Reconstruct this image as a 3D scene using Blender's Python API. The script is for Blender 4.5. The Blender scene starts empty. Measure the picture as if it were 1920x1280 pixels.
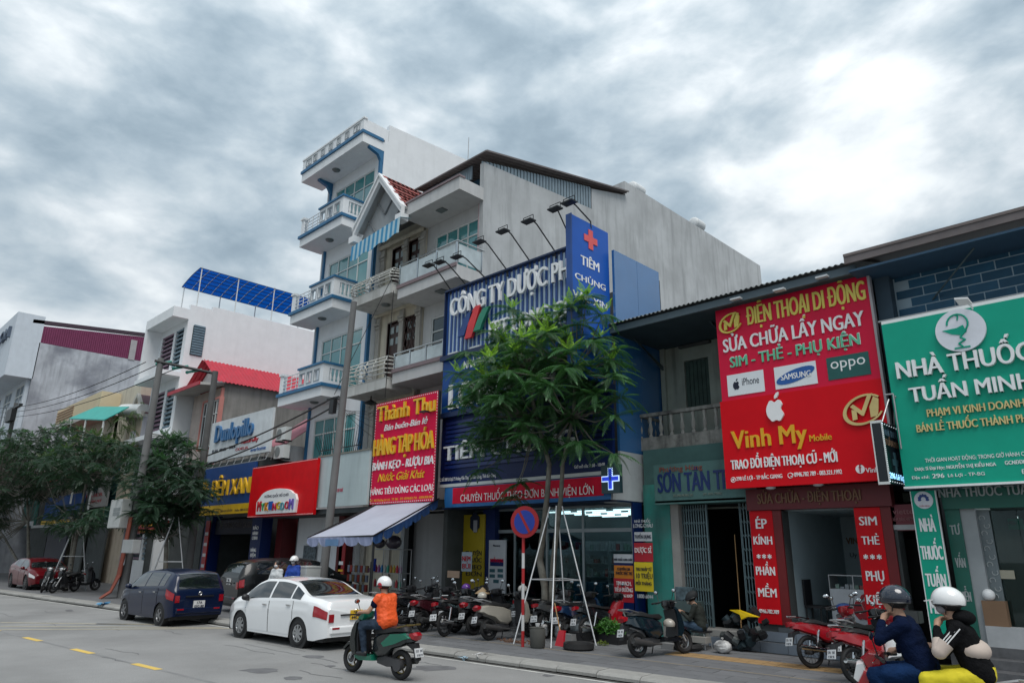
import bpy, math, random
import numpy as np
from mathutils import Vector, Matrix
random.seed(7); np.random.seed(7)
sc = bpy.context.scene
COL = sc.collection
R = math.radians
# ------------------------------------------------------------------ camera
FPX, PITCH, ROLL, YAW, CH = 1308.6, R(16.6755), R(0.707), R(44.6856), 2.15
cy_, sy_ = math.cos(YAW), math.sin(YAW)
F_ = Vector((-sy_*math.cos(PITCH), cy_*math.cos(PITCH), math.sin(PITCH)))
r0_ = Vector((cy_, sy_, 0)); u0_ = r0_.cross(F_)
RT = math.cos(ROLL)*r0_ + math.sin(ROLL)*u0_
UP = -math.sin(ROLL)*r0_ + math.cos(ROLL)*u0_
cd = bpy.data.cameras.new('camera'); cam = bpy.data.objects.new('camera', cd); COL.objects.link(cam)
cd.sensor_width = 36; cd.lens = FPX/1920*36; cd.clip_end = 2000; cd.clip_start = .1
cam.matrix_world = Matrix(((RT.x, UP.x, -F_.x, 0), (RT.y, UP.y, -F_.y, 0), (RT.z, UP.z, -F_.z, CH), (0, 0, 0, 1)))
sc.camera = cam
sc.render.resolution_x = 1024; sc.render.resolution_y = 682
def ray(u, v): return RT*((u-960)/FPX) - UP*((v-640)/FPX) + F_
def W(u, v, Y):                      # point of the place on the facade plane at depth Y
    d = ray(u, v); return Vector((0, 0, CH)) + d*(Y/d.y)
def WX(u, v, X):                     # point on a side wall at street position X
    d = ray(u, v); return Vector((0, 0, CH)) + d*(X/d.x)
def G(u, v, z=0.0):                  # point on the ground
    d = ray(u, v); return Vector((0, 0, CH)) + d*((z-CH)/d.z)
# ------------------------------------------------------------------ world, sun, exposure
SUN = Vector((.40, -.22, .88)).normalized()
w = bpy.data.worlds.new('World'); sc.world = w; w.use_nodes = True
nt = w.node_tree; N = nt.nodes; L = nt.links; N.clear()
out = N.new('ShaderNodeOutputWorld'); bg = N.new('ShaderNodeBackground'); L.new(bg.outputs[0], out.inputs[0])
bg.inputs[1].default_value = .1
sky = N.new('ShaderNodeTexSky'); sky.sky_type = 'NISHITA'; sky.sun_disc = False
sky.sun_elevation = math.asin(SUN.z); sky.sun_rotation = math.atan2(SUN.x, SUN.y)
tc = N.new('ShaderNodeTexCoord'); sep = N.new('ShaderNodeSeparateXYZ'); L.new(tc.outputs['Generated'], sep.inputs[0])
def mth(op, a, b=None, c=None):
    m = N.new('ShaderNodeMath'); m.operation = op
    for i, s in enumerate((a, b, c)):
        if s is None: continue
        if isinstance(s, (int, float)): m.inputs[i].default_value = s
        else: L.new(s, m.inputs[i])
    return m.outputs[0]
mp = N.new('ShaderNodeMapping'); mp.inputs['Rotation'].default_value = (R(12), R(-28), R(30)); mp.inputs['Scale'].default_value = (1.0, 1.0, 1.9); mp.inputs['Location'].default_value = (5.1, 2.2, .3)
L.new(tc.outputs['Generated'], mp.inputs[0])
def noise(sc_, det, rough, vec, dist=0.0):
    n = N.new('ShaderNodeTexNoise'); n.inputs['Scale'].default_value = sc_; n.inputs['Detail'].default_value = det
    n.inputs['Roughness'].default_value = rough; n.inputs['Distortion'].default_value = dist; L.new(vec, n.inputs['Vector']); return n.outputs[0]
n1 = noise(5.2, 7, .5, mp.outputs[0], .25); n2 = noise(11.5, 6, .55, mp.outputs[0], .2); n3 = noise(1.6, 2, .5, mp.outputs[0])
cl = mth('ADD', mth('MULTIPLY', n1, .64), mth('ADD', mth('MULTIPLY', n2, .26), mth('ADD', mth('MULTIPLY', n3, .25), -.025)))
gd = N.new('ShaderNodeVectorMath'); gd.operation = 'DOT_PRODUCT'; L.new(tc.outputs['Generated'], gd.inputs[0]); gd.inputs[1].default_value = Vector((-.12, .80, .58)).normalized()
cl = mth('ADD', cl, mth('MULTIPLY', mth('POWER', mth('MAXIMUM', gd.outputs['Value'], 0.0), 30), .045))   # thin bright cloud
# glow of the hidden sun behind the cloud
dt = N.new('ShaderNodeVectorMath'); dt.operation = 'DOT_PRODUCT'; L.new(tc.outputs['Generated'], dt.inputs[0]); dt.inputs[1].default_value = SUN
nrm = N.new('ShaderNodeVectorMath'); nrm.operation = 'NORMALIZE'
glow = mth('POWER', mth('MAXIMUM', dt.outputs['Value'], 0.0), 6)
cl2 = mth('ADD', cl, mth('MULTIPLY', glow, .06))
rp = N.new('ShaderNodeValToRGB'); L.new(cl2, rp.inputs[0])
e = rp.color_ramp.elements
e[0].position = .38; e[0].color = (.20, .26, .312, 1)
e[1].position = .74; e[1].color = (.70, .72, .73, 1)
for p, c in ((.45, (.245, .312, .365, 1)), (.51, (.31, .378, .43, 1)), (.57, (.40, .463, .505, 1)), (.62, (.50, .55, .585, 1)), (.68, (.63, .67, .69, 1))):
    q = rp.color_ramp.elements.new(p); q.color = c
gain = N.new('ShaderNodeMix'); gain.data_type = 'RGBA'; gain.blend_type = 'MULTIPLY'; gain.inputs[0].default_value = 1
L.new(rp.outputs[0], gain.inputs[6]); gain.inputs[7].default_value = (10, 10, 10, 1)
ov = N.new('ShaderNodeVectorMath'); ov.operation = 'SCALE'; L.new(gain.outputs[2], ov.inputs[0]); L.new(mth('ADD', mth('MULTIPLY', sep.outputs[2], .6), .72), ov.inputs['Scale'])
mx = N.new('ShaderNodeMix'); mx.data_type = 'RGBA'; mx.inputs[0].default_value = .95
L.new(sky.outputs[0], mx.inputs[6]); L.new(ov.outputs[0], mx.inputs[7]); L.new(mx.outputs[2], bg.inputs[0])
sd = bpy.data.lights.new('sun', 'SUN'); sd.energy = 1.5; sd.angle = R(35); sd.color = (1, .97, .92)
so = bpy.data.objects.new('sun', sd); COL.objects.link(so); so.rotation_euler = SUN.to_track_quat('Z', 'Y').to_euler()
sc.view_settings.view_transform = 'Standard'; sc.view_settings.look = 'None'; sc.view_settings.gamma = 1
sc.view_settings.use_curve_mapping = False; sc.view_settings.exposure = 0.62
# ------------------------------------------------------------------ materials
MC = {}
def mat(name, col, rough=.6, metal=0.0, var=.12, scale=2.0, bump=0.0, grime=0.0, gcol=(.06, .065, .06), emit=0.0, coat=0.0, rnd=0.0, blotch=0.0, bcol=(.1, .1, .1), spec=.5):
    if name in MC: return MC[name]
    m = bpy.data.materials.new(name); m.use_nodes = True; MC[name] = m
    t = m.node_tree; b = t.nodes['Principled BSDF']; ln = t.links
    b.inputs['Roughness'].default_value = rough; b.inputs['Metallic'].default_value = metal
    b.inputs['Coat Weight'].default_value = coat; b.inputs['Specular IOR Level'].default_value = spec
    col = tuple(col)[:3]+(1,)
    b.inputs['Base Color'].default_value = col
    if emit: b.inputs['Emission Color'].default_value = col; b.inputs['Emission Strength'].default_value = emit
    tc = t.nodes.new('ShaderNodeTexCoord')
    def ns(s, d=4, sc3=None):
        n = t.nodes.new('ShaderNodeTexNoise'); n.inputs['Scale'].default_value = s; n.inputs['Detail'].default_value = d; n.inputs['Roughness'].default_value = .6
        if sc3:
            mm = t.nodes.new('ShaderNodeMapping'); mm.inputs['Scale'].default_value = sc3; ln.new(tc.outputs['Object'], mm.inputs[0]); ln.new(mm.outputs[0], n.inputs['Vector'])
        else: ln.new(tc.outputs['Object'], n.inputs['Vector'])
        return n.outputs[0]
    def mix(a, b2, f, ty='MIX'):
        x = t.nodes.new('ShaderNodeMix'); x.data_type = 'RGBA'; x.blend_type = ty
        if isinstance(f, float): x.inputs[0].default_value = f
        else: ln.new(f, x.inputs[0])
        for i, s in ((6, a), (7, b2)):
            if isinstance(s, tuple): x.inputs[i].default_value = s
            else: ln.new(s, x.inputs[i])
        return x.outputs[2]
    def rng(s, a, b2, c=0.0, d=1.0):
        r_ = t.nodes.new('ShaderNodeMapRange'); ln.new(s, r_.inputs[0])
        for i, q_ in enumerate((a, b2, c, d)): r_.inputs[i+1].default_value = q_
        return r_.outputs[0]
    cur = col
    if var:
        cur = mix(tuple(c*(1-var) for c in col[:3])+(1,), tuple(min(1, c*(1+var)) for c in col[:3])+(1,), rng(ns(scale, 6), .3, .7))
    if blotch:
        cur = mix(cur, tuple(bcol)+(1,), rng(ns(scale*.45, 7), .5, .62, 0, blotch))
    if grime:
        g1 = rng(ns(1.0, 5, (3.2, 3.2, .35)), .48, .72, 0, grime)
        cur = mix(cur, tuple(gcol)+(1,), g1)
    if rnd:
        oi = t.nodes.new('ShaderNodeObjectInfo'); hs = t.nodes.new('ShaderNodeHueSaturation')
        ln.new(rng(oi.outputs['Random'], 0, 1, 1-rnd, 1+rnd), hs.inputs['Value'])
        if isinstance(cur, tuple): hs.inputs['Color'].default_value = cur
        else: ln.new(cur, hs.inputs['Color'])
        cur = hs.outputs[0]
    if not isinstance(cur, tuple): ln.new(cur, b.inputs['Base Color'])
    if bump:
        bp = t.nodes.new('ShaderNodeBump'); bp.inputs['Strength'].default_value = bump; bp.inputs['Distance'].default_value = .02
        ln.new(ns(scale*9, 5), bp.inputs['Height']); ln.new(bp.outputs[0], b.inputs['Normal'])
    return m
def glass(name, tint=(.6, .75, .78), rough=.03, trans=.75):
    if name in MC: return MC[name]
    m = bpy.data.materials.new(name); m.use_nodes = True; MC[name] = m
    t = m.node_tree; t.nodes.clear(); o = t.nodes.new('ShaderNodeOutputMaterial')
    tr = t.nodes.new('ShaderNodeBsdfTransparent'); tr.inputs[0].default_value = tint+(1,)
    gl = t.nodes.new('ShaderNodeBsdfGlossy'); gl.inputs['Roughness'].default_value = rough
    fr = t.nodes.new('ShaderNodeFresnel'); fr.inputs[0].default_value = 1.5
    a = t.nodes.new('ShaderNodeMath'); a.operation = 'ADD'; a.inputs[1].default_value = 1-trans-.2; t.links.new(fr.outputs[0], a.inputs[0])
    mxs = t.nodes.new('ShaderNodeMixShader'); t.links.new(a.outputs[0], mxs.inputs[0]); t.links.new(tr.outputs[0], mxs.inputs[1]); t.links.new(gl.outputs[0], mxs.inputs[2])
    t.links.new(mxs.outputs[0], o.inputs[0]); return m
WHITE = mat('white_render', (.74, .76, .78), .8, var=.04, grime=.13, gcol=(.42, .43, .45), bump=.1)
WHITE2 = mat('white_paint', (.72, .73, .74), .6, var=.04, grime=.12, gcol=(.35, .36, .36))
GREYW = mat('grey_cement_wall', (.44, .455, .465), .9, var=.14, scale=.6, grime=.6, gcol=(.24, .25, .255), blotch=.5, bcol=(.33, .34, .345), bump=.2)
CREAM = mat('cream_render', (.55, .5, .4), .85, var=.08, grime=.45, gcol=(.17, .15, .12))
BLUETRIM = mat('blue_trim_paint', (.02, .13, .27), .5, var=.1)
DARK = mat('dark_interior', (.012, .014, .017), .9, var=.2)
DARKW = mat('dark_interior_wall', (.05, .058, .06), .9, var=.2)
TGLASS = mat('teal_window_glass', (.05, .24, .25), .06, var=.15, scale=.8, spec=1.0, coat=.6)
DGLASS = mat('dark_window_glass', (.012, .03, .038), .06, var=.1, spec=.9)
WFRAME = mat('white_window_frame', (.6, .62, .61), .45, var=.04)
STEEL = mat('stainless_steel', (.5, .52, .53), .25, 1.0, var=.05)
GALV = mat('galvanised_steel', (.42, .43, .44), .45, .6, var=.1)
BLACKM = mat('black_metal', (.015, .016, .018), .45, .3, var=.1)
RUBBER = mat('black_rubber', (.012, .012, .013), .8, var=.15)
CONC = mat('concrete', (.30, .29, .275), .9, var=.15, scale=1.6, grime=.35, gcol=(.1, .1, .1), bump=.4)
RED = mat('red_print', (.6, .002, .015), .55, var=.06, spec=.2)
BLUE = mat('blue_print', (.003, .055, .24), .4, var=.07, spec=.3)
NAVY = mat('navy_panel', (.002, .014, .085), .4, var=.08, spec=.3)
WLET = mat('white_lettering', (.8, .8, .8), .45, var=.03)
YLET = mat('yellow_lettering', (.78, .42, .015), .45, var=.04)
CHROME = mat('chrome', (.6, .6, .6), .12, 1.0, var=.03)
BLKPL = mat('black_plastic', (.013, .013, .015), .45, var=.1)
# ------------------------------------------------------------------ mesh helpers
class MB:
    def __init__(s, T=None): s.v = []; s.f = []; s.T = T
    def add(s, vs, fs):
        k = len(s.v)
        if s.T is not None: vs = [s.T @ Vector(p) for p in vs]
        s.v += [tuple(p) for p in vs]; s.f += [tuple(i+k for i in f) for f in fs]; return s
    def box(s, x0, x1, y0, y1, z0, z1):
        return s.add([(x0, y0, z0), (x1, y0, z0), (x1, y1, z0), (x0, y1, z0), (x0, y0, z1), (x1, y0, z1), (x1, y1, z1), (x0, y1, z1)],
                     [(0, 3, 2, 1), (4, 5, 6, 7), (0, 1, 5, 4), (1, 2, 6, 5), (2, 3, 7, 6), (3, 0, 4, 7)])
    def hexa(s, p): return s.add(p, [(0, 3, 2, 1), (4, 5, 6, 7), (0, 1, 5, 4), (1, 2, 6, 5), (2, 3, 7, 6), (3, 0, 4, 7)])
    def quad(s, *p): return s.add(p, [tuple(range(len(p)))])
    def prism(s, poly, ax, a, b):      # poly of 2D points extruded along axis ax
        def mk(p, t): return {'x': (t, p[0], p[1]), 'y': (p[0], t, p[1]), 'z': (p[0], p[1], t)}[ax]
        n = len(poly); vs = [mk(p, a) for p in poly]+[mk(p, b) for p in poly]
        return s.add(vs, [tuple(range(n-1, -1, -1)), tuple(range(n, 2*n))]+[(i, (i+1) % n, n+(i+1) % n, n+i) for i in range(n)])
    def tube(s, p0, p1, r, r1=None, n=8, caps=True):
        p0 = Vector(p0); p1 = Vector(p1); r1 = r if r1 is None else r1; d = (p1-p0)
        if d.length < 1e-6: return s
        d.normalize(); a = d.orthogonal().normalized(); b = d.cross(a)
        vs = [p0+(a*math.cos(2*math.pi*i/n)+b*math.sin(2*math.pi*i/n))*r for i in range(n)]+[p1+(a*math.cos(2*math.pi*i/n)+b*math.sin(2*math.pi*i/n))*r1 for i in range(n)]
        fs = [(i, (i+1) % n, n+(i+1) % n, n+i) for i in range(n)]
        if caps: fs += [tuple(range(n-1, -1, -1)), tuple(range(n, 2*n))]
        return s.add(vs, fs)
    def path(s, pts, r, n=6):
        pts = [Vector(p) for p in pts]
        for i in range(len(pts)-1):
            ra, rb = (r[i], r[i+1]) if isinstance(r, (list, tuple)) else (r, r)
            s.tube(pts[i], pts[i+1], ra, rb, n)
            if 0 < i and n > 6: s.ball(pts[i], ra, 6, 4)
        return s
    def ball(s, c, r, n=10, m=6, sc3=(1, 1, 1), z0=-1.0, z1=1.0):
        c = Vector(c); vs = []; fs = []
        a0, a1 = math.asin(z0), math.asin(z1)
        for j in range(m+1):
            a = a0+(a1-a0)*j/m
            for i in range(n):
                t = 2*math.pi*i/n; vs.append(c+Vector((r*math.cos(a)*math.cos(t)*sc3[0], r*math.cos(a)*math.sin(t)*sc3[1], r*math.sin(a)*sc3[2])))
        for j in range(m):
            for i in range(n): fs.append((j*n+i, j*n+(i+1) % n, (j+1)*n+(i+1) % n, (j+1)*n+i))
        return s.add(vs, fs)
    def lathe(s, c, prof, n=12):       # prof: (radius, z) list
        c = Vector(c); vs = []; fs = []
        for r, z in prof:
            for i in range(n): t = 2*math.pi*i/n; vs.append(c+Vector((r*math.cos(t), r*math.sin(t), z)))
        for j in range(len(prof)-1):
            for i in range(n): fs.append((j*n+i, j*n+(i+1) % n, (j+1)*n+(i+1) % n, (j+1)*n+i))
        fs += [tuple(range(n-1, -1, -1)), tuple(range((len(prof)-1)*n, len(prof)*n))]
        return s.add(vs, fs)
    def ring(s, c, axis, Rr, r, n=28, m=8, a0=0, a1=2*math.pi, sq=1.0):  # torus section about axis
        c = Vector(c); ax = Vector(axis).normalized(); a = Vector((0, 0, 1)) if abs(ax.z) < .9 else Vector((1, 0, 0)); b = ax.cross(a).normalized(); a = b.cross(ax)
        full = abs(a1-a0-2*math.pi) < 1e-6; k = n if full else n+1; vs = []; fs = []
        for i in range(k):
            t = a0+(a1-a0)*i/n; d = a*math.cos(t)+b*math.sin(t)
            for j in range(m):
                q = 2*math.pi*j/m; vs.append(c+d*(Rr+r*math.cos(q))+ax*(r*sq*math.sin(q)))
        for i in range(n):
            for j in range(m): fs.append((i*m+j, i*m+(j+1) % m, ((i+1) % k)*m+(j+1) % m, ((i+1) % k)*m+j))
        return s.add(vs, fs)
    def disc(s, c, axis, r, t=.004, n=20):
        c = Vector(c); ax = Vector(axis).normalized(); return s.tube(c-ax*t, c+ax*t, r, n=n)
    def pillow(s, poly, hw, layers=5, edge=.12, yc=0.0):  # side profile (x,z) inflated across y
        n = len(poly); cxm = sum(p[0] for p in poly)/n; czm = sum(p[1] for p in poly)/n; vs = []; fs = []
        for k in range(layers+1):
            t = -1+2*k/layers; q = 1-edge*abs(t)**3
            for p in poly: vs.append((cxm+(p[0]-cxm)*q, yc+hw*t, czm+(p[1]-czm)*q))
        for k in range(layers):
            for i in range(n): fs.append((k*n+i, k*n+(i+1) % n, (k+1)*n+(i+1) % n, (k+1)*n+i))
        fs += [tuple(range(n-1, -1, -1)), tuple(range(layers*n, (layers+1)*n))]
        return s.add(vs, fs)
    def corr(s, o, along, slope, pitch=.2, amp=.03, t=.006, seg=4):   # corrugated sheet: waves run along 'along', ribs run down 'slope'
        o = Vector(o); al = Vector(along); sl = Vector(slope); n = max(2, int(al.length/pitch*seg)); up = sl.cross(al).normalized()
        if up.z < 0: up = -up
        vs = []
        for i in range(n+1):
            h = amp*math.sin(2*math.pi*i/seg+.6); p = o+al*(i/n)+up*h; vs += [p, p+sl, p+up*t, p+sl+up*t]
        fs = []
        for i in range(n):
            a, b = 4*i, 4*i+4; fs += [(a, a+1, b+1, b), (a+2, b+2, b+3, a+3), (a, b, b+2, a+2), (a+1, a+3, b+3, b+1)]
        return s.add(vs, fs)
    def slab(s, poly, d):              # 3D planar polygon thickened by vector d
        n = len(poly); d = Vector(d); return s.add([Vector(p) for p in poly]+[Vector(p)+d for p in poly], [tuple(range(n-1, -1, -1)), tuple(range(n, 2*n))]+[(i, (i+1) % n, n+(i+1) % n, n+i) for i in range(n)])
OFF = {}
def link(o, parent=None):
    COL.objects.link(o)
    if parent is not None: o.parent = parent
    return o
def mkmesh(name, mb, off=(0, 0, 0), smooth=False, m=None):
    me = bpy.data.meshes.new(name); ox, oy, oz = off
    me.from_pydata([(a-ox, b-oy, c-oz) for a, b, c in mb.v], [], mb.f); me.update()
    if smooth:
        me.shade_smooth()
        try: me.set_sharp_from_angle(angle=R(40))
        except Exception: pass
    if m: me.materials.append(m)
    return me
def thing(name, label, cat, loc=(0, 0, 0), rz=0.0, group=None, scale=1.0):
    o = bpy.data.objects.new(name, None); o.empty_display_size = .2; o.location = loc; o.rotation_euler.z = rz; o.scale = (scale,)*3; link(o)
    o['label'] = label; o['category'] = cat
    if group: o['group'] = group
    OFF[o.name] = (0, 0, 0) if (rz or scale != 1.0) else tuple(loc)
    return o
def lthing(*a, **k): o = thing(*a, **k); OFF[o.name] = (0, 0, 0); return o    # parts given in local coordinates
def part(name, mb, m, parent, smooth=False, label=None, kind=None, bevel=0.0):
    off = OFF[parent.name]
    o = bpy.data.objects.new(name, mkmesh(name, mb, off, smooth, m)); link(o, parent); OFF[o.name] = off
    if label: o['label'] = label
    if kind: o['kind'] = kind
    if bevel:
        b = o.modifiers.new('bevel', 'BEVEL'); b.width = bevel; b.segments = 2; b.limit_method = 'ANGLE'
    return o
def one(name, mb, m, label, cat, smooth=False, group=None, loc=None, bevel=0.0):   # a thing that is one mesh
    if loc is None:
        a = np.array(mb.v); loc = ((a[:, 0].min()+a[:, 0].max())/2, (a[:, 1].min()+a[:, 1].max())/2, a[:, 2].min())
    o = bpy.data.objects.new(name, mkmesh(name, mb, loc, smooth, m)); o.location = loc; link(o); OFF[o.name] = tuple(loc)
    o['label'] = label; o['category'] = cat
    if group: o['group'] = group
    if bevel:
        b = o.modifiers.new('bevel', 'BEVEL'); b.width = bevel; b.segments = 2; b.limit_method = 'ANGLE'
    return o
def struct(name, mb, m, smooth=False):
    o = bpy.data.objects.new(name, mkmesh(name, mb, (0, 0, 0), smooth, m)); link(o); o['kind'] = 'structure'; OFF[o.name] = (0, 0, 0); return o
def piece(name, me, loc, parent, rot=None):      # shares mesh data, placed at loc (world)
    o = bpy.data.objects.new(name, me); off = OFF[parent.name]; o.location = (loc[0]-off[0], loc[1]-off[1], loc[2]-off[2])
    if rot is not None: o.rotation_euler = rot
    link(o, parent); return o
def copy_tree(o, parent=None, keep=None):
    c = o.copy(); COL.objects.link(c); c.parent = parent
    OFF[c.name] = OFF.get(o.name, (0, 0, 0))
    for ch in list(o.children):
        copy_tree(ch, c)
    return c
# ------------------------------------------------------------------ lettering (built-in font only)
from mathutils.geometry import tessellate_polygon
TS = bpy.data.scenes.new('workshop')      # small side scene used only to evaluate single meshes quickly, removed at the end
def evalo(o):
    TS.collection.objects.link(o); TS.view_layers[0].update(); dg = TS.view_layers[0].depsgraph; return dg, o.evaluated_get(dg)
def glyphs(s, shear=0.0, sp=1.0):        # per character: list of (outer loop, holes)
    cu = bpy.data.curves.new('lettering', 'FONT'); cu.body = s; cu.size = 1; cu.shear = shear; cu.space_character = sp
    o = bpy.data.objects.new('lettering', cu); dg, oe = evalo(o)
    c = oe.to_curve(dg); chars = {}
    for k, spl in enumerate(c.splines):
        P = []
        if spl.type == 'BEZIER':
            bp = spl.bezier_points; n = len(bp)
            for i in range(n):
                a, b = bp[i], bp[(i+1) % n]; p0, p1, p2, p3 = a.co, a.handle_right, b.handle_left, b.co
                P.append((p0.x, p0.y)); ch = (p3-p0); fl = max((p1-p0).cross(ch).length, (p2-p0).cross(ch).length)
                if fl > 1e-4:
                    for t in (1/3, 2/3): q = (1-t)**3*p0+3*(1-t)**2*t*p1+3*(1-t)*t*t*p2+t**3*p3; P.append((q.x, q.y))
        else: P = [(p.co.x, p.co.y) for p in spl.points]
        Q = [P[0]]
        for p in P[1:]:
            if abs(p[0]-Q[-1][0])+abs(p[1]-Q[-1][1]) > 1e-5: Q.append(p)
        if len(Q) > 2 and abs(Q[0][0]-Q[-1][0])+abs(Q[0][1]-Q[-1][1]) < 1e-5: Q.pop()
        if len(Q) > 2: chars.setdefault(getattr(spl, 'character_index', k), []).append(Q)
    bpy.data.objects.remove(o); bpy.data.curves.remove(cu); out = []
    def area(L): return sum(L[i][0]*L[(i+1) % len(L)][1]-L[(i+1) % len(L)][0]*L[i][1] for i in range(len(L)))/2
    def inside(p, L):
        c_ = False
        for i in range(len(L)):
            (x1, y1), (x2, y2) = L[i], L[i-1]
            if (y1 > p[1]) != (y2 > p[1]) and p[0] < (x2-x1)*(p[1]-y1)/(y2-y1)+x1: c_ = not c_
        return c_
    for k in sorted(chars):
        Ls = chars[k]; sg = area(max(Ls, key=lambda l: abs(area(l)))) > 0
        outs = [[l, []] for l in Ls if (area(l) > 0) == sg]
        for l in Ls:
            if (area(l) > 0) != sg:
                for q in outs:
                    if inside(l[0], q[0]): q[1].append(l); break
        out.append(outs)
    return out
def lettering(s, x0, x1, z0, h, Y, m, parent, depth=.012, bold=.0, shear=0.0, rot=None, slope=0.0, sp=1.0, split=None):
    G_ = glyphs(s, shear, sp)
    if not G_: return None
    ax = [p[0] for g in G_ for o, hs in g for p in o]; a, b = min(ax), max(ax); cap = .682 if not s.islower() else .5
    def tr(p): x = x0+(p[0]-a)/(b-a)*(x1-x0); return x, z0+p[1]/cap*h+slope*(x-x0)
    if split is None: split = h > .3
    big = MB()
    for g in G_:
        mb = MB() if split else big; li = 0
        for o, hs in g:
            for sg in ((0, 1, -1) if bold >= .02 else (0,)):
                dd = depth-.0006*(li % 12); li += 1; loops = [[tr(p) for p in l] for l in [o]+hs]
                flat = [p for l in loops for p in l]
                try: tris = tessellate_polygon([[Vector((p[0], p[1], 0)) for p in l] for l in loops])
                except Exception: continue
                dx = .03*h*sg; n = len(flat); k = len(mb.v)
                if rot is None: mb.v += [(x+dx, Y-dd, z) for x, z in flat]+[(x+dx, Y+.0005, z) for x, z in flat]
                else: mb.v += [(rot+dd, x+dx, z) for x, z in flat]+[(rot-.0005, x+dx, z) for x, z in flat]
                mb.f += [tuple(i+k for i in t) for t in tris]; q = 0
                for l in loops:
                    m_ = len(l); mb.f += [(k+q+i, k+q+(i+1) % m_, k+n+q+(i+1) % m_, k+n+q+i) for i in range(m_)]; q += m_
        if split and mb.v: part('letter', mb, m, parent)
    if not split and big.v: part('lettering', big, m, parent, kind='stuff')
def TX(s, p1, p2, top, Y, m, parent, off=.0, **k):
    # text whose baseline runs from photo point p1 to p2 on the sign plane Y, top gives the cap line above p1
    a = W(p1[0], p1[1], Y); b = W(p2[0], p2[1], Y); h = W(p1[0], top, Y).z-a.z
    return lettering(s, a.x, b.x, (a.z+b.z)/2, h, Y-off, m, parent, **k)
# ------------------------------------------------------------------ street
KA = R(5.383); KO = Vector((-12.77, 10.15, 0)); KD = Vector((math.cos(KA), math.sin(KA), 0)); KN = Vector((-math.sin(KA), math.cos(KA), 0))
def K(s, t, z=0.0): return KO+KD*s+KN*t+Vector((0, 0, z))
def kbox(mb, s0, s1, t0, t1, z0, z1): return mb.hexa([K(s0, t0, z0), K(s1, t0, z0), K(s1, t1, z0), K(s0, t1, z0), K(s0, t0, z1), K(s1, t0, z1), K(s1, t1, z1), K(s0, t1, z1)])
ZP = .12
ASPH = mat('asphalt', (.228, .226, .222), .85, var=.18, scale=.35, bump=.5, blotch=.5, bcol=(.15, .148, .145))
def asphalt_detail():
    m = ASPH; t = m.node_tree; b = t.nodes['Principled BSDF']; src = b.inputs['Base Color'].links[0].from_socket
    tc = t.nodes.new('ShaderNodeTexCoord'); n = t.nodes.new('ShaderNodeTexNoise'); n.inputs['Scale'].default_value = 60; n.inputs['Detail'].default_value = 3
    t.links.new(tc.outputs['Object'], n.inputs['Vector']); x = t.nodes.new('ShaderNodeMix'); x.data_type = 'RGBA'; x.blend_type = 'OVERLAY'; x.inputs[0].default_value = .45
    t.links.new(src, x.inputs[6]); t.links.new(n.outputs[0], x.inputs[7]); t.links.new(x.outputs[2], b.inputs['Base Color'])
asphalt_detail()
struct('ground', MB().quad((-600, -300, -.02), (400, -300, -.02), (400, 700, -.02), (-600, 700, -.02)), mat('far_ground', (.1, .1, .09), .95))
struct('road', MB().quad(K(-260, -14), K(90, -14), K(90, .3), K(-260, .3)), ASPH)
mb = MB(); kbox(mb, -260, 90, .3, 60, -.02, ZP-.02); struct('pavement_bed', mb, mat('pavement_joint', (.045, .045, .045), .95))
PAVE = mat('pavement_slab', (.125, .128, .135), .8, var=.18, scale=1.2, bump=.3, rnd=.12, blotch=.3, bcol=(.07, .07, .07))
# paving slabs: single slabs where they can be told apart, one sheet beyond
pv = thing('pavement', 'grey stone slab pavement in front of the shops', 'pavement'); del pv['label']; del pv['category']; pv['kind'] = 'structure'
SL, SW = .8, .4
mb = MB(); mb.box(-SL/2+.004, SL/2-.004, -SW/2+.004, SW/2-.004, -.05, 0); slab_me = mkmesh('paving_slab', mb, m=PAVE)
cnt = 0
rows = [t for t in np.arange(.84, 4.8, SW)]
for j, t in enumerate(rows):
    for i in range(-7, 19):
        s = i*SL+(SL/2 if j % 2 else 0)
        if s < -4.5 or s > 10.5: continue
        if cnt >= 250: break
        p = K(s, t, ZP+random.uniform(-.002, .002)); piece('paving_slab', slab_me, p, pv, (0, 0, KA)); cnt += 1
def rest(mb, s0, s1, t0, t1, z):
    mb.quad(K(s0, t0, z), K(s1, t0, z), K(s1, t1, z), K(s0, t1, z))
mb = MB()
for (s0, s1, t0, t1) in ((-260, -4.4, .64, 5.05), (10.8, 60, .64, 5.05), (-260, 60, 5.05, 40)): rest(mb, s0, s1, t0, t1, ZP-.003)
PV2 = mat('pavement_sheet', (.12, .122, .128), .85, var=.18, scale=.8, bump=.3, blotch=.3, bcol=(.075, .075, .075))
o = part('paving_sheet', mb, PV2, pv); o['kind'] = 'structure'
# kerb stones
kb = thing('kerb', '', ''); del kb['label']; del kb['category']; kb['kind'] = 'structure'
KST = mat('kerb_stone', (.27, .265, .25), .9, var=.15, scale=2.2, bump=.4, grime=.3, gcol=(.1, .1, .1), rnd=.08)
mb = MB(); l = .87/2-.008
mb.v = []; mb.f = []
mb.prism([(.0, -.1), (.46, -.1), (.46, .002), (.09, 0), (.03, -.02), (0, -.05)], 'x', -l, l)
kme = mkmesh('kerb_stone', mb, m=KST)
for i in range(-60, 14):
    p = K(.04+.87*(i+.5), .18, ZP+random.uniform(-.006, .006)); piece('kerb_stone', kme, p, kb, (random.uniform(-.01, .01), 0, KA+random.uniform(-.008, .008)))
mb = MB(); kbox(mb, -260, -52.2, .18, .64, -.01, ZP); kbox(mb, 12.3, 60, .18, .64, -.01, ZP); o = part('kerb_run', mb, KST, kb); o['kind'] = 'structure'
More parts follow.
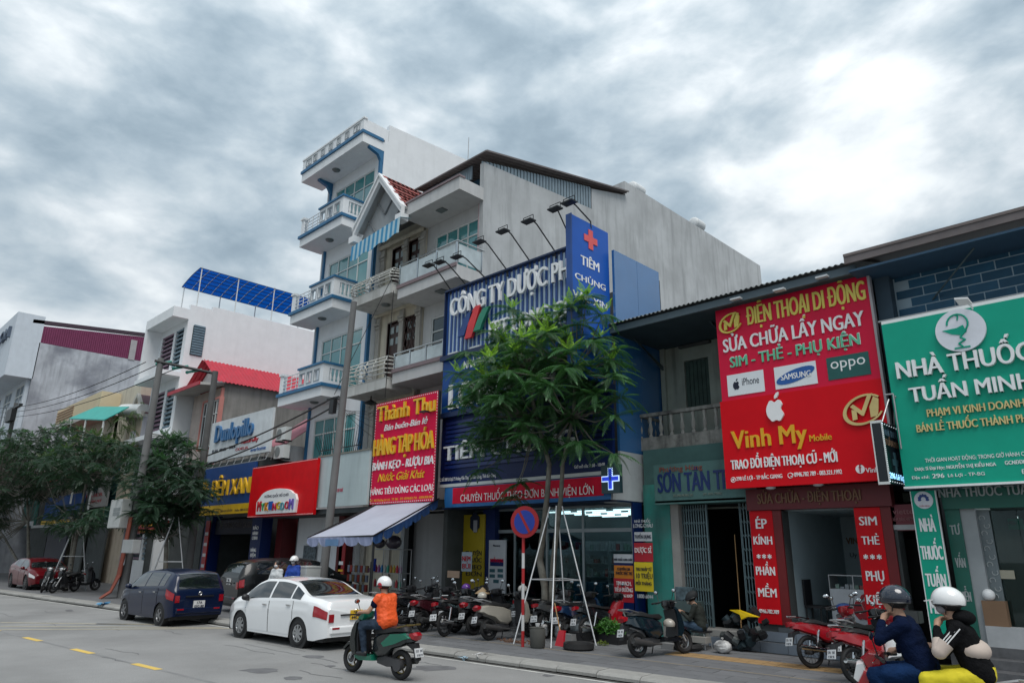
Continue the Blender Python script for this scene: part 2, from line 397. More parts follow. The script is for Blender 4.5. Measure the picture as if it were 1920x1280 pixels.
LINEW = mat('worn_white_line', (.42, .42, .4), .8, var=.2, scale=3, blotch=.5, bcol=(.2, .2, .2)); LINEY = mat('yellow_line', (.62, .43, .1), .7, var=.12, scale=5)
mb = MB(); rest(mb, -120, 60, -.06, .05, .004); struct('white_edge_line', mb, LINEW)
struct('gutter', MB().quad(K(-200, .05, .003), K(60, .05, .003), K(60, .3, .003), K(-200, .3, .003)), mat('gutter_shade', (.05, .048, .045), .95, var=.3, scale=4))  # dark strip painted as the shadow gap below the kerb edge
for k in range(-9, 3):
    s = -8.93+2.965*k+(2.965*2 if 0 else 0); mb = MB(); rest(mb, s, s+1.02, -4.63, -4.48, .004); struct('yellow_dash', mb, LINEY)
mb = MB(); rest(mb, -40, 4, -4.6, -4.52, .002); struct('worn_centre_line', mb, mat('worn_line', (.19, .19, .19), .85, var=.2))
for (a, b) in (((0, 1166.5), (330, 1171)), ((0, 1173.5), (415, 1176)), ((0, 1180), (440, 1177.5)), ((180, 1169), (300, 1169.5))):
    p, q = G(*a), G(*b); n_ = (q-p).cross(Vector((0, 0, 1))).normalized()*.09; z = Vector((0, 0, .005))
    struct('rumble_line', MB().quad(p-n_+z, q-n_+z, q+n_+z, p+n_+z), mat('worn_cream_line', (.34, .31, .24), .8, var=.15, scale=3))
TAC = mat('ochre_tile', (.30, .19, .085), .8, var=.15, scale=3, bump=.3)
mb = MB(); mb.box(-.14, .14, -.14, .14, -.01, .0); tme = mkmesh('ochre_tile', mb, m=TAC)
tp = thing('ochre_tile_strip', '', ''); del tp['label']; del tp['category']; tp['kind'] = 'structure'
for i in range(0, 12):
    for j in range(2): piece('ochre_tile', tme, K(4.4+.29*i, 3.15+.29*j, ZP+.005), tp, (0, 0, KA))
mb = MB(); rest(mb, -6, 8, 1.93, 1.98, ZP+.004); struct('pavement_line', mb, mat('pavement_line', (.24, .2, .14), .8, var=.2))
PATCH = mat('asphalt_patch', (.12, .12, .125), .9, var=.25, scale=4)
TARC = mat('tar_crack', (.12, .12, .125), .9)
rn_ = random.Random(77)
for k in range(26):
    s, t = rn_.uniform(-24, 8), rn_.uniform(-6, -.4); a = rn_.uniform(-.5, .5); p = K(s, t, .0035); q = p; n = rn_.randint(4, 9); L_ = []
    for i in range(n): L_.append(q); q = q+KD*rn_.uniform(.12, .35)*(1 if k % 2 else -1)+KN*rn_.uniform(-.09, .09)
    mb = MB(); w_ = KN*rn_.uniform(.006, .014)
    for a_, b_ in zip(L_[:-1], L_[1:]): mb.quad(a_-w_, b_-w_, b_+w_, a_+w_)
    struct('road_crack', mb, TARC)
for (u, v, ru, rv) in ((490, 1256, 38, 5), (548, 1271, 22, 4), (810, 1252, 45, 5), (590, 1230, 22, 3), (130, 1144, 9, 2), (620, 1248, 10, 2), (1030, 1265, 16, 3)):
    pts = []
    for k in range(14):
        a = 2*math.pi*k/14; rr = random.uniform(.7, 1.15); g = G(u+ru*rr*math.cos(a), v+rv*rr*math.sin(a)); pts.append((g.x, g.y, .003))
    struct('tar_patch', MB().quad(*pts), PATCH)

# ------------------------------------------------------------------ facade helpers
def wall_holes(mb, x0, x1, z0, z1, y, th, holes):
    xs = sorted({x0, x1, *[h[0] for h in holes], *[h[1] for h in holes]}); zs = sorted({z0, z1, *[h[2] for h in holes], *[h[3] for h in holes]})
    xs = [q for q in xs if x0 <= q <= x1]; zs = [q for q in zs if z0 <= q <= z1]
    for i in range(len(xs)-1):
        run = None
        for j in range(len(zs)-1):
            cxm = (xs[i]+xs[i+1])/2; czm = (zs[j]+zs[j+1])/2
            solid = not any(h[0] < cxm < h[1] and h[2] < czm < h[3] for h in holes)
            if solid:
                if run is None: run = zs[j]
            elif run is not None: mb.box(xs[i], xs[i+1], y, y+th, run, zs[j]); run = None
        if run is not None: mb.box(xs[i], xs[i+1], y, y+th, run, zs[-1])
    return mb
def window(parent, x0, x1, z0, z1, y, fm=WFRAME, gm=TGLASS, vx=(.5,), hz=(), fw=.06, rec=.08, name='window', backm=None, frame=True):
    mb = MB(); d = .06
    mb.box(x0, x0+fw, y+rec-d, y+rec, z0, z1).box(x1-fw, x1, y+rec-d, y+rec, z0, z1).box(x0+fw, x1-fw, y+rec-d, y+rec, z1-fw, z1).box(x0+fw, x1-fw, y+rec-d, y+rec, z0, z0+fw)
    hs = [z0+fw]+[z0+(z1-z0)*h for h in hz]+[z1-fw]; vs = [x0+fw]+[x0+(x1-x0)*v for v in vx]+[x1-fw]
    for h in hs[1:-1]: mb.box(x0+fw, x1-fw, y+rec-d+.004, y+rec, h-fw*.4, h+fw*.4)
    for v in vs[1:-1]: mb.box(v-fw*.45, v+fw*.45, y+rec-d+.008, y+rec-.002, z0+fw, z1-fw)
    f = part(name, mb, fm, parent)
    for i in range(len(vs)-1):
        for j in range(len(hs)-1):
            part('pane', MB().box(vs[i], vs[i+1], y+rec-.02, y+rec-.008, hs[j], hs[j+1]), gm, f)
    return f
def bars(mb, p0, p1, n, r, kind='h', z0=0, z1=1): pass
def ceil_lamp(x, y, z, label, r=.17):
    o = one('ceiling_lamp', MB().lathe((x, y, z), [(r*.4, -.09), (r*.8, -.07), (r, -.02), (r, 0)], 14), mat('lamp_glass', (.12, .14, .14), .4), label, 'ceiling lamp', smooth=True, group='round lamps under the balconies')
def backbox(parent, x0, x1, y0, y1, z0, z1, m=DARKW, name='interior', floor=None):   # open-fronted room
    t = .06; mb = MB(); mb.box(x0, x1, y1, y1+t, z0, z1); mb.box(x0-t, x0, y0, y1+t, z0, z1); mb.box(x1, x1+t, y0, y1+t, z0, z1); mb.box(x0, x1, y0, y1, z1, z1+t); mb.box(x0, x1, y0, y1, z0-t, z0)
    return part(name, mb, m, parent)

# ------------------------------------------------------------------ blue-and-white tower house
tw = thing('tower_house', 'tall narrow white house with blue trimmed balconies and teal glass, highest in the row', 'house', (-27.4, 16.2, 0))
XL, XR = -30.1, -24.6; YW = 16.2
floors = [(16.24, 20.0), (12.3, 16.24), (8.38, 12.3), (4.6, 8.38)]
hx0, hx1 = W(629, 372, YW).x, W(703, 320, YW).x
holes = [(hx0, hx1, a+.5, min(b-.25, a+3.15)) for a, b in floors]
slots = [(hx0-.75, hx0-.5, a+1.2, a+2.2) for a, b in floors]
mb = MB(); wall_holes(mb, XL+.9, XR-.02, 0.1, 20.6, YW, .25, holes+slots)
mb.box(XR-.02, XR, YW, 34, 0.1, 20.6)
part('wall', mb, WHITE, tw)
mb = MB(); mb.box(XR-.26, XR-.021, YW+.25, 34, .1, 20.58).box(XL+.9, XL+1.1, YW+.25, 34, .1, 19.8).box(XL+.9, XR, 33.8, 34, .1, 20); part('rear_wall', mb, WHITE, tw)
mb = MB(); mb.slab([(XR+.001, 16.4, 20.4), (XR+.001, 16.4, 21.5), (XR+.001, 22, 21.85), (XR+.001, 34, 21.85), (XR+.001, 34, 20.4)], (-.22, 0, 0)); part('parapet_wall', mb, WHITE, tw)
for h in slots: part('vent_slot', MB().box(h[0], h[1], YW+.12, YW+.16, h[2], h[3]), DGLASS, tw)
for k, h in enumerate(holes):
    window(tw, h[0], h[1], h[2], h[3], YW, vx=(.24, .49, .74), hz=(.74,), fw=.07)
# top canopy
CT = W(564.5, 344, 15); mb = MB(); mb.box(XL, XR, 15, YW-.002, 20.0, 20.45); part('canopy', mb, WHITE, tw)
part('blue_band', MB().box(XL-.05, XR+.05, 14.93, YW-.1, 20.45, 20.6), BLUETRIM, tw)
mb = MB(); mb.box(XL, XR, 15.0, 15.12, 20.6, 21.2).box(XR-.12, XR, 15.12, 16.38, 20.6, 21.2).box(XL, XL+.12, 15.12, YW-.1, 20.6, 21.2).box(XL-.04, XR+.04, 14.96, 15.16, 21.2, 21.28); part('parapet', mb, WHITE, tw)
for i in range(7):
    x = XL+.35+i*.72; wd = .52 if i in (0, 6) else .34
    mb = MB(); z0, z1 = 20.72, 21.1; t = .035
    mb.box(x, x+wd, 14.965, 14.998, z0, z0+t).box(x, x+wd, 14.965, 14.998, z1-t, z1).box(x, x+t, 14.965, 14.998, z0+t, z1-t).box(x+wd-t, x+wd, 14.965, 14.998, z0+t, z1-t).box(x+wd*.4, x+wd*.6, 14.97, 14.998, z0+.1, z1-.1)
    part('relief_frame', mb, mat('grey_relief', (.35, .38, .4), .7), tw)
def blue_balcony(x0, x1, zb):
    mb = MB(); mb.box(x0, x1, 15, YW-.002, zb, zb+.42); bal = part('balcony', mb, WHITE, tw)
    part('ledge', MB().box(x0-.07, x1+.07, 14.9, YW-.03, zb+.42, zb+.56), BLUETRIM, bal)
    # right half masonry with square openings, left half steel rails
    xm = x0+(x1-x0)*.45; z0, z1 = zb+.56, zb+1.42; hs = []
    for i in range(3): a = xm+.12+i*.62; hs.append((a, a+.42, z0+.18, z1-.2))
    mb = MB(); wall_holes(mb, xm, x1-.001, z0, z1, 15.0, .12, hs); part('parapet', mb, WHITE, bal)
    for h in hs:
        mb = MB(); t = .035
        mb.box(h[0], h[1], 14.975, 15.0, h[2]-t, h[2]).box(h[0], h[1], 14.975, 15.0, h[3], h[3]+t).box(h[0]-t, h[0], 14.975, 15, h[2]-t, h[3]+t).box(h[1], h[1]+t, 14.975, 15, h[2]-t, h[3]+t); part('opening_frame', mb, mat('grey_relief', (.35, .38, .4)), bal)
    part('coping', MB().box(xm-.06, x1+.06, 14.93, 15.19, z1, z1+.09), BLUETRIM, bal)
    # side panel with vase shapes
    mb = MB(); mb.box(x1-.12, x1, 15.12, 15.3, z0, z1).box(x1-.12, x1, YW-.12, YW-.03, z0, z1).box(x1-.12, x1, 15.3, YW-.12, z1-.16, z1).box(x1-.12, x1, 15.3, YW-.12, z0, z0+.14); part('side_parapet', mb, WHITE, bal)
    for i in range(4): y = 15.4+i*.2; part('baluster', MB().lathe((x1-.06, y, z0+.14), [(.03, 0), (.07, .15), (.03, .35), (.05, .56)], 6), WHITE2, bal, smooth=True)
    part('coping', MB().box(x1-.19, x1+.06, 15.19, YW-.03, z1, z1+.09), BLUETRIM, bal)
    part('corner_post', MB().box(x0, x0+.22, 15, 15.22, z0, z1).box(x0-.05, x0+.27, 14.95, 15.27, z1, z1+.1), WHITE, bal)
    for i in range(5):
        z = z0+.12+i*.17; part('rail', MB().tube((x0+.22, 15.08, z), (xm, 15.08, z), .022, n=6), WHITE2, bal)
    mb = MB()
    for i in range(3): a = x0+.5+i*.45; mb.tube((a, 15.08, z0), (a, 15.08, z0+.85), .02, n=6)
    part('rail_post', mb, WHITE2, bal)
for zb, l_ in ((16.24, 'top'), (12.3, 'second'), (8.38, 'third')):
    pr = {16.24: ((561, 464), (640, 420.5)), 12.3: ((543, 609), (622.5, 574.5)), 8.38: ((520, 762.5), (602, 741))}[zb]
    x0, x1 = W(*pr[0], 15).x, W(*pr[1], 15).x
    blue_balcony(x0, x1, zb)
for zb, nm in ((20.0, 'highest of the three on the blue-and-white tower, under its top canopy'), (16.24, 'under the top balcony of the blue-and-white tower'), (12.3, 'under the middle balcony of the blue-and-white tower'), (8.38, 'under the lowest balcony of the blue-and-white tower')):
    ceil_lamp(-27.7, 15.55, zb, 'round grey ceiling lamp '+(nm if zb != 20.0 else 'under the top canopy of the blue-and-white tower'), .2)
for x, z0, z1 in ((XL+.85, 8.8, 19.6),): part('downpipe', MB().tube((x, YW-.06, z0), (x, YW-.06, z1), .06, n=8), WHITE2, tw)
mb = MB(); mb.box(XR-.16, XR-.02, YW-.16, YW-.003, 4.6, 19.98).box(XL+.93, XL+1.05, YW-.1, YW-.003, 4.6, 19.98); part('blue_strip', mb, BLUETRIM, tw)
mb = MB()
for x in (XR-.1, XL+1.0): mb.prism([(YW-.003, 19.3), (YW-.003, 19.995), (YW-.8, 19.995), (YW-.8, 19.9), (YW-.3, 19.75)], 'x', x-.09, x+.09)
part('bracket', mb, BLUETRIM, tw)
part('pilaster', MB().box(hx1+.15, XR-.2, YW-.07, YW-.003, 4.6, 19.97), WHITE, tw)

# ------------------------------------------------------------------ old middle house with gable
mh = thing('gabled_house', 'narrow weathered house with steep white gable, curved rail balconies and brown doors', 'house', (-23, 16.4, 0))
MX0, MX1 = -24.57, -21.45; YM = 16.5
drs = []
for zf in (4.9, 8.85, 12.3):
    drs += [(-23.75, -22.95, zf+.1, zf+2.5), (-22.55, -21.75, zf+.7, zf+2.5)]
mb = MB(); wall_holes(mb, MX0, MX1, .1, 15.6, YM, .2, drs); mb.box(MX0+.001, MX0+.2, YM+.2, 30, .1, 15).box(MX1-.2, MX1-.001, YM+.2, 30, .1, 15); part('wall', mb, CREAM, mh)
BROWN = mat('brown_wood', (.05, .022, .016), .5, var=.2, scale=4)
for i, d in enumerate(drs):
    nm = 'door' if i % 2 == 0 else 'window'
    mb = MB(); mb.box(d[0], d[1], YM+.08, YM+.12, d[2], d[3]); f = part(nm, mb, BROWN, mh)
    mb = MB(); mb.box(d[0]-.05, d[0], YM-.03, YM+.08, d[2], d[3]+.05).box(d[1], d[1]+.05, YM-.03, YM+.08, d[2], d[3]+.05).box(d[0], d[1], YM-.03, YM+.08, d[3], d[3]+.05); part('door_frame', mb, BROWN, f)
    w_ = d[1]-d[0]
    for k in range(2):
        for z in (d[3]-.45, d[3]-.95): part('pane', MB().box(d[0]+.08+k*w_*.5, d[0]+w_*.5-.08+k*w_*.5, YM+.06, YM+.079, z, z+.3), mat('pale_pane', (.25, .3, .3), .2), f)
for k in range(7):      # lattice grille of the middle window
    a, b = drs[3][0], drs[3][1]; z0, z1 = drs[3][2], drs[3][3]; w_ = b-a; h_ = z1-z0
    mb = MB(); s = -1+k*.32
    for sg in (1, -1):
        p0 = max(0, s); p1 = min(1, s+1)
        if p1 > p0:
            q0, q1 = (p0-s), (p1-s)
            xa, xb = (a+w_*p0, a+w_*p1) if sg > 0 else (b-w_*p0, b-w_*p1)
            mb.tube((xa, YM-.05, z0+h_*q0), (xb, YM-.05, z0+h_*q1), .02, n=4)
    if mb.v: part('grille_bar', mb, BROWN, mh)
mb = MB()
for x in (MX0+.15, -22.75, MX1-.15):
    mb.box(x-.14, x+.14, YM-.1, YM-.003, .1, 15.0)
    for z in (7.6, 11.4, 14.6): mb.box(x-.2, x+.2, YM-.16, YM-.101, z, z+.12).box(x-.17, x+.17, YM-.14, YM-.101, z-.15, z-.05)
part('pilaster', mb, mat('aged_cream', (.42, .4, .36), .85, var=.12, grime=.6, gcol=(.12, .11, .1)), mh)
for z in (7.9, 11.75, 14.95): part('cornice', MB().box(MX0, MX1, YM-.22, YM-.161, z, z+.18), CREAM, mh)
def old_balcony(zb, zr, x0, x1):
    mb = MB(); mb.slab([(x0, 15.0, zb), (x1, 15.0, zb), (x1, YM-.25, zb), (x0, YM-.25, zb)], (0, 0, .38)); bal = part('balcony', mb, mat('aged_white', (.5, .5, .48), .85, var=.1, grime=.6, gcol=(.2, .19, .17)), mh)
    RAILW = mat('old_white_rail', (.5, .5, .47), .5, var=.15)
    for i in range(6):
        z = zb+.42+i*(zr-zb-.42)/5; bul = .16*math.sin(math.pi*i/5); mb = MB()
        pts = [(x0, YM-.25, z), (x0-bul*0, 15.05-bul, z), (x1, 15.05-bul, z), (x1+bul, 15.1, z), (x1+bul, YM-.3, z)]
        mb.path(pts, .028, n=5); part('rail', mb, RAILW, bal)
    for q in (.02, .28, .5, .52, .72, .98):
        x = x0+(x1-x0)*q; mb = MB(); mb.path([(x, 15.05-.16*math.sin(math.pi*k/6), zb+.4+k*(zr-zb-.42)/6) for k in range(7)], .02, n=5); part('rail_post', mb, RAILW, bal)
    xc = (x0+x1)/2; zc_ = (zb+.4+zr)/2; mb = MB(); a = .26
    for p, q in (((xc-a, zc_), (xc, zc_+a)), ((xc, zc_+a), (xc+a, zc_)), ((xc+a, zc_), (xc, zc_-a)), ((xc, zc_-a), (xc-a, zc_))): mb.tube((p[0], 14.87, p[1]), (q[0], 14.87, q[1]), .018, n=4)
    part('rail_ornament', mb, RAILW, bal)
old_balcony(11.85, 12.9, -24.4, -21.55); old_balcony(8.0, 9.25, -24.3, -21.55)
ceil_lamp(-22.9, 15.7, 11.85, 'round grey ceiling lamp under the upper balcony of the gabled house', .2)
mb = MB()
for x in (-23.4, -22.4): mb.tube((x, 15.6, 7.9), (x, 15.6, 7.55), .02, n=5)
o = one('hanging_lantern', MB().lathe((-23.2, 15.5, 7.75), [(.02, .3), (.03, .1), (.2, 0), (.28, -.06), (.05, -.12)], 10).tube((-23.2, 15.5, 7.9), (-23.2, 15.5, 8.0), .015), BLACKM, 'black hanging lantern under the lower balcony of the gabled house', 'lantern')
# gable roof
ap = W(716, 340, 14.9); gl = W(665, 445, 14.9); gr = Vector((MX1+.35, 14.9, 15.1)); gl = Vector((MX0-.05, 14.9, 15.15)); ap = Vector((-22.85, 14.9, 17.2))
mb = MB(); t = .3
for a, b in ((gl, ap), (ap, gr)):
    mb.slab([a, b, b+Vector((0, 0, .28)), a+Vector((0, 0, .28))], (0, .16, 0))
    mb.slab([a+Vector((0, -.06, .28)), b+Vector((0, -.06, .28)), b+Vector((0, -.06, .4)), a+Vector((0, -.06, .4))], (0, .3, 0))
part('gable_trim', mb, WHITE2, mh)
part('gable_foot', MB().box(gl.x-.12, gl.x+.3, 14.8, 15.2, 14.85, 15.14), WHITE2, mh); part('gable_foot', MB().box(gr.x-.3, gr.x+.1, 14.82, 15.2, 14.8, 15.09), WHITE2, mh)
mb = MB(); mb.slab([gl+Vector((0, .45, .02)), gr+Vector((0, .45, .02)), ap+Vector((0, .45, 0))], (0, .1, 0)); part('gable_panel', mb, mat('grey_soffit', (.3, .31, .32), .8), mh)
TILE = mat('red_roof_tile', (.25, .045, .035), .7, var=.2, scale=5, rnd=.2)
mb = MB(); mb.box(-.12, .12, -.2, .2, -.012, .012); tlm = mkmesh('roof_tile', mb, m=TILE)
slr = (gr-ap); sln = math.hypot(slr.x, slr.z); ang = math.atan2(slr.z, slr.x)
mb = MB(); mb.slab([ap+Vector((0, .16, .3)), gr+Vector((0, .16, .3)), gr+Vector((0, 7, .3)), ap+Vector((0, 7, .3))], (0, 0, .05)); mb.slab([ap+Vector((0, .16, .3)), gl+Vector((0, .16, .3)), gl+Vector((0, 7, .3)), ap+Vector((0, 7, .3))], (0, 0, .05)); part('roof_deck', mb, mat('pale_deck', (.4, .4, .4), .8), mh)
for i in range(8):
    for j in range(12):
        f = (i+.5)/8; p = ap+(gr-ap)*f; piece('roof_tile', tlm, (p.x, 15.2+j*.24+(.12 if i % 2 else 0), p.z+.39), mh, (0, -ang-.06, 0))
mb = MB()
for k in range(1, 3):
    f = k/3; a = gl+(ap-gl)*f; b = gr+(ap-gr)*f; mb.tube((a.x, 15.3, a.z), (a.x+(gr.x-ap.x)*(1-f)*.99, 15.3, a.z+(gr.z-ap.z)*(1-f)), .035, n=5); mb.tube((b.x, 15.31, b.z), (b.x+(gl.x-ap.x)*(1-f)*.99, 15.31, b.z+(gl.z-ap.z)*(1-f)), .035, n=5)
part('gable_grid', mb, mat('grid_grey', (.16, .17, .18), .6), mh)
aw = thing('striped_awning', 'blue and pale striped awning hanging below the gable', 'awning', (-22.5, 14.8, 14.2))
for k in range(22):
    x = -24.35+k*.155; zt = 14.62+.012*k; mb = MB(); mb.slab([(x, 15.3, zt+.1), (x+.155, 15.3, zt+.1), (x+.155, 14.75, zt-.05), (x, 14.75, zt-.05)], (0, 0, .01)); mb.slab([(x, 14.75, zt-.05), (x+.155, 14.75, zt-.05), (x+.155, 14.72, zt-.75-.05*math.sin(k*.9)), (x, 14.72, zt-.75-.05*math.sin(k*.9-.9))], (0, .01, 0))
    part('stripe', mb, mat('awning_blue', (.02, .22, .42), .6) if k % 2 == 0 else mat('awning_pale', (.35, .5, .56), .6), aw)

# ------------------------------------------------------------------ grey house right of it
gh = thing('grey_house', 'grey rendered house with canopy, glass balcony and long blank side wall', 'house', (-19.7, 16.5, 0))
GX0, GX1 = -21.42, -17.9; YG = 16.55
mb = MB(); gw = [(W(818, 420, YG).x, W(902, 410, YG).x, 12.2, 14.55), (-20.9, -18.6, 8.6, 11.0)]
wall_holes(mb, GX0, GX1, .1, 15.1, YG, .2, gw); part('wall', mb, mat('pale_grey_render', (.5, .5, .5), .85, var=.06, grime=.3, gcol=(.3, .3, .3)), gh)
window(gh, *gw[0], YG, vx=(.26, .5, .72), hz=(.72,), fw=.07); window(gh, *gw[1], YG, gm=DGLASS, vx=(.5,), hz=(.75,))
# side wall with sloped top, cladding wedge, rear block
XS = -17.9
def sy(u, v): p = WX(u, v, XS); return p
sa = sy(908, 300); sb = sy(1110, 392); sc_ = sy(1172, 366); sd_ = sy(1180, 345); se = sy(1425, 497); s0 = sy(1112, 352)
mb = MB(); top = sa.z-.1
mb.slab([(XS, YG-.001, .1), (XS, sa.y, top), (XS, sb.y, sb.z), (XS, sb.y, .1)], (-.22, 0, 0))
mb.slab([(XS, sb.y, .1), (XS, sb.y, s0.z-.1), (XS, sc_.y, sc_.z), (XS, sc_.y, .1)], (-.22, 0, 0))
mb.slab([(XS, sc_.y, .1), (XS, sc_.y, sd_.z), (XS, se.y, sd_.z), (XS, se.y, .1)], (-.22, 0, 0))
mb.box(-24, XS-.22, se.y-.2, se.y, .1, sd_.z).box(-21.6, -18.12, sc_.y, sc_.y+.2, 15, sd_.z)
part('side_wall', mb, GREYW, gh)
CLAD = mat('ribbed_cladding', (.22, .28, .32), .5, .3, var=.12, scale=3)
nn = 34
for i in range(nn):
    f = i/nn; y0 = sa.y+.15+(sb.y-sa.y-.15)*f; y1 = y0+(sb.y-sa.y)/nn*.72; zb_ = top+(sb.z-top)*f; zt_ = sa.z+(s0.z-sa.z)*f
    part('cladding_rib', MB().box(XS-.1, XS-.02, y0, y1, zb_-.02, zt_), CLAD, gh)
part('cladding_back', MB().slab([(XS-.12, sa.y, top), (XS-.12, sa.y, sa.z), (XS-.12, sb.y, s0.z), (XS-.12, sb.y, sb.z)], (-.03, 0, 0)), CLAD, gh)
# roof sheet rising to the back
e0 = W(782.5, 355, 16.33); e1 = Vector((XS+.25, 16.33, 17.12))
rf = MB(); sl = Vector((0, sc_.y-16.33, sc_.z+.12-e1.z)); rf.corr((-22.2, 16.33, 17.1), (22.2+XS+.2, 0, 0), sl, .22, .03); part('roof', rf, mat('brown_roof_sheet', (.14, .115, .11), .6, var=.15), gh)
part('eave_edge', MB().box(-22.2, XS+.25, 16.28, 16.34, 17.08, 17.14).slab([(XS+.25, 16.34, 17.1), (XS+.25, 16.34, 17.17), (XS+.25, sc_.y, sc_.z+.15), (XS+.25, sc_.y, sc_.z+.08)], (-.05, 0, 0)), mat('eave_brown', (.13, .11, .11), .6), gh)
n_ = 26
for i in range(n_): x = -22.0+i*(GX1+22.0-.9)/n_; part('cladding_rib', MB().box(x, x+.1, 16.6, 16.66, 16.45-.0, 17.05), CLAD, gh)
part('upper_panel', MB().box(-22.0, XS-.2, 17.4, 17.5, 15.6, 16.95), mat('blue_grey_wall', (.05, .13, .2), .7), gh)  # dark blue-grey panel set back under the roof sheet
part('canopy', MB().box(GX0+.0, GX1, 15.2, YG-.002, 15.1, 15.62).box(GX1-.25, GX1, YG-.002, 17.4, 15.62, 16.4), mat('pale_grey_render', (.5, .5, .5)), gh)
part('canopy_coping', MB().box(GX0-.06, GX1+.03, 15.14, 15.45, 15.62, 15.7), mat('mauve_coping', (.2, .15, .16), .7), gh)
one('ceiling_panel_lamp', MB().box(-19.9, -19.5, 15.7, 16.0, 15.06, 15.1), mat('lamp_glass', (.12, .14, .14), .4), 'square lamp under the top canopy of the grey house', 'ceiling lamp')
one('ceiling_panel_lamp', MB().box(-19.6, -19.2, 15.6, 15.95, 11.52, 11.56), mat('lamp_glass', (.12, .14, .14), .4), 'square lamp under the glass balcony of the grey house', 'ceiling lamp')
CGL = mat('frosted_balcony_glass', (.42, .48, .50), .18, var=.2, scale=1.5, spec=.6)
def glass_balcony(zb, zr, x0, x1, pink):
    bal = part('balcony', MB().box(x0, x1, 15.2, YG-.003, zb, zb+.5), mat('pale_grey_render', (.5, .5, .5)), gh)
    part('ledge', MB().box(x0-.02, x1+.03, 15.14, 15.19, zb+.42, zb+.56), mat('mauve_coping', (.2, .15, .16)), bal)
    part('handrail', MB().tube((x0, 15.22, zr), (x1, 15.22, zr), .035).tube((x1-.02, 15.22, zr), (x1-.02, YG, zr), .035), STEEL, bal)
    n = 3
    for i in range(n+1): x = x0+.05+(x1-x0-.1)*i/n; part('rail_post', MB().box(x-.03, x+.03, 15.2, 15.25, zb+.5, zr), STEEL, bal)
    part('rail_post', MB().box(x1-.06, x1, YG-.1, YG-.04, zb+.5, zr), STEEL, bal)
    for i in range(n):
        a = x0+.1+(x1-x0-.1)*i/n; part('glass_panel', MB().box(a, a+(x1-x0)/n-.14, 15.215, 15.23, zb+.6, zr-.1), CGL, bal)
    part('glass_panel', MB().box(x1-.035, x1-.02, 15.3, YG-.15, zb+.6, zr-.1), CGL, bal)
    if pink:
        hs = [(x1-1.2+i*.3, x1-1.06+i*.3, zr-.55, zr-.2) for i in range(3)]
        mb = MB(); wall_holes(mb, x1-1.9, x1-.15, zb+.5, zr-.08, 15.3, .08, hs); part('parapet', mb, mat('pink_paint', (.5, .38, .4), .7), bal)
glass_balcony(11.57, 13.0, GX0, GX1, True); glass_balcony(8.15, 9.32, GX0, -18.45, False)
part('pink_pier', MB().box(GX1-.35, GX1-.02, YG-.06, YG-.003, 11.6, 15.09), mat('pink_paint', (.5, .38, .4), .7), gh)
q = W(879, 258, 19); mb = MB(); mb.tube((q.x, 19, 17.5), (q.x, 19, q.z), .03, .018); one('roof_aerial', mb, GALV, 'thin vertical aerial mast on the roof of the grey house', 'aerial')
for (u, v, l_) in ((1184, 352, 'round white water tank at the front corner of the grey rear wall'), (1300, 418, 'round white water tank further back on the grey rear wall')):
    p = WX(u, v, XS-.9); mb = MB(); mb.tube(p+Vector((0, 0, .0)), p+Vector((0, .8, 0)), .36, n=16).ball(p, .36, 16, 6, (1, .35, 1)).ball(p+Vector((0, .8, 0)), .36, 16, 6, (1, .35, 1))
    one('water_tank', mb, mat('tank_white', (.6, .62, .63), .5), l_, 'water tank', smooth=True)

# ------------------------------------------------------------------ pharmacy building with blue signs
ph = thing('pharmacy_building', 'low pharmacy building clad in blue sign panels, glass shopfront below', 'shop', (-14.7, 16, 0))
PX0, PX1 = -18.2, -11.1; PY = 15.0
mb = MB(); mb.box(PX0, PX1-.05, 15.25, 18, 3.45, 3.75); mb.box(PX0+.01, PX0+.2, 15.3, 20, .13, 10.5); part('structure_slab', mb, DARKW, ph)
GBL = mat('glossy_blue_sheet', (.03, .13, .32), .16, var=.1, scale=.8, spec=.9, coat=.6); part('side_cladding', MB().box(PX1-.08, PX1, 15.4, 16.55, 4.75, 10.6), GBL, ph); part('side_cladding', MB().box(PX1-.08, PX1, 16.56, 17.75, 4.75, 10.6), GBL, ph)
part('side_cladding', MB().box(PX1-.08, PX1-.002, 15.4, 17.75, 4.75-.9, 4.748).box(PX1-.5, PX1-.081, 15.3, 17.7, 3.4, 3.9), mat('white_metal_panel', (.5, .53, .55), .45, .1, grime=.1), ph)
part('side_soffit', MB().box(PX1-.08, PX1+.0, 15.02, 17.75, 3.45, 3.85), mat('white_metal_panel', (.5, .53, .55), .45), ph)
part('rear_wall', MB().box(PX0+.2, PX1-.1, 17.75, 17.95, 3.75, 10.4), DARKW, ph)
# slatted top sign
ps = thing('slatted_sign', 'slatted blue rooftop sign with big white raised letters and three coloured tabs', 'sign', (-14.7, 15, 8.5))
st = W(836, 549, 15).z; sbm = 8.62
part('sign_back', MB().box(PX0, PX1-.4, 15.12, 15.2, sbm, st-.05), mat('slat_back_sheen', (.5, .64, .76), .5, var=.1, scale=1), ps)  # pale backing colour stands in for sky reflected between the slats
mb = MB(); mb.box(0, .09, -.02, 0, 0, st-sbm); slm = mkmesh('slat', mb, m=mat('slat_blue', (.012, .06, .24), .4))
ns_ = 33
for i in range(ns_): piece('slat', slm, (PX0+.03+i*(PX1-PX0-.4)/ns_, 15.1, sbm), ps)
mb = MB(); mb.box(PX0-.02, PX1-.4, 14.97, 15.2, st, st+.06).box(PX0-.05, PX1-.4, 14.9, 15.3, sbm-.22, sbm-.05).box(PX0-.03, PX0-.0, 14.98, 15.2, sbm, st); part('sign_frame', mb, mat('dark_blue_frame', (.006, .02, .07), .5), ps)
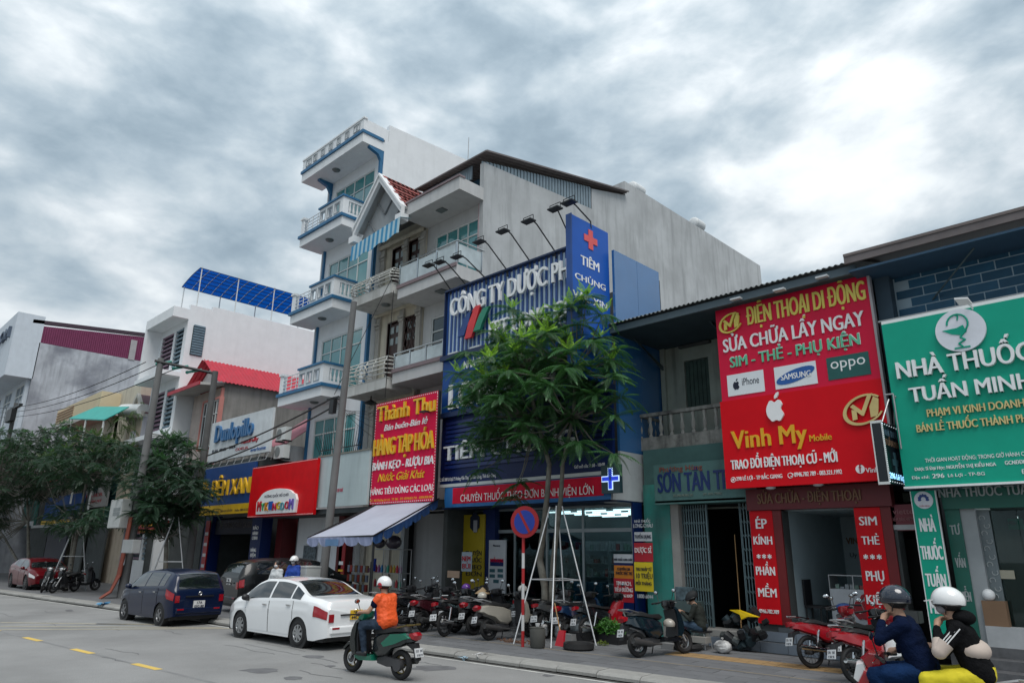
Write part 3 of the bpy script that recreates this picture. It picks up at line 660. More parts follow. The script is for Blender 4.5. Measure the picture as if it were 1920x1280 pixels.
for k in range(4): x = PX0+.3+k*1.1; part('sign_bracket', MB().box(x, x+.5, 14.95, 15.25, sbm-.05, sbm+.02), WFRAME, ps)
WLB = mat('raised_white_letter', (.78, .79, .8), .4, var=.02)
TX('CÔNG TY DƯỢC PHẨM', (848, 590), (1112, 513), 559, 15, WLB, ps, off=.02, depth=.09, bold=.035, split=True)
TX('FPT LONG CHÂU', (921, 625), (1120, 588), 597, 15, WLB, ps, off=.02, depth=.09, bold=.035, split=True)
for i, (u, c, dz) in enumerate(((863, (.012, .05, .2), -.06), (876, (.62, .03, .035), 0), (892, (.02, .22, .13), -.02))):
    a = W(u, 645, 15).x; z0, z1 = (8.95, 10.0) if i == 1 else (9.15+dz, 9.85); sh = .33; ww = .42
    pts = [(a, z0), (a+ww*.8, z0), (a+ww*1.0, z0+.2), (a+ww+sh, z1), (a+sh+.15, z1), (a+sh-.05, z1-.2)]
    part('logo_tab', MB().prism(pts, 'y', 14.86, 14.97), mat('tab%s' % ['_blue', '_red', '_green'][i], c, .4), ps)
# gooseneck lamps
for i, (u, v) in enumerate(((845, 543), (875, 535), (912, 523), (952, 508), (994, 490), (1042, 473), (1066, 407), (1108, 415))):
    hu, hv = ((805, 494), (826, 488), (858, 478), (900, 450), (944, 430), (992, 411), (1042, 388), (1068, 376))[i]
    b = W(u, v, 15.05) if i < 6 else (W(1062, 430, 15.05) if i == 6 else WX(1108, 416, -11.3)); yb = b.y
    h_ = W(hu, hv, 14.2 if i < 6 else 13.9); h_.x = b.x+.02 if i < 6 else h_.x
    h_ = Vector((b.x-.0, b.y-1.05, 0)); hh = None
    # solve the head height so that it stands above the sign
    d = ray(hu, hv); Xh = b.x-.35; t_ = (b.y-1.1)/d.y; hp = Vector((0, 0, CH))+d*t_
    t = lthing('gooseneck_lamp', ['first gooseneck floodlight from the left above the slatted blue sign', 'second gooseneck floodlight from the left above the slatted blue sign', 'third gooseneck floodlight from the left above the slatted blue sign', 'fourth gooseneck floodlight from the left above the slatted blue sign', 'fifth gooseneck floodlight from the left above the slatted blue sign', 'sixth gooseneck floodlight from the left, last over the slats before the vertical lightbox', 'gooseneck floodlight rising just behind the vertical blue lightbox', 'topmost gooseneck floodlight standing on the vertical blue lightbox'][i], 'floodlight', tuple(b), group='gooseneck floodlights over the pharmacy sign')
    v_ = hp-b; part('arm', MB().path([(0, 0, -.2), v_*.02, Vector((v_.x*.72, v_.y*.72, v_.z*.92)), Vector((v_.x*.84, v_.y*.84, v_.z*1.0)), v_*.97], .022, n=6), BLACKM, t)
    mb = MB(); c = v_; mb.box(c.x-.2, c.x+.2, c.y-.16, c.y+.1, c.z-.1, c.z-.06); part('lamp_head', mb, BLACKM, t)
    mb = MB(); mb.path([(c.x-.2, c.y-.03, c.z-.08), (c.x-.2, c.y-.03, c.z+.08), (c.x+.2, c.y-.03, c.z+.08), (c.x+.2, c.y-.03, c.z-.08)], .012, n=4); part('yoke', mb, BLACKM, t)
# vertical lightbox
lb = thing('vertical_lightbox', 'tall vertical blue lightbox with red cross projecting from the pharmacy', 'sign', (-11.4, 14.5, 3))
LX = -11.3; ltop = WX(1072, 401, LX); lbk = WX(1140, 435, LX)
part('box', MB().box(LX-.16, LX, ltop.y, lbk.y, 3.9+2.7, ltop.z), mat('lightbox_blue', (.01, .09, .42), .4, spec=.3, var=.05), lb, bevel=.01)
part('box_edge', MB().box(LX-.2, LX+.004, ltop.y-.03, ltop.y-.001, 6.6, ltop.z+.03), mat('slat_blue', (.012, .06, .24), .4), lb)
cr = WX(1107, 450, LX); a, b = .1, .3; part('red_cross', MB().box(LX+.002, LX+.02, cr.y-a, cr.y+a, cr.z-b, cr.z+b).box(LX+.003, LX+.019, cr.y-b, cr.y-a-.001, cr.z-a, cr.z+a).box(LX+.003, LX+.019, cr.y+a+.001, cr.y+b, cr.z-a, cr.z+a), mat('coral_red', (.7, .09, .09), .4), lb)
for s_, p1, p2, tp_ in (('TIÊM', (1089, 498), (1123, 508), 481), ('CHỦNG', (1078, 522), (1135, 545), 511), ('VẮC XIN', (1074, 557), (1138, 582), 543)):
    q1, q2 = WX(*p1, LX), WX(*p2, LX); lettering(s_, q1.y, q2.y, (q1.z+q2.z)/2, WX(p1[0], tp_, LX).z-q1.z, 0, WLET, lb, depth=.012, bold=.02, rot=LX+.002, split=True)
# middle panel
lz0, lz1 = 6.0, 8.4
mp_ = thing('long_blue_sign', 'plain dark blue sign with large white pharmacy name, half hidden by the tree', 'sign', (-14.7, 15, 6))
z0_ = W(825, 775, 15).z; z1_ = 8.4
part('sign_board', MB().box(PX0, PX1-.02, 15.02, 15.2, z0_, z1_), BLUE, mp_)
TX('LONG CHÂU', (844, 757), (1118, 728), 712, 15.02, WLB, mp_, off=.002, depth=.07, bold=.035, split=True)
TX('NHÀ THUỐC', (870, 690), (930, 678), 676, 15.02, WLET, mp_, off=.002, bold=.02)
TX('ĐC: Số 300 Lê Lợi, P. Hoàng Văn Thụ, Tp. Bắc Giang, Tỉnh Bắc Giang', (829, 774), (1000, 757), 769, 15.02, WLET, mp_, off=.002)
part('ledge', MB().box(PX0, PX1-.02, 14.9, 15.3, z0_-.2, z0_-.04), mat('dark_blue_frame', (.006, .02, .07)), mp_)
lp = thing('grooved_blue_sign', 'dark blue sign with horizontal grooves between the name board and the red banner', 'sign', (-14.7, 15, 4))
z3 = W(819, 909, 15).z; z2 = z0_-.2
part('sign_board', MB().box(PX0-.02, PX1-.02, 15.1, 15.2, z3, z2), NAVY, lp)
k = 0; z = z3+.5
while z < z2-.15:
    part('groove_strip', MB().box(PX0+.25, PX1-.25, 15.04, 15.098, z, z+.1), mat('groove_strip', (.007, .022, .12), .35), lp); z += .145
TX('TIÊM CHỦNG', (834, 858), (1080, 842), 832, 15.04, WLB, lp, off=.0, depth=.07, bold=.03, split=True)
TX('ĐC: Số 300 Lê Lợi, P. Hoàng Văn Thụ, Tp. Bắc Giang, Tỉnh Bắc Giang', (822, 903), (930, 893), 897, 15.1, WLET, lp)
TX('Giờ mở cửa: 7h00 - 18h00', (1077, 878), (1134, 873), 872, 15.1, WLET, lp)
part('bottom_trim', MB().box(PX0-.02, PX1, 14.98, 15.1, z3-.1, z3-.002), WFRAME, lp)
for u in (845, 795):
    pass
for (bu, bv, hu, hv, l_) in ((880, 775, 846, 760, 'black arm spotlight at the foot of the blue name board'), (822, 777, 795, 770, 'black arm spotlight reaching over the red grocery sign')):
    p, q = W(bu, bv, 15), W(hu, hv, 14.3); mb = MB(); mb.tube(p, q, .02).box(q.x-.15, q.x+.15, q.y-.08, q.y+.08, q.z-.05, q.z); one('arm_spotlight', mb, BLACKM, l_, 'spotlight', group='arm spotlights under the blue board')
bn = thing('red_banner', 'red cloth banner with white capitals and blue border over the pharmacy front', 'banner', (-14.7, 14.9, 3.4))
bz0, bz1 = 3.45, W(1000, 895, 14.95).z-.1
mb = MB(); nx = 24; x0, x1 = W(835, 940, 14.95).x, PX1+.02
def wav(x, z): return 14.93+.02*math.sin(x*3.1+z*4)+.012*math.sin(x*8+z*9)
mb = MB(); vs = []
for i in range(nx+1):
    for j in range(5): x = x0+(x1-x0)*i/nx; z = bz0+(bz1-bz0)*j/4; vs.append((x, wav(x, z), z))
mb.add(vs, [(i*5+j, (i+1)*5+j, (i+1)*5+j+1, i*5+j+1) for i in range(nx) for j in range(4)]); part('cloth', mb, mat('banner_blue', (.012, .12, .33), .5), bn, smooth=True)
mb = MB(); vs = []; ra, rb = W(850, 945, 14.95).x, PX1-.2
for i in range(nx+1):
    for j in range(5): x = ra+(rb-ra)*i/nx; z = bz0+.11+(bz1-bz0-.13)*j/4; vs.append((x, wav(x, z)-.012, z))
mb.add(vs, [(i*5+j, (i+1)*5+j, (i+1)*5+j+1, i*5+j+1) for i in range(nx) for j in range(4)]); part('cloth_print', mb, mat('banner_red', (.6, .003, .03), .55, spec=.2), bn, smooth=True)
TX('CHUYÊN THUỐC THEO ĐƠN BỆNH VIỆN LỚN', (863, 943), (1113, 922), 930, 14.88, WLET, bn, bold=.012, depth=.004, split=False)
# green cross LED
cx_ = thing('led_cross', 'lit blue and white pharmacy cross on a dark square box', 'sign', (-11.1, 14.8, 3.6))
c = W(1144, 897, 14.7); part('box', MB().box(c.x-.3, c.x+.28, 14.72, 14.85, c.z-.36, c.z+.36), mat('dark_green_panel', (.02, .05, .06), .4), cx_)
a, b = .075, .28
for r_, e_, y, nm in ((0, (.55, .75, 1), 14.705, 'cross_edge'), (.025, (.02, .06, .8), 14.69, 'cross_core')):
    mb = MB(); A, B = a-r_, b-r_; mb.box(c.x-A, c.x+A, y, y+.012, c.z-B, c.z+B).box(c.x-B, c.x-A-.001, y, y+.012, c.z-A, c.z+A).box(c.x+A+.001, c.x+B, y, y+.012, c.z-A, c.z+A); part(nm, mb, mat(nm, e_, .4, emit=.6 if r_ == 0 else .3, var=0), cx_)
# shopfront
SFY = 16.2; zt = 3.42
sx0, sx1 = W(927, 1000, SFY).x, W(1186, 1000, SFY).x
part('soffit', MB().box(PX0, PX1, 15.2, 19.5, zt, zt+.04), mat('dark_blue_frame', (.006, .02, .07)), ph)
rm = backbox(ph, PX0+.3, PX1-.35, 16.4, 20.5, .3, 3.38, mat('shop_room', (.14, .19, .2), .8, var=.1))
TUBE = mat('fluorescent_tube', (.9, .97, 1), .5, emit=2.2, var=0)
for i in range(5):
    for j in range(3):
        y = 16.9+i*.75; x = -15.2+j*1.35; part('ceiling_tube', MB().box(x, x+1.05, y, y+.05, 3.3, 3.34), TUBE, ph)
part('plinth', MB().box(PX0+.3, PX1, 16.1, 16.45, .1, .5), mat('grey_tile_plinth', (.12, .125, .13), .4), ph)
fr = MB(); fx = [sx0, sx0+(sx1-sx0)*.17, sx0+(sx1-sx0)*.42, sx0+(sx1-sx0)*.68, sx1]; zm = W(1000, 995, SFY).z
for x in fx: fr.box(x-.035, x+.035, SFY, SFY+.07, .5, zt)
fr.box(sx0, sx1, SFY+.002, SFY+.068, zm-.05, zm+.05).box(sx0, sx1, SFY+.002, SFY+.068, .5, .58).box(sx0, sx1, SFY+.002, SFY+.068, zt-.06, zt)
sf = part('shopfront_frame', fr, mat('grey_aluminium', (.25, .28, .29), .4, .3), ph)
SG = glass('shop_glass', (.6, .72, .74), .02, .85)
for i in range(4):
    for za, zb2 in ((.58, zm-.05), (zm+.05, zt-.06)): part('pane', MB().box(fx[i]+.036, fx[i+1]-.036, SFY+.03, SFY+.04, za, zb2), SG, sf)
# shelves and boxes in the shop
SHW = mat('shelf_white', (.35, .4, .42), .5)
for j, y in enumerate((19.6,)):
    for x in np.arange(-16.3, -11.8, 1.1):
        kq = int(round((x+16.3)/1.1)); sh = thing('medicine_shelf', ['leftmost', 'second from left', 'middle', 'second from right', 'rightmost'][min(kq, 4)]+' white medicine shelf unit at the back of the pharmacy', 'shelf', (x, y, .3), group='shelf units at the back of the pharmacy')
        mb = MB(); mb.box(x-.5, x+.5, y+.25, y+.3, .3, 2.5).box(x-.53, x-.5, y-.1, y+.3, .3, 2.5).box(x+.5, x+.53, y-.1, y+.3, .3, 2.5); part('carcass', mb, SHW, sh)
        for k in range(5):
            z = .5+k*.42; part('shelf', MB().box(x-.5, x+.5, y-.1, y+.25, z, z+.025), SHW, sh)
            for q in range(6):
                if random.random() < .85:
                    a = x-.46+q*.155; part('medicine_box', MB().box(a, a+.12, y-.02, y+.15, z+.026, z+.03+random.uniform(.12, .3)), mat('med_%d' % random.randint(0, 5), random.choice([(.3, .33, .35), (.05, .13, .3), (.3, .05, .05), (.2, .3, .25), (.35, .3, .1), (.1, .25, .3)]), .5), sh)
ct = one('counter', MB().box(W(1100, 1100, 17.2).x, W(1145, 1100, 17.2).x+1.3, 17.2, 17.7, .3, 1.25), SHW, 'white counter inside the pharmacy behind the glass', 'counter')
fz = thing('drink_stack', 'stack of blue drink cartons behind the pharmacy glass', 'carton stack', (-13.2, 16.6, .3))
for i in range(4):
    for j in range(4): part('carton', MB().box(-13.7+i*.27, -13.45+i*.27, 16.5, 16.75, .3+j*.26, .54+j*.26), mat('carton_blue', (.03, .12, .2), .6), fz)
# columns
def panel(name, u0, v0, u1, v1, Y, m, label, cat, th=.05, x=None):
    a, b = W(u0, v0, Y), W(u1, v1, Y); xs = sorted((a.x, b.x)); zs = sorted((a.z, b.z))
    o = thing(name, label, cat, ((xs[0]+xs[1])/2, Y, zs[0])); part('sign_board', MB().box(xs[0], xs[1], Y, Y+th, zs[0], zs[1]), m, o); return o
cy1 = 16.05
c1 = part('column', MB().box(W(905, 1000, cy1).x, W(928, 1000, cy1).x, cy1+.0, 16.4, .14, zt), NAVY, ph)
yp = panel('yellow_column_sign', 870, 965, 906, 1105, 16.0, mat('dark_yellow', (.36, .27, .01), .5), 'tall yellow column sign with dark capitals and number one badge', 'sign')
for s_, v in (('CHUYÊN', 1041), ('THUỐC', 1054), ('THEO', 1067), ('ĐƠN', 1080)): TX(s_, (873, v), (903, v-1.5), v-8, 16.0, mat('navy_ink', (.005, .01, .03)), yp, off=.002, bold=.01)
TX('1', (889, 997), (896, 997), 975, 16.0, mat('silver_ink', (.3, .3, .32)), yp, off=.03)
c_ = W(891, 980, 16); part('badge', MB().prism([(c_.x+.25*math.cos(k*math.pi/3+math.pi/6), c_.z+.02+.33*math.sin(k*math.pi/3+math.pi/6)) for k in range(6)], 'y', 15.97, 15.999), mat('navy_ink', (.005, .01, .03)), yp)
wp = panel('white_poster', 917, 1012, 947, 1112, 15.95, mat('poster_white', (.42, .43, .45), .5), 'tall white poster with job offer lines left of the no-parking sign', 'poster')
TX('Pharmacy', (925, 1024), (938, 1023.5), 1020.5, 15.95, mat('navy_ink', (.005, .01, .03)), wp, off=.002); TX('TUYỂN DỤNG', (919, 1054), (944, 1052), 1048, 15.95, RED, wp, off=.006, bold=.01)
a = W(919, 1059, 15.95); b = W(944, 1052, 15.95); part('print_block', MB().box(a.x, b.x, 15.945, 15.949, a.z-.02, b.z+.06), NAVY, wp)
for i in range(5):
    a = W(918+(i % 2)*15 if i < 4 else 925, 1072+(i//2)*10, 15.95); part('print_block', MB().box(a.x, a.x+.24, 15.944, 15.948, a.z, a.z+.1), mat('teal_ink', (.02, .08, .1)), wp)
# right column with job notices
rc = part('column', MB().box(W(1187, 1040, 15.9).x, PX1, 15.9, 16.3, .5, zt), NAVY, ph)
rc2 = part('column', MB().box(W(1152, 1090, 15.95).x, W(1187, 1090, 15.95).x, 15.95, 16.15, .5, 1.9), NAVY, ph)
def rectsign(par, u0, v0, u1, v1, Y, m, nm='print_block', th=.004):
    a, b = W(u0, v1, Y), W(u1, v1, Y); zt_ = W(u0, v0, Y).z; part(nm, MB().box(a.x, b.x, Y-th, Y-.0005, a.z, zt_), m, par)
js = thing('job_notice', 'white, red and yellow recruitment notices on the navy column by the teal pillar', 'notice', (-11.8, 15.9, .6))
PW = mat('print_white', (.45, .47, .5), .5); PY_ = mat('print_yellow', (.62, .47, .01), .45); PR = mat('print_red', (.38, .008, .02), .45)
rectsign(js, 1190, 997, 1223, 1014, 15.9, PW); rectsign(js, 1190, 1017, 1225, 1052, 15.9, PR); rectsign(js, 1191, 1053, 1226, 1107, 15.9, PY_)
NK = mat('navy_ink', (.005, .01, .03))
TX('NHÀ THUỐC', (1190, 979), (1220, 979), 974, 15.9, PW, js, off=.002); TX('LONG CHÂU', (1188, 989), (1224, 988), 982, 15.9, PW, js, off=.002, bold=.008)
TX('TUYỂN DỤNG', (1191, 1009), (1221, 1008), 1003, 15.9, NK, js, off=.006); TX('DƯỢC SĨ', (1191, 1036), (1222, 1035), 1027, 15.9, WLET, js, off=.006, bold=.015)
TX('THU NHẬP TỪ', (1193, 1070), (1222, 1069), 1064, 15.9, NK, js, off=.006); TX('10 TRIỆU', (1194, 1084), (1224, 1083), 1075, 15.9, NK, js, off=.006, bold=.012); TX('MỖI THÁNG', (1193, 1096), (1222, 1096), 1090, 15.9, NK, js, off=.006)
TX('1800 6044', (1196, 1121), (1225, 1121), 1114, 15.9, PW, js, off=.002)
js2 = thing('clinic_notice', 'orange and red medical specialist notice low on the column left of the yellow job notice', 'notice', (-12.7, 15.95, .6))
rectsign(js2, 1151, 1038, 1187, 1054, 15.95, PW); rectsign(js2, 1152, 1059, 1188, 1083, 15.95, mat('print_orange', (.55, .18, .01), .45)); rectsign(js2, 1152, 1083, 1189, 1127, 15.95, PR)
TX('NHÀ THUỐC LONG CHÂU', (1152, 1051), (1186, 1050), 1047, 15.95, NK, js2, off=.006)
TX('CHUYÊN GIA', (1158, 1069), (1182, 1068), 1064, 15.95, NK, js2, off=.006); TX('THUỐC ĐẶC TRỊ', (1155, 1077), (1186, 1076), 1072, 15.95, NK, js2, off=.006)
TX('TIM MẠCH,', (1156, 1097), (1184, 1096), 1090, 15.95, WLET, js2, off=.006, bold=.01); TX('TIỂU ĐƯỜNG', (1153, 1109), (1187, 1108), 1102, 15.95, WLET, js2, off=.006, bold=.01); TX('CƠ XƯƠNG KHỚP', (1153, 1119), (1187, 1118), 1114, 15.95, WLET, js2, off=.006)
# ------------------------------------------------------------------ weathered teal house with balustrade
th_ = thing('balcony_house', 'low weathered house with mouldy balustrade balcony and green shutter under a corrugated roof', 'house', (-9.5, 17.5, 0))
TY = 17.6; TX0, TX1 = -11.05, -4.45
TEALM = mat('mouldy_teal_render', (.34, .38, .34), .9, var=.18, scale=1.3, grime=.6, gcol=(.08, .09, .08), blotch=.6, bcol=(.36, .34, .29), bump=.3)
sha, shb = W(1282, 677, TY), W(1334, 765, TY)
hs = [(sha.x, shb.x, shb.z, W(1308, 672, TY).z)]
mb = MB(); wall_holes(mb, TX0, TX1, 3.3, 8.4, TY, .2, hs); mb.box(TX0, TX0+.2, TY+.2, 24, .1, 8.4).box(TX1-.2, TX1, TY+.2, 24, .1, 8.4); part('wall', mb, TEALM, th_)
h = hs[0]; WOODG = mat('green_shutter_wood', (.05, .085, .075), .8, var=.3, scale=3, grime=.5)
mb = MB(); sf = part('shutter', MB().box(h[0], h[1], TY+.12, TY+.14, h[2], h[3]), WOODG, th_)
for i in range(6):
    w_ = (h[1]-h[0])/6; part('plank', MB().box(h[0]+i*w_+.008, h[0]+(i+1)*w_-.008, TY+.06, TY+.118, h[2]+.02, h[3]-.02), WOODG, sf)
va, vb = W(1276, 655, TY), W(1334, 640, TY)
mb = MB()
for i in range(3): mb.box(va.x, vb.x, TY-.1, TY-.002, va.z+i*.17, va.z+i*.17+.07)
for i in range(3): part('vent_louvre', MB().box(va.x, vb.x, TY-.12, TY-.002, va.z+i*.18, va.z+i*.18+.07), mat('sooty_concrete', (.08, .085, .085), .9, var=.2), th_)
part('side_trim', MB().box(TX0-.003, TX0+.14, TY-.1, TY-.003, 3.3, 8.3), TEALM, th_)
# balcony
BY = 16.4; bz0, bz1 = 4.85, 5.2; rz = 5.78
MOLD = mat('mouldy_concrete', (.25, .25, .235), .95, var=.25, scale=4, grime=.9, gcol=(.035, .037, .035), blotch=.8, bcol=(.07, .07, .068), bump=.5)
bal = part('balcony', MB().box(-11.2, TX1, BY, TY-.003, bz0, bz1), MOLD, th_)
part('handrail', MB().box(-11.22, TX1, BY-.02, BY+.14, rz, rz+.09).box(-11.22, -11.08, BY+.14, TY-.003, rz, rz+.09), MOLD, bal)
prof = [(.055, 0), (.06, .04), (.03, .08), (.05, .16), (.062, .24), (.045, .33), (.028, .42), (.045, .47), (.05, .52), (.05, .575)]
bme = mkmesh('baluster', MB().lathe((0, 0, 0), prof, 8), smooth=True, m=mat('pale_baluster', (.33, .33, .31), .9, var=.2, scale=5, grime=.6, gcol=(.08, .08, .08)))
for i in range(12): piece('baluster', bme, (-11.14+i*.335, BY+.06, bz1), bal)
for i in range(2): piece('baluster', bme, (-11.14, BY+.4+i*.36, bz1), bal)
# corrugated roof
e0, e1 = W(1146, 607, 15.35), W(1600, 491, 15.05)
rf = MB(); rf.corr((-11.35, 15.05, 8.22), (6.85, 0, 0), (0, 9, 2.6), .13, .022); part('roof', rf, mat('weathered_grey_sheet', (.13, .14, .14), .7, .2, var=.2, scale=2), th_)
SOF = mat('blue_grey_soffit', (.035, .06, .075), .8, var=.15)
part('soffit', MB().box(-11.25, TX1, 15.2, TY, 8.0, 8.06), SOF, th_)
mb = MB()
for x in (-11.0, -8.6, -6.2): mb.slab([(x, 16.2, 8.0), (x, TY-.01, 7.3), (x, TY-.01, 7.42), (x, 16.05, 8.0)], (.06, 0, 0))
part('roof_bracket', mb, mat('teal_steel', (.06, .09, .1), .6), th_)
part('fascia', MB().box(-11.3, TX1-.1, 15.12, 15.2, 7.98, 8.16), mat('grey_blue_fascia', (.07, .10, .12), .7), th_)
for u, v, l_ in ((1382, 560, 'small white floodlight left under the corrugated eave'), (1463, 543, 'large white floodlight in the middle under the corrugated eave'), (1543, 519, 'small white floodlight right under the corrugated eave')):
    p = W(u, v, 15.1); mb = MB(); mb.box(p.x-.13, p.x+.13, p.y-.12, p.y+.05, p.z-.04, p.z).tube((p.x, p.y, p.z), (p.x, p.y+.1, 8.0), .015); one('floodlight', mb, mat('pale_lamp', (.5, .53, .55), .4), l_, 'floodlight', group='floodlights under the corrugated eave')
# ground floor of the teal house
TEAL = mat('turquoise_paint', (.03, .22, .19), .7, var=.2, scale=1.5, grime=.6, gcol=(.02, .07, .065), blotch=.35, bcol=(.12, .17, .16))
GYF = 16.25
pa, pb = W(1234, 1100, GYF).x, W(1264, 1100, GYF).x
part('pillar', MB().box(-11.0, W(1258, 1000, GYF).x, GYF, GYF+.4, .1, 3.9), TEAL, th_)
part('pillar', MB().box(W(1258, 1000, GYF).x+.002, W(1273, 1000, GYF).x, GYF+.02, GYF+.42, .1, 3.6), CONC, th_)
part('beam', MB().box(-10.99, -7.9, GYF+.05, GYF+.5, 3.35, 4.84), mat('teal_beam', (.05, .12, .115), .8, var=.15), th_)
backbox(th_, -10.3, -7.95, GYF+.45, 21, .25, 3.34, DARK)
part('threshold', MB().box(-10.4, -7.9, 16.0, GYF+.45, .1, .42), CONC, th_)
# folding gate leaves
def gate_leaf(u0, u1, label):
    a, b = W(u0, 1000, 16.45).x, W(u1, 1000, 16.45).x; g = thing('folding_gate', label, 'gate', ((a+b)/2, 16.45, .42), group='grey folding steel gate leaves')
    n = max(3, int((b-a)/.065)); GM = mat('blue_grey_steel', (.16, .23, .25), .55, .3, var=.15)
    me = mkmesh('gate_bar', MB().box(-.012, .012, -.015, .015, 0, 2.9), m=GM)
    for i in range(n+1): piece('gate_bar', me, (a+(b-a)*i/n, 16.45, .43), g)
    mb = MB()
    for k in range(9):
        z = .6+k*.32
        for i in range(n): x0 = a+(b-a)*i/n; x1 = a+(b-a)*(i+1)/n; mb.tube((x0, 16.43, z), (x1, 16.43, z+.1), .006, n=3); mb.tube((x0, 16.43, z+.1), (x1, 16.43, z), .006, n=3)
    part('cross_links', mb, GM, g, kind='stuff')
    part('gate_frame', MB().box(a-.03, a-.013, 16.42, 16.48, .43, 3.34).box(b+.013, b+.04, 16.42, 16.48, .43, 3.34), GM, g)
gate_leaf(1276, 1326, 'wide half-open folding steel gate right of the turquoise pillar'); gate_leaf(1392, 1409, 'narrow bunched folding gate leaf beside the red repair pillar')
st_ = panel('paint_shop_sign', 1225, 872, 1420, 938, 15.9, mat('faded_green_board', (.06, .14, .135), .6, var=.15, grime=.35, gcol=(.03, .06, .06)), 'faded green board with dark blue capitals above the folding gate', 'sign', th=.06)
TX('SƠN TÂN TRANG', (1235, 926), (1425, 909), 892, 15.9, mat('deep_blue_ink', (.004, .02, .11), .5), st_, off=.004, bold=.03, split=True)
TX('Phương Hùng', (1237, 885), (1317, 879), 876, 15.9, mat('faded_red_ink', (.2, .05, .035)), st_, off=.004, bold=.01)
TX('ĐT: 0982 MOBILE 537', (1263, 931), (1300, 929), 927, 15.9, mat('faded_pale_ink', (.2, .25, .22)), st_, off=.004); TX('ĐT: 0975 793961', (1319, 928), (1354, 926), 924, 15.9, mat('faded_pale_ink', (.2, .25, .22)), st_, off=.004)
part('light_ledge', MB().box(-10.4, -7.9, 15.9, 15.96, 3.38, 3.43), TEAL, st_)

# ------------------------------------------------------------------ red phone shop sign
VY = 15.45
vs_ = thing('phone_shop_sign', 'huge red phone shop sign with white logo, gold lettering and three brand cards', 'sign', (-6.3, VY, 3.6))
va = W(1342, 590, VY); vb = W(1632, 512, VY); vc = W(1370, 912, VY); vd = W(1665, 905, VY)
vx0, vx1 = -8.07, -4.45; vz0, vz1 = 3.6, 8.0
split_z = W(1500, 732, VY).z
part('lower_board', MB().box(vx0-.04, vx1+.0, VY-.04, VY+.12, vz0, split_z), mat('sign_red', (.62, .001, .008), .5, var=.05, spec=.2), vs_)
UPM = mat('upper_sign_red', (.62, .006, .045), .5, var=.04, spec=.25)
part('upper_board', MB().box(vx0, vx1+.0, VY, VY+.12, split_z+.001, vz1), UPM, vs_)
part('sign_edge', MB().box(vx1+.001, vx1+.05, VY-.03, VY+.12, vz0, vz1), mat('pale_edge', (.35, .33, .34), .5), vs_)
GOLD = mat('gold_paint', (.72, .58, .10), .45, var=.05); MINT = mat('mint_letter', (.12, .5, .3), .45, var=.04)
TX('ĐIỆN THOẠI DI ĐỘNG', (1402, 609), (1624, 562), 577, VY, GOLD, vs_, off=.0, bold=.03, depth=.03, split=True)
TX('SỬA CHỮA LẤY NGAY', (1358, 660), (1622, 611), 636, VY, WLET, vs_, bold=.03, depth=.03, split=True)
TX('SIM - THẺ - PHỤ KIỆN', (1370, 689), (1614, 646), 669, VY, WLET, vs_, bold=.045, depth=.012, split=True)
TX('SIM - THẺ - PHỤ KIỆN', (1371, 688.5), (1613, 646.5), 670, VY, MINT, vs_, bold=.02, depth=.03, split=True)
def emblem(par, cu, cv, ru, rv, Y, m):
    c = W(cu, cv, Y); rx = (W(cu+ru, cv, Y).x-W(cu-ru, cv, Y).x)/2; rz_ = (W(cu, cv-rv, Y).z-W(cu, cv+rv, Y).z)/2
    mb = MB(); n = 40; a = R(38); vs = []
    def el(t, k): x = k*rx*1.15*math.cos(t); z = k*rz_*.8*math.sin(t); return (c.x+x*math.cos(a*.55)-z*math.sin(a*.55), c.z+x*math.sin(a*.55)+z*math.cos(a*.55))
    F = []
    t0, t1 = R(20), R(318)
    for i in range(n+1):
        t = t0+(t1-t0)*i/n; wv = .1+.08*math.sin(math.pi*i/n); 
        F.append((el(t, 1.0), el(t, 1-wv)))
    vs = [(p[0], Y-.05, p[1]) for q in F for p in q]+[(p[0], Y-.005, p[1]) for q in F for p in q]; k = 2*(n+1)
    fs = []
    for i in range(n): fs += [(2*i, 2*i+1, 2*i+3, 2*i+2), (2*i, 2*i+2, 2*i+2+k, 2*i+k), (2*i+1, 2*i+1+k, 2*i+3+k, 2*i+3)]
    mb.add(vs, fs); part('emblem_ring', mb, m, par)
    S = rx; Z = rz_
    def P_(x, z): return (c.x+x*S, c.z+z*Z)
    mb = MB(); mb.prism([P_(-.62, .05), P_(-.36, .0), P_(-.36, -.5), P_(-.62, -.55)], 'y', Y-.05, Y-.005)
    mb.prism([P_(-.68, .22), P_(-.5, .35), P_(-.08, -.05), P_(.32, .78), P_(.58, .84), P_(.0, -.35), P_(-.1, -.33)], 'y', Y-.056, Y-.006)
    mb.prism([P_(.34, .12), P_(.6, .66), P_(.86, .5), P_(.8, .0), P_(.72, -.42), P_(.34, -.48)], 'y', Y-.05, Y-.005)
    part('emblem_monogram', mb, m, par)
emblem(vs_, 1371, 606, 20, 22, VY, GOLD)
GOLDM = mat('gold_foil', (.62, .47, .2), .28, .85, var=.15)
emblem(vs_, 1620, 768, 36, 34, VY-.04, GOLDM)
def card(u0, v0, u1, v1, m): # corners left-top .. right-top photo
    a = W(u0, v0, VY); b = W(u1, v1, VY); return a, b
def cardbox(ua, va_, ub, vb2, vlow, m):
    a = W(ua, va_, VY); b = W(ub, vb2, VY); c = W(ua, vlow, VY); zt2 = (a.z+b.z)/2; part('brand_card', MB().box(a.x, b.x, VY-.012, VY-.001, c.z, zt2), m, vs_); return a.x, b.x, c.z, zt2
CW = mat('card_white', (.72, .75, .78), .4, var=.02)
x0, x1, z0, z1 = cardbox(1363, 704, 1431, 693, 744, CW)
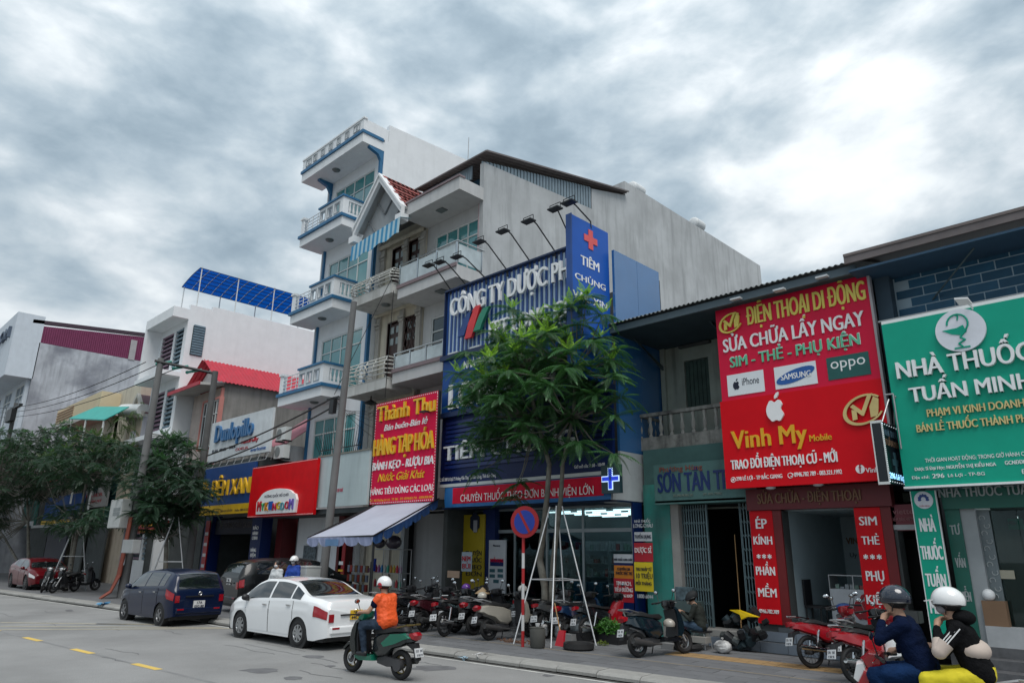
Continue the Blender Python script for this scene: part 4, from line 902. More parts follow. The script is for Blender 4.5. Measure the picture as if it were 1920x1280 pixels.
def fruit(mb, cx_, cz, s, y0, y1):
    pts = []
    for t in range(0, 360, 10):
        a = R(t); x = math.sin(a); z = math.cos(a); r = 1.0
        dx = x*.98; dz = z*1.0
        if z > .75 and abs(x) < .66: dz = .86+.10*math.cos((abs(x)-.42)/.42*math.pi*1)*1.0 if abs(x) > 0 else .76
        if z < -.75 and abs(x) < .6: dz = -.93-.06*math.cos((abs(x)-.35)/.35*math.pi)
        if x > .62 and -.35 < z < .6: dx = .72-.13*math.cos((z-.12)/.48*math.pi*.9)
        pts.append((cx_+dx*s*.86, cz+dz*s))
    mb.prism(pts, 'y', y0, y1)
    mb.prism([(cx_+.0*s, cz+1.08*s), (cx_+.02*s, cz+1.32*s), (cx_+.2*s, cz+1.58*s), (cx_+.42*s, cz+1.68*s), (cx_+.42*s, cz+1.42*s), (cx_+.24*s, cz+1.16*s)], 'y', y0, y1)
mb = MB(); fruit(mb, x0+.23, (z0+z1)/2-.02, .1, VY-.02, VY-.0125); part('fruit_logo', mb, NK, vs_)
lettering('iPhone', x0+.38, x1-.12, z0+.22, .17, VY-.013, NK, vs_, depth=.004, split=False)
x0, x1, z0, z1 = cardbox(1451, 689, 1529, 676, 731, CW)
a = R(14); mb = MB(); mb.prism([((x0+x1)/2+.46*math.cos(t)*math.cos(a)-.14*math.sin(t)*math.sin(a), (z0+z1)/2+.46*math.cos(t)*math.sin(a)+.14*math.sin(t)*math.cos(a)) for t in [2*math.pi*k/28 for k in range(28)]], 'y', VY-.02, VY-.0125); part('logo_ellipse', mb, mat('logo_blue', (.01, .09, .33), .4), vs_)
lettering('SAMSUNG', x0+.15, x1-.13, (z0+z1)/2-.07-.0, .13, VY-.021, WLET, vs_, depth=.004, slope=.0, bold=.02, split=False)
x0, x1, z0, z1 = cardbox(1549, 671, 1628, 659, 714, mat('card_teal', (.005, .09, .08), .4))
lettering('oppo', x0+.08, x1-.08, z0+.24, .17, VY-.013, WLET, vs_, depth=.004, bold=.01, split=False)
LY = VY-.04
p = W(1455, 768, LY); mb = MB(); fruit(mb, p.x, p.z-.02, .25, LY-.05, LY-.001); part('fruit_logo', mb, WLET, vs_)
AMB = mat('amber_letter', (.72, .37, .01), .4, var=.03)
TX('Vinh My', (1374, 841), (1515, 829), 808, LY, AMB, vs_, bold=.035, depth=.03, split=True); TX('Mobile', (1519, 828), (1560, 823), 816, LY, AMB, vs_, bold=.02, depth=.02, split=True)
TX('TRAO ĐỔI ĐIỆN THOẠI CŨ - MỚI', (1372, 880), (1571, 865), 863, LY, WLET, vs_, bold=.035, depth=.025, split=True)
TX('298 LÊ LỢI - TP BẮC GIANG', (1381, 901), (1467, 895), 894, LY, WLET, vs_, bold=.02, depth=.01, split=False)
TX('0946.782 789 - 083.321.1992', (1490, 894), (1579, 887), 886, LY, WLET, vs_, bold=.02, depth=.01, split=False)
TX('Vinh My', (1624, 886), (1668, 883), 877, LY, WLET, vs_, bold=.02, depth=.01, split=False)
for (u, v) in ((1375, 899), (1482, 891)): p = W(u, v, LY); part('round_icon', MB().ring((p.x, LY-.004, p.z), (0, 1, 0), .055, .008, 20, 4), WLET, vs_)
p = W(1482, 891, LY); part('phone_icon', MB().ring((p.x+.02, LY-.004, p.z+.02), (0, 1, 0), .04, .01, 8, 4, a0=R(60), a1=R(200)), WLET, vs_)
p = W(1375, 899, LY); part('house_icon', MB().box(p.x-.02, p.x+.02, LY-.006, LY-.001, p.z-.025, p.z+.01).prism([(p.x-.033, p.z+.01), (p.x+.033, p.z+.01), (p.x, p.z+.036)], 'y', LY-.006, LY-.001), WLET, vs_)
p = W(1613, 879, LY); part('round_icon', MB().disc((p.x, LY-.004, p.z), (0, 1, 0), .09, .003, 24), WLET, vs_); lettering('f', p.x-.02, p.x+.03, p.z-.07, .13, LY-.008, PR, vs_, bold=.04, split=False)
for (u, v, l_) in ((1445, 914, 'left oval lamp under the red phone shop sign'), (1534, 908, 'right oval lamp under the red phone shop sign')):
    p = W(u, v, LY+.1); one('oval_lamp', MB().ball((p.x, p.y, p.z), .12, 12, 5, (1, .6, .35)), mat('pale_lamp', (.5, .53, .55)), l_, 'lamp', smooth=True, group='oval lamps under the phone shop sign')
# phone shop ground floor
vh = thing('phone_shop', 'phone repair shop with red lettered pillars, grey tiled steps and open front', 'shop', (-6.4, 16, 0))
VF = 16.0
dk = mat('dark_red_board', (.11, .004, .008), .5, var=.08)
part('lintel', MB().box(-7.87, -4.72, VF-.12, VF+.12, 3.12, 3.6), dk, vh)
TX('SỬA CHỮA - ĐIỆN THOẠI', (1422, 944), (1615, 937), 926, VF-.12, mat('dull_gold', (.16, .075, .03), .5), vh, bold=.03, depth=.03, split=True)
for (ul, ur, vb_, words, nm) in ((1425, 1465, 1172, (('ÉP', 990, 972), ('KÍNH', 1020, 1005), ('***', 1047, 1036), ('PHẦN', 1078, 1062), ('MỀM', 1119, 1103), ('0946.782.789', 1150, 1143)), 'left'), (1620, 1655, 1140, (('SIM', 984, 968), ('THẺ', 1020, 1005), ('***', 1048, 1038), ('PHỤ', 1088, 1070), ('KIỆN', 1132, 1115)), 'right')):
    xa, xb = (-7.85, -7.3) if nm == 'left' else (-5.5, -4.98)
    o = thing('lettered_pillar_sign', 'red vertical repair sign with white words on the %s pillar of the phone shop' % nm, 'sign', ((xa+xb)/2, VF, .65), group='red vertical signs on the phone shop pillars')
    part('sign_board', MB().box(xa, xb, VF-.06, VF+.0-.002, .66, 3.11), mat('pillar_red', (.55, .002, .008), .5, spec=.2), o); part('sign_side', MB().box(xb+.001, xb+.2, VF-.05, VF+.0-.002, .66, 3.11), mat('dark_red_side', (.14, .002, .004), .5), o)
    for s_, v, vt in words:
        xm = (xa+xb)/2; u = 1445 if nm == 'left' else 1630; u += (v-1050)*.115; zb_ = W(u, v, VF-.06).z; zt_ = W(u, vt, VF-.06).z; ww = {1: .1, 2: .26, 3: .34, 4: .44}.get(len(s_), .46)
        if s_ == 'MỀM': ww = .42
        if s_ == '***':
            for q in (-1, 0, 1):
                mb = MB()
                for k in range(3): a = R(90+60*k); mb.slab([(xm+q*.13+dx*.05*math.cos(a)-dz*.011*math.sin(a), VF-.074-.001*k, zb_+.05+dx*.05*math.sin(a)+dz*.011*math.cos(a)) for dx, dz in ((-1, -1), (1, -1), (1, 1), (-1, 1))], (0, .013, 0))
                part('asterisk', mb, WLET, o)
            continue
        lettering(s_, xm-ww/2, xm+ww/2, zb_, zt_-zb_, VF-.06, WLET, o, depth=.015, bold=0 if s_ == '***' else .03, split=False)
[part('pier', MB().box(a_, b_, VF+.0, VF+.35, .1, 3.1), mat('grey_pier', (.06, .065, .065), .8, var=.2), vh) for a_, b_ in ((-7.85, -7.1), (-5.5, -4.72))]
part('shop_room', MB().box(-7.1, -5.5, 19.5, 19.6, .62, 3.2).box(-7.2, -7.1, VF+.36, 19.6, .62, 3.2).box(-5.5, -5.4, VF+.36, 19.6, .62, 3.2).box(-7.1, -5.5, VF+.36, 19.5, 3.1, 3.2), mat('blue_grey_room', (.32, .40, .43), .7, var=.08), vh)
part('shop_floor', MB().box(-7.1, -5.5, VF, 19.5, .5, .62), mat('floor_tile', (.2, .21, .22), .4), vh)
TX('VINH MY MOBILE', (1477, 1009), (1557, 1000), 988, 17.9, mat('dull_gold', (.16, .075, .03)), vh, depth=.02, bold=.02, split=False) if False else None
lettering('VINH MY MOBILE', -7.0, -5.6, 2.42, .16, 19.49, mat('dull_gold', (.16, .075, .03)), vh, depth=.02, bold=.02, split=False)
lettering('Uy tín - Chất lượng', -6.95, -5.7, 2.1, .11, 19.49, mat('grey_ink', (.03, .04, .05)), vh, depth=.01, split=False)
STT = mat('grey_blue_step_tile', (.15, .18, .22), .35, var=.12, scale=1, rnd=.15)
stp = part('steps', MB().box(-8.95, -5.2, 15.62, VF+.1, .1, .3).box(-8.3, -5.0, 15.85, VF+.1, .3, .5).box(-7.4, -5.0, 15.95, VF+.1, .5, .6), mat('step_joint', (.07, .08, .09), .8), vh)
for i in range(6): x = -8.94+i*.625; part('step_tile', MB().box(x+.005, x+.618, 15.605, 15.63, .11, .31), STT, stp)
for i in range(5): x = -8.29+i*.66; part('step_tile', MB().box(x+.005, x+.65, 15.835, 15.86, .315, .51), STT, stp)
cn = thing('display_counter', 'white display counter with red fruit logo inside the phone shop', 'counter', (-6.1, 17, .62))
part('body', MB().box(-6.6, -5.52, 17.0, 17.5, .62, 1.42), mat('counter_white', (.55, .57, .6), .4), cn); mb = MB(); fruit(mb, -5.95, 1.0, .2, 16.97, 16.999); part('fruit_logo', mb, PR, cn)
part('display_case', MB().box(-6.6, -5.52, 17.0, 17.5, 1.7, 1.72).box(-6.6, -6.58, 17.0, 17.5, 1.42, 1.7).box(-5.56, -5.52, 17, 17.5, 1.42, 1.7).box(-6.08, -6.06, 17, 17.02, 1.42, 1.7), GALV, cn)
for i in range(9): x = -6.5+i*.105; part('phone_box', MB().box(x, x+.08, 17.1, 17.2, 1.425, 1.45+random.random()*.08), mat('med_%d' % (i % 6), (.3, .33, .35)), cn)
ch = thing('plastic_chair', 'dark chair behind the left pillar of the phone shop', 'chair', (-6.95, 16.9, .62)); part('seat', MB().box(-7.08, -6.7, 16.7, 17.1, 1.0, 1.05), BLKPL, ch); part('backrest', MB().box(-7.09, -7.05, 16.7, 17.1, 1.05, 1.6), BLKPL, ch)
for x in (-7.06, -6.74):
    for y in (16.73, 17.07): part('leg', MB().tube((x, y, .62), (x, y, 1.0), .02, n=5), BLKPL, ch)
# narrow dark house front between, with a maroon telecom sign
ng = thing('recessed_doorway', 'dark recessed doorway between the phone shop and the green pharmacy', 'doorway', (-4.5, 16.4, 0))
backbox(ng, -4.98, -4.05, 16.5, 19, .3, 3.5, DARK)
part('door_leaf', MB().box(-4.95, -4.1, 17.2, 17.25, .3, 2.5), mat('near_black', (.006, .007, .008), .5), ng)
ms = panel('telecom_sign', 1663, 946, 1718, 994, 16.0, mat('maroon_board', (.13, .008, .02), .5), 'maroon telecom board in the recess left of the green vertical sign', 'sign')
a = W(1664, 993, 16); b = W(1718, 990, 16); part('print_block', MB().box(a.x, b.x, 15.99, 15.999, a.z, a.z+.1), mat('print_pale', (.35, .36, .37)), ms)
TX('viettel', (1675, 964), (1716, 962), 957, 16, mat('pale_red_ink', (.3, .12, .13)), ms, off=.002); TX('ĐIỂM BÁN VIETTEL', (1672, 977), (1720, 975), 971, 16, mat('pale_red_ink', (.3, .12, .13)), ms, off=.002)

# ------------------------------------------------------------------ green pharmacy, brick upper wall
gb = thing('brick_pharmacy_building', 'low house with dark blue brick upper wall and brown edged eave behind the green sign', 'shop', (-2.5, 16.5, 0))
BYY = 16.0; bx0, bx1 = -4.4, 3.5
BK = mat('dark_blue_brick', (.014, .085, .16), .6, var=.2, scale=2, rnd=.15)
part('mortar_wall', MB().box(bx0+.3, bx1, BYY+.01, BYY+.2, 3.4, 8.15), mat('mortar_grey', (.35, .45, .52), .9), gb)
part('side_wall', MB().box(bx0, bx0+.3, 15.7, 17.5, 3.4, 8.15), mat('dusky_blue_wall', (.04, .07, .10), .8, var=.15), gb)
za = W(1680.6, 598.4, BYY).z; zb2 = W(1671, 530, BYY).z
# rows: joint height from the photo
rh = (W(1680, 530, BYY).z-W(1680, 598.4, BYY).z)/4.0
b0 = W(1680.6, 598.4, BYY); lw = W(1720, 585, BYY).x-W(1690, 590, BYY).x
bw = (W(1868, 544, BYY).x-W(1836, 551, BYY).x)
bw = .53
bm = mkmesh('brick', MB().box(.012, bw-.012, .0, .019, .012, rh-.012), m=BK)
z = b0.z; r_ = 0
while z < 8.0:
    x = bx0+.32+(bw/2 if r_ % 2 else 0)
    while x < bx1-bw:
        if x < 1.0: piece('brick', bm, (x, BYY, z), gb)
        x += bw
    z += rh; r_ += 1
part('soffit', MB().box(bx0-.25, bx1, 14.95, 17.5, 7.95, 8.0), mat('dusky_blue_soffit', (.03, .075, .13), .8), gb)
part('fascia', MB().box(bx0-.3, bx1, 14.9, 14.96, 8.14, 8.3), mat('brown_fascia', (.14, .12, .12), .7, var=.2), gb)
part('roof', MB().slab([(bx0-.3, 14.88, 8.3), (bx1, 14.88, 8.3), (bx1, 24, 10.4), (bx0-.3, 24, 10.4)], (0, 0, .06)), mat('brown_roof_sheet', (.14, .115, .11)), gb)
mb = MB(); mb.tube((-3.4, 15.98, 7.3), (-2.4, 15.3, 7.95), .018); part('eave_strut', mb, mat('teal_steel', (.06, .09, .1)), gb)
gs = thing('green_pharmacy_sign', 'large green pharmacy sign with white raised letters, gold lines and snake emblem', 'sign', (-1.5, 15.15, 3.4))
GRN = mat('sign_green', (.004, .33, .22), .5, var=.05, spec=.25)
GYY = 15.15; gx0 = -4.22; gz0, gz1 = W(1800, 907, GYY).z, W(1750, 590, GYY).z
part('sign_board', MB().box(gx0, 3.2, GYY, GYY+.12, gz0, gz1), GRN, gs)
part('sign_edge', MB().box(gx0-.02, 3.2, GYY-.03, GYY+.1, gz0-.04, gz0-.001).box(gx0, 3.2, GYY+.02, GYY+.3, gz1+.001, gz1+.07), WLET, gs)
part('cloth_edge', MB().box(gx0-.06, 3.2, GYY+.02, GYY+.3, gz1+.071, gz1+.1), mat('grey_cloth', (.3, .32, .33)), gs)
GL = mat('pale_gold_letter', (.62, .5, .22), .4)
TX('NHÀ THUỐC', (1686, 712), (1940, 674), 681, GYY, WLB, gs, bold=.04, depth=.09, split=True)
TX('TUẤN MINH', (1710, 755), (1939, 728), 728, GYY, WLB, gs, bold=.04, depth=.09, split=True)
TX('PHẠM VI KINH DOANH', (1740, 780), (1923, 764), 766, GYY, GL, gs, bold=.02, depth=.04, split=True)
TX('BÁN LẺ THUỐC THÀNH PHẨM', (1721, 811), (1955, 788), 797, GYY, GL, gs, bold=.02, depth=.04, split=True)
TX('THỜI GIAN HOẠT ĐỘNG: TRONG GIỜ HÀNH CHÍNH', (1735, 865), (1945, 854), 858, GYY, WLET, gs, bold=.01, depth=.01, split=False)
TX('Dược Sĩ Đại Học: NGUYỄN THỊ KIỀU NGA', (1716, 882), (1868, 873), 876, GYY, WLET, gs, bold=.02, depth=.01, split=False); TX('GCNĐĐKKDD', (1885, 871), (1945, 867), 864, GYY, WLET, gs, bold=.02, depth=.01, split=False)
TX('Địa chỉ:', (1710, 898), (1743, 896), 893, GYY, WLET, gs, bold=.02, depth=.01, split=False); TX('296', (1749, 896), (1771, 895), 888, GYY, WLET, gs, bold=.03, depth=.01, split=False); TX('Lê Lợi - TP-BG', (1778, 894), (1847, 890), 888, GYY, WLET, gs, bold=.01, depth=.01, split=False); TX('Điện thoại', (1916, 888), (1990, 884), 880, GYY, WLET, gs, split=False)
c = W(1802, 620, GYY); ds = part('emblem_disc', MB().disc((c.x, GYY-.04, c.z), (0, 1, 0), .42, .03, 40), mat('disc_white', (.68, .7, .76), .4), gs); y = GYY-.075
mb = MB(); mb.path([(c.x+.42*.42*math.cos(t)*1.0-.03, y, c.z+.13+.42*.45*math.sin(t)) for t in [R(a) for a in range(-60, 200, 20)]], .018, n=5)
mb.path([(c.x-.02, y, c.z+.2), (c.x+.0, y, c.z+.28), (c.x-.05, y, c.z+.31)], .014, n=5)
mb.prism([(c.x-.3, c.z+.04), (c.x-.05, c.z+.05), (c.x+.06, c.z+.09), (c.x+.1, c.z-.06), (c.x-.02, c.z-.1), (c.x-.15, c.z-.06)], 'y', y-.005, y+.01)
mb.path([(c.x+.1, y, c.z-.02), (c.x-.02, y, c.z-.14), (c.x+.06, y, c.z-.2), (c.x-.06, y, c.z-.26), (c.x-.0, y, c.z-.33)], .018, n=5); mb.box(c.x-.14, c.x+.12, y-.005, y+.01, c.z-.36, c.z-.33)
part('snake_emblem', mb, GRN, gs)
wh = lthing('sign_spotlight', 'white spotlight hooked over the top edge of the green sign', 'spotlight', tuple(W(1812, 575, 15.1))); part('lamp_head', MB().slab([(-.12, -.3, .1), (.1, -.3, .06), (.14, -.2, -.04), (-.08, -.2, 0)], (0, 0, .03)), WLET, wh); part('arm', MB().path([(0, -.25, .05), (.08, .0, .0), (.1, .2, -.2)], .015), WLET, wh)
# LED box between signs
lx = -4.33; led = thing('led_box_sign', 'dark LED box sign with dotted white border projecting between the red and green signs', 'sign', (lx, 14.6, 3.3))
fa, fb = WX(1652, 789, lx), WX(1684, 800, lx); la, lb_ = WX(1668, 905, lx), WX(1702, 911, lx)
yb0, yb1 = fa.y, fb.y; ztp = fa.z; zbt = la.z
part('box', MB().box(lx-.18, lx, yb0, yb1, zbt, ztp), mat('led_black', (.006, .01, .014), .25), led)
mb = MB(); t = .02; mb.box(lx-.2, lx+.01, yb0-.012, yb0-.001, ztp-.03, ztp+.02).box(lx-.2, lx+.01, yb0-.012, yb0-.001, zbt-.02, zbt+.03).box(lx-.2, lx-.18, yb0-.012, yb0-.001, zbt+.03, ztp-.03).box(lx-.01, lx+.01, yb0-.012, yb0-.001, zbt+.03, ztp-.03); part('white_frame', mb, WFRAME, led)
mb = MB()
ny, nz = 8, 32
for i in range(ny):
    for zz in (ztp-.04, zbt+.04): y = yb0+.03+(yb1-yb0-.06)*i/(ny-1); mb.box(lx+.001, lx+.008, y-.008, y+.008, zz-.008, zz+.008)
for i in range(nz):
    for y in (yb0+.03, yb1-.03): zz = zbt+.04+(ztp-zbt-.08)*i/(nz-1); mb.box(lx+.001, lx+.008, y-.008, y+.008, zz-.008, zz+.008)
part('led_dots', mb, mat('led_white', (.75, .85, .9), .4, emit=.5, var=0), led, kind='stuff')
ym = (yb0+yb1)/2; zc2 = zbt+(ztp-zbt)*.36; part('cross', MB().box(lx+.001, lx+.01, ym-.06, ym+.06, zc2-.2, zc2+.2).box(lx+.0015, lx+.0095, ym-.17, ym-.061, zc2-.06, zc2+.06).box(lx+.0015, lx+.0095, ym+.061, ym+.17, zc2-.06, zc2+.06), mat('dim_cross', (.03, .08, .1), .4), led)
lettering('NHÀ THUỐC', yb0+.07, yb1-.07, ztp-.26, .12, 0, mat('dim_blue_ink', (.06, .12, .17)), led, rot=lx+.002, depth=.006, bold=.01, split=False); lettering('TUẤN MINH', yb0+.07, yb1-.07, ztp-.45, .12, 0, mat('dim_gold_ink', (.17, .1, .06)), led, rot=lx+.002, depth=.006, bold=.01, split=False); lettering('296 Lê Lợi', yb0+.07, yb1-.07, zbt+.1, .11, 0, mat('led_blue', (.3, .65, 1), .4, emit=1.0, var=0), led, rot=lx+.002, depth=.006, bold=.01, split=False)
br = thing('sign_bracket', 'pale steel bracket holding the LED box sign', 'bracket', (lx, 15, ztp)); mb = MB(); z = ztp; mb.tube((lx-.05, yb0+.2, z), (lx+.05, GYY-.02, z+.5), .015).tube((lx-.05, yb1-.1, z), (lx+.18, GYY-.02, z+.55), .015).tube((lx+.15, GYY-.03, z-.5), (lx+.15, GYY-.03, z+.6), .015).tube((lx, GYY-.03, z+.6), (lx+.15, GYY-.03, z+.6), .015); part('frame', mb, GALV, br)
# vertical green sign
gv = thing('green_vertical_sign', 'narrow green vertical sign with white words and round flower badge', 'sign', (-4.0, 15.5, .8))
gy = 15.55; ga, gbx = W(1708, 925, gy).x, W(1752, 920, gy).x
part('sign_board', MB().box(ga, gbx, gy, gy+.06, .6, 3.37), GRN, gv); part('sign_edge', MB().box(ga-.015, ga-.001, gy-.01, gy+.06, .6, 3.37).box(gbx+.001, gbx+.015, gy-.01, gy+.06, .6, 3.37), WLET, gv)
xm = (ga+gbx)/2; c = W(1728, 937, gy); part('badge', MB().disc((xm, gy-.008, c.z), (0, 1, 0), .165, .006, 32), mat('disc_white', (.68, .7, .76)), gv)
for k in range(7):
    a = R(90+(k-3)*34); part('petal', MB().ball((xm+.07*math.cos(a), gy-.016, c.z+.015+.07*math.sin(a)), .035, 8, 4, (.6+.4*abs(math.cos(a)), .1, .6+.4*abs(math.sin(a)))), mat('petal_blue', (.02, .06, .25), .4), gv)
lettering('TUẤN MINH', xm-.09, xm+.09, c.z-.13, .03, gy-.015, PR, gv, depth=.002, split=False)
for s_, v, vt in (('NHÀ', 996, 971), ('THUỐC', 1048, 1023), ('TUẤN', 1099, 1075), ('MINH', 1150, 1125)):
    u = 1726+(v-920)*.16; zb_ = W(u, v, gy).z; zt_ = W(u, vt, gy).z; ww = .26 if len(s_) == 3 else (.36 if len(s_) == 5 else .33); lettering(s_, xm-ww/2, xm+ww/2, zb_, zt_-zb_, gy, WLET, gv, depth=.012, bold=.035, split=True)
# shop front of green pharmacy
hb = part('lintel_board', MB().box(gbx+.05, 3.2, 15.75, 15.85, 3.02, 3.38), mat('dark_green_board', (.006, .11, .08), .45), gb)
TX('NHÀ THUỐC TUẤN MINH', (1762, 935), (2010, 920), 918, 15.75, mat('grey_letter', (.35, .38, .38), .4), gb, depth=.03, bold=.03, split=True)
part('vertical_board', MB().box(gbx+.05, gbx+.3, 15.82, 15.88, .6, 3.02), mat('dark_green_board', (.006, .11, .08)), gb)
for s_, z in (('TƯ', 2.55), ('VẤN', 1.95), ('MIỄN', 1.35)): lettering(s_, gbx+.1, gbx+.26, z, .17, 15.82, mat('grey_letter', (.35, .38, .38)), gb, depth=.01, bold=.02, split=False)
part('pier', MB().box(gbx+.3, gbx+.55, 15.86, 16.1, .6, 3.02), mat('pale_pier', (.32, .34, .35), .6, var=.1), gb)
px_ = gbx+.55; part('etched_strip', MB().box(px_, px_+.2, 15.98, 16.0, .6, 3.0), mat('frosted_strip', (.16, .19, .2), .4), gb)
mb = MB()
for k in range(16):
    z = .75+k*.14; mb.ring((px_+.1+.03*(-1)**k, 15.97, z), (0, 1, 0), .045, .009, 10, 4, a0=R(40+180*(k % 2)), a1=R(300+180*(k % 2)))
part('etched_scroll', mb, mat('pale_scroll', (.4, .43, .43), .5), gb, kind='stuff')
backbox(gb, px_+.2, 2.5, 16.12, 20, .6, 3.0, mat('green_pharm_room', (.10, .13, .13), .8))
GG2 = glass('door_glass', (.6, .75, .74), .02, .8)
for i, (a, b) in enumerate(((px_+.22, px_+.62), (px_+.63, px_+1.7), (px_+1.71, px_+2.8))): part('glass_door', MB().box(a, b, 16.03, 16.045, .62, 2.98), GG2, gb)
hx = W(1812, 1080, 15.95).x
for dx, dz in ((0, .12), (.22, 0)):
    o = part('door_handle', MB().tube((hx+dx, 15.93, 1.35-dz*.4), (hx+dx, 15.93, 2.1), .02, n=8).tube((hx+dx, 15.93, 1.95), (hx+dx, 16.03, 1.95), .012).tube((hx+dx, 15.93, 1.5), (hx+dx, 16.03, 1.5), .012), STEEL, gb)
for i in range(4): part('ceiling_tube', MB().box(px_+.9+(i%2)*1.5, px_+2.2+(i%2)*1.5, 16.8+i*.7, 16.87+i*.7, 2.93, 2.97), TUBE, gb)
ish = thing('medicine_cabinet', 'dark medicine cabinet under a small green board inside the right pharmacy', 'cabinet', (-.8, 18.8, .6))
part('carcass', MB().box(-2.6, 1.5, 19.0, 19.3, .6, 2.6), mat('dark_cabinet', (.02, .025, .03), .5), ish)
for k in range(4):
    part('shelf', MB().box(-2.6, 1.5, 18.8, 19.0, .9+k*.42, .92+k*.42), mat('cab_edge', (.1, .11, .11)), ish)
    for q in range(22):
        if random.random() < .75: a = -2.55+q*.185; part('medicine_box', MB().box(a, a+.14, 18.85, 18.98, .921+k*.42, .95+k*.42+random.uniform(.1, .28)), mat('med_%d' % random.randint(0, 5), (.3, .33, .35)), ish)
o = panel('inner_green_board', 1868, 972, 1920, 992, 17.5, GRN, 'small green board with pale letters inside the right pharmacy', 'sign'); TX('TUẤN MINH', (1880, 984), (1905, 983), 977, 17.5, mat('grey_letter', (.35, .38, .38)), o, off=.002)
o = panel('door_notice', 1872, 1068, 1904, 1085, 15.99, mat('notice_cream', (.4, .37, .28)), 'small cream notice stuck on the glass door', 'notice', th=.004)
part('step_landing', MB().box(gbx-.2, 3.5, 15.7, 16.1, .1, .6), mat('granite_step', (.10, .10, .105), .5, var=.25, scale=8), gb)
for i, (y0, y1, z0, z1) in enumerate(((15.35, 15.7, .1, .43), (15.0, 15.35, .1, .27))): part('step', MB().box(gbx+.1+i*.15, 3.5, y0, y1-.001, z0, z1), mat('granite_step', (.10, .10, .105)), gb)
p = G(1868, 1150, .6) ; cbx = W(1868, 1170, 15.8)
one('cardboard_box', MB().box(cbx.x-.17, cbx.x+.2, 15.78, 15.98, .95, 1.38), mat('cardboard', (.2, .12, .07), .8, var=.1), 'brown cardboard box on top of the white carton by the glass door', 'box')
one('white_carton', MB().box(cbx.x-.17, cbx.x+.42, 15.76, 15.98, .6, .949), mat('white_carton', (.4, .41, .42), .8, var=.15), 'white carton on the landing under the brown box', 'box')
one('white_globe', MB().ball((cbx.x-.05, 15.86, 1.48), .105, 16, 10), WLET, 'white round globe resting on the brown cardboard box', 'globe', smooth=True)

# ------------------------------------------------------------------ grocery with red sign, awning
tt = thing('grocery_sign', 'crimson grocery sign with yellow raised words and dotted white border', 'sign', (-19.7, 14.6, 3.5))
GY_ = 14.6; tx0, tx1 = W(706, 757, GY_).x, W(822, 733, GY_).x; tz0, tz1 = W(691, 946, GY_).z, W(706, 758, GY_).z
CRM = mat('crimson_print', (.62, .001, .05), .5, var=.05, spec=.2)
part('sign_board', MB().box(tx0, tx1, GY_, GY_+.06, tz0, tz1), CRM, tt)
part('side_frame', MB().box(tx0-.06, tx0-.002, GY_-.01, GY_+.1, tz0-.05, tz1).box(tx1+.002, tx1+.05, GY_, GY_+.1, tz0, tz1), BLACKM, tt)
mb = MB()
for i in range(34):
    x = tx0+.05+(tx1-tx0-.1)*i/33
    for z in (tz0+.04, tz1-.04): mb.box(x-.02, x+.02, GY_-.008, GY_-.001, z-.015, z+.015)
for i in range(36):
    z = tz0+.1+(tz1-tz0-.2)*i/35
    for x in (tx0+.03, tx1-.03): mb.box(x-.012, x+.012, GY_-.008, GY_-.001, z-.022, z+.022)
part('border_dots', mb, WLET, tt, kind='stuff')
YB = mat('yellow_block_letter', (.75, .43, .02), .4)
TX('Thành Thu', (709, 791), (817, 770), 764, GY_, YB, tt, depth=.07, bold=.03, split=True)
TX('Bán buôn-Bán lẻ', (721, 808), (802, 793), 797, GY_, WLET, tt, depth=.03, shear=.25, bold=.01, split=False)
TX('HÀNG TẠP HÓA', (702, 855), (814, 840), 825, GY_, YB, tt, depth=.07, bold=.02, split=True)
TX('BÁNH KẸO - RƯỢU BIA', (699, 882), (813, 869), 868, GY_, WLET, tt, depth=.03, shear=.15, bold=.025, split=False)
TX('Nước Giải Khát', (709, 904), (797, 893), 890, GY_, YB, tt, depth=.03, shear=.35, split=False)
TX('HÀNG TIÊU DÙNG CÁC LOẠI', (695, 928), (811, 919), 917, GY_, WLET, tt, depth=.02, bold=.012, split=False)
TX('ĐC: 302 Đường Lê Lợi - TP. BG   ĐT: 0204.855.751 - 0204.858.386', (693, 941), (811, 932), 937, GY_, YB, tt, depth=.006, split=False)
gf = thing('grocery_shop', 'dark open grocery under the blue awning with hanging goods', 'shop', (-20, 16, 0))
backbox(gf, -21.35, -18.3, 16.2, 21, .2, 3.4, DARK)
part('roller_frame', MB().box(-21.42, -21.2, 16.0, 16.2, .12, 3.5), mat('pale_pier', (.32, .34, .35)), gf)
part('wall_panel', MB().box(-21.2, -20.3, 16.6, 16.7, .2, 3.2), mat('dim_grey_panel', (.09, .1, .1), .8), gf)
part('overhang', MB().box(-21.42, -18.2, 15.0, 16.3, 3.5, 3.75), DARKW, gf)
# awning sheet
aw = thing('shop_awning', 'pale blue sloping canvas awning with scalloped dark blue valance', 'awning', (-19, 13.5, 3))
A0 = W(577, 1008, 11.6); A1 = W(706, 1002, 12.0); A1 = W(700, 1004, 11.6); B1 = W(837, 934, 14.9); B0 = Vector((A0.x, 14.9, B1.z))
AWP = mat('awning_canvas', (.38, .40, .48), .7, var=.06, scale=1, grime=.15, gcol=(.25, .28, .35)); AWB = mat('valance_blue', (.02, .07, .21), .7, var=.15)
mb = MB(); nx, ny = 12, 8; vs = []
B1 = Vector((-18.0, 14.9, 3.75)); B0 = Vector((-21.2, 14.9, 3.75)); A0 = Vector((A0.x, 11.6, A0.z)); A1 = Vector((A1.x, 11.6, A1.z))
def AW(s, t): p = A0.lerp(A1, s).lerp(B0.lerp(B1, s), t); return p+Vector((0, 0, -.10*math.sin(math.pi*t)*(.6+.4*math.sin(s*9))))
for i in range(nx+1):
    for j in range(ny+1): vs.append(AW(i/nx, j/ny))
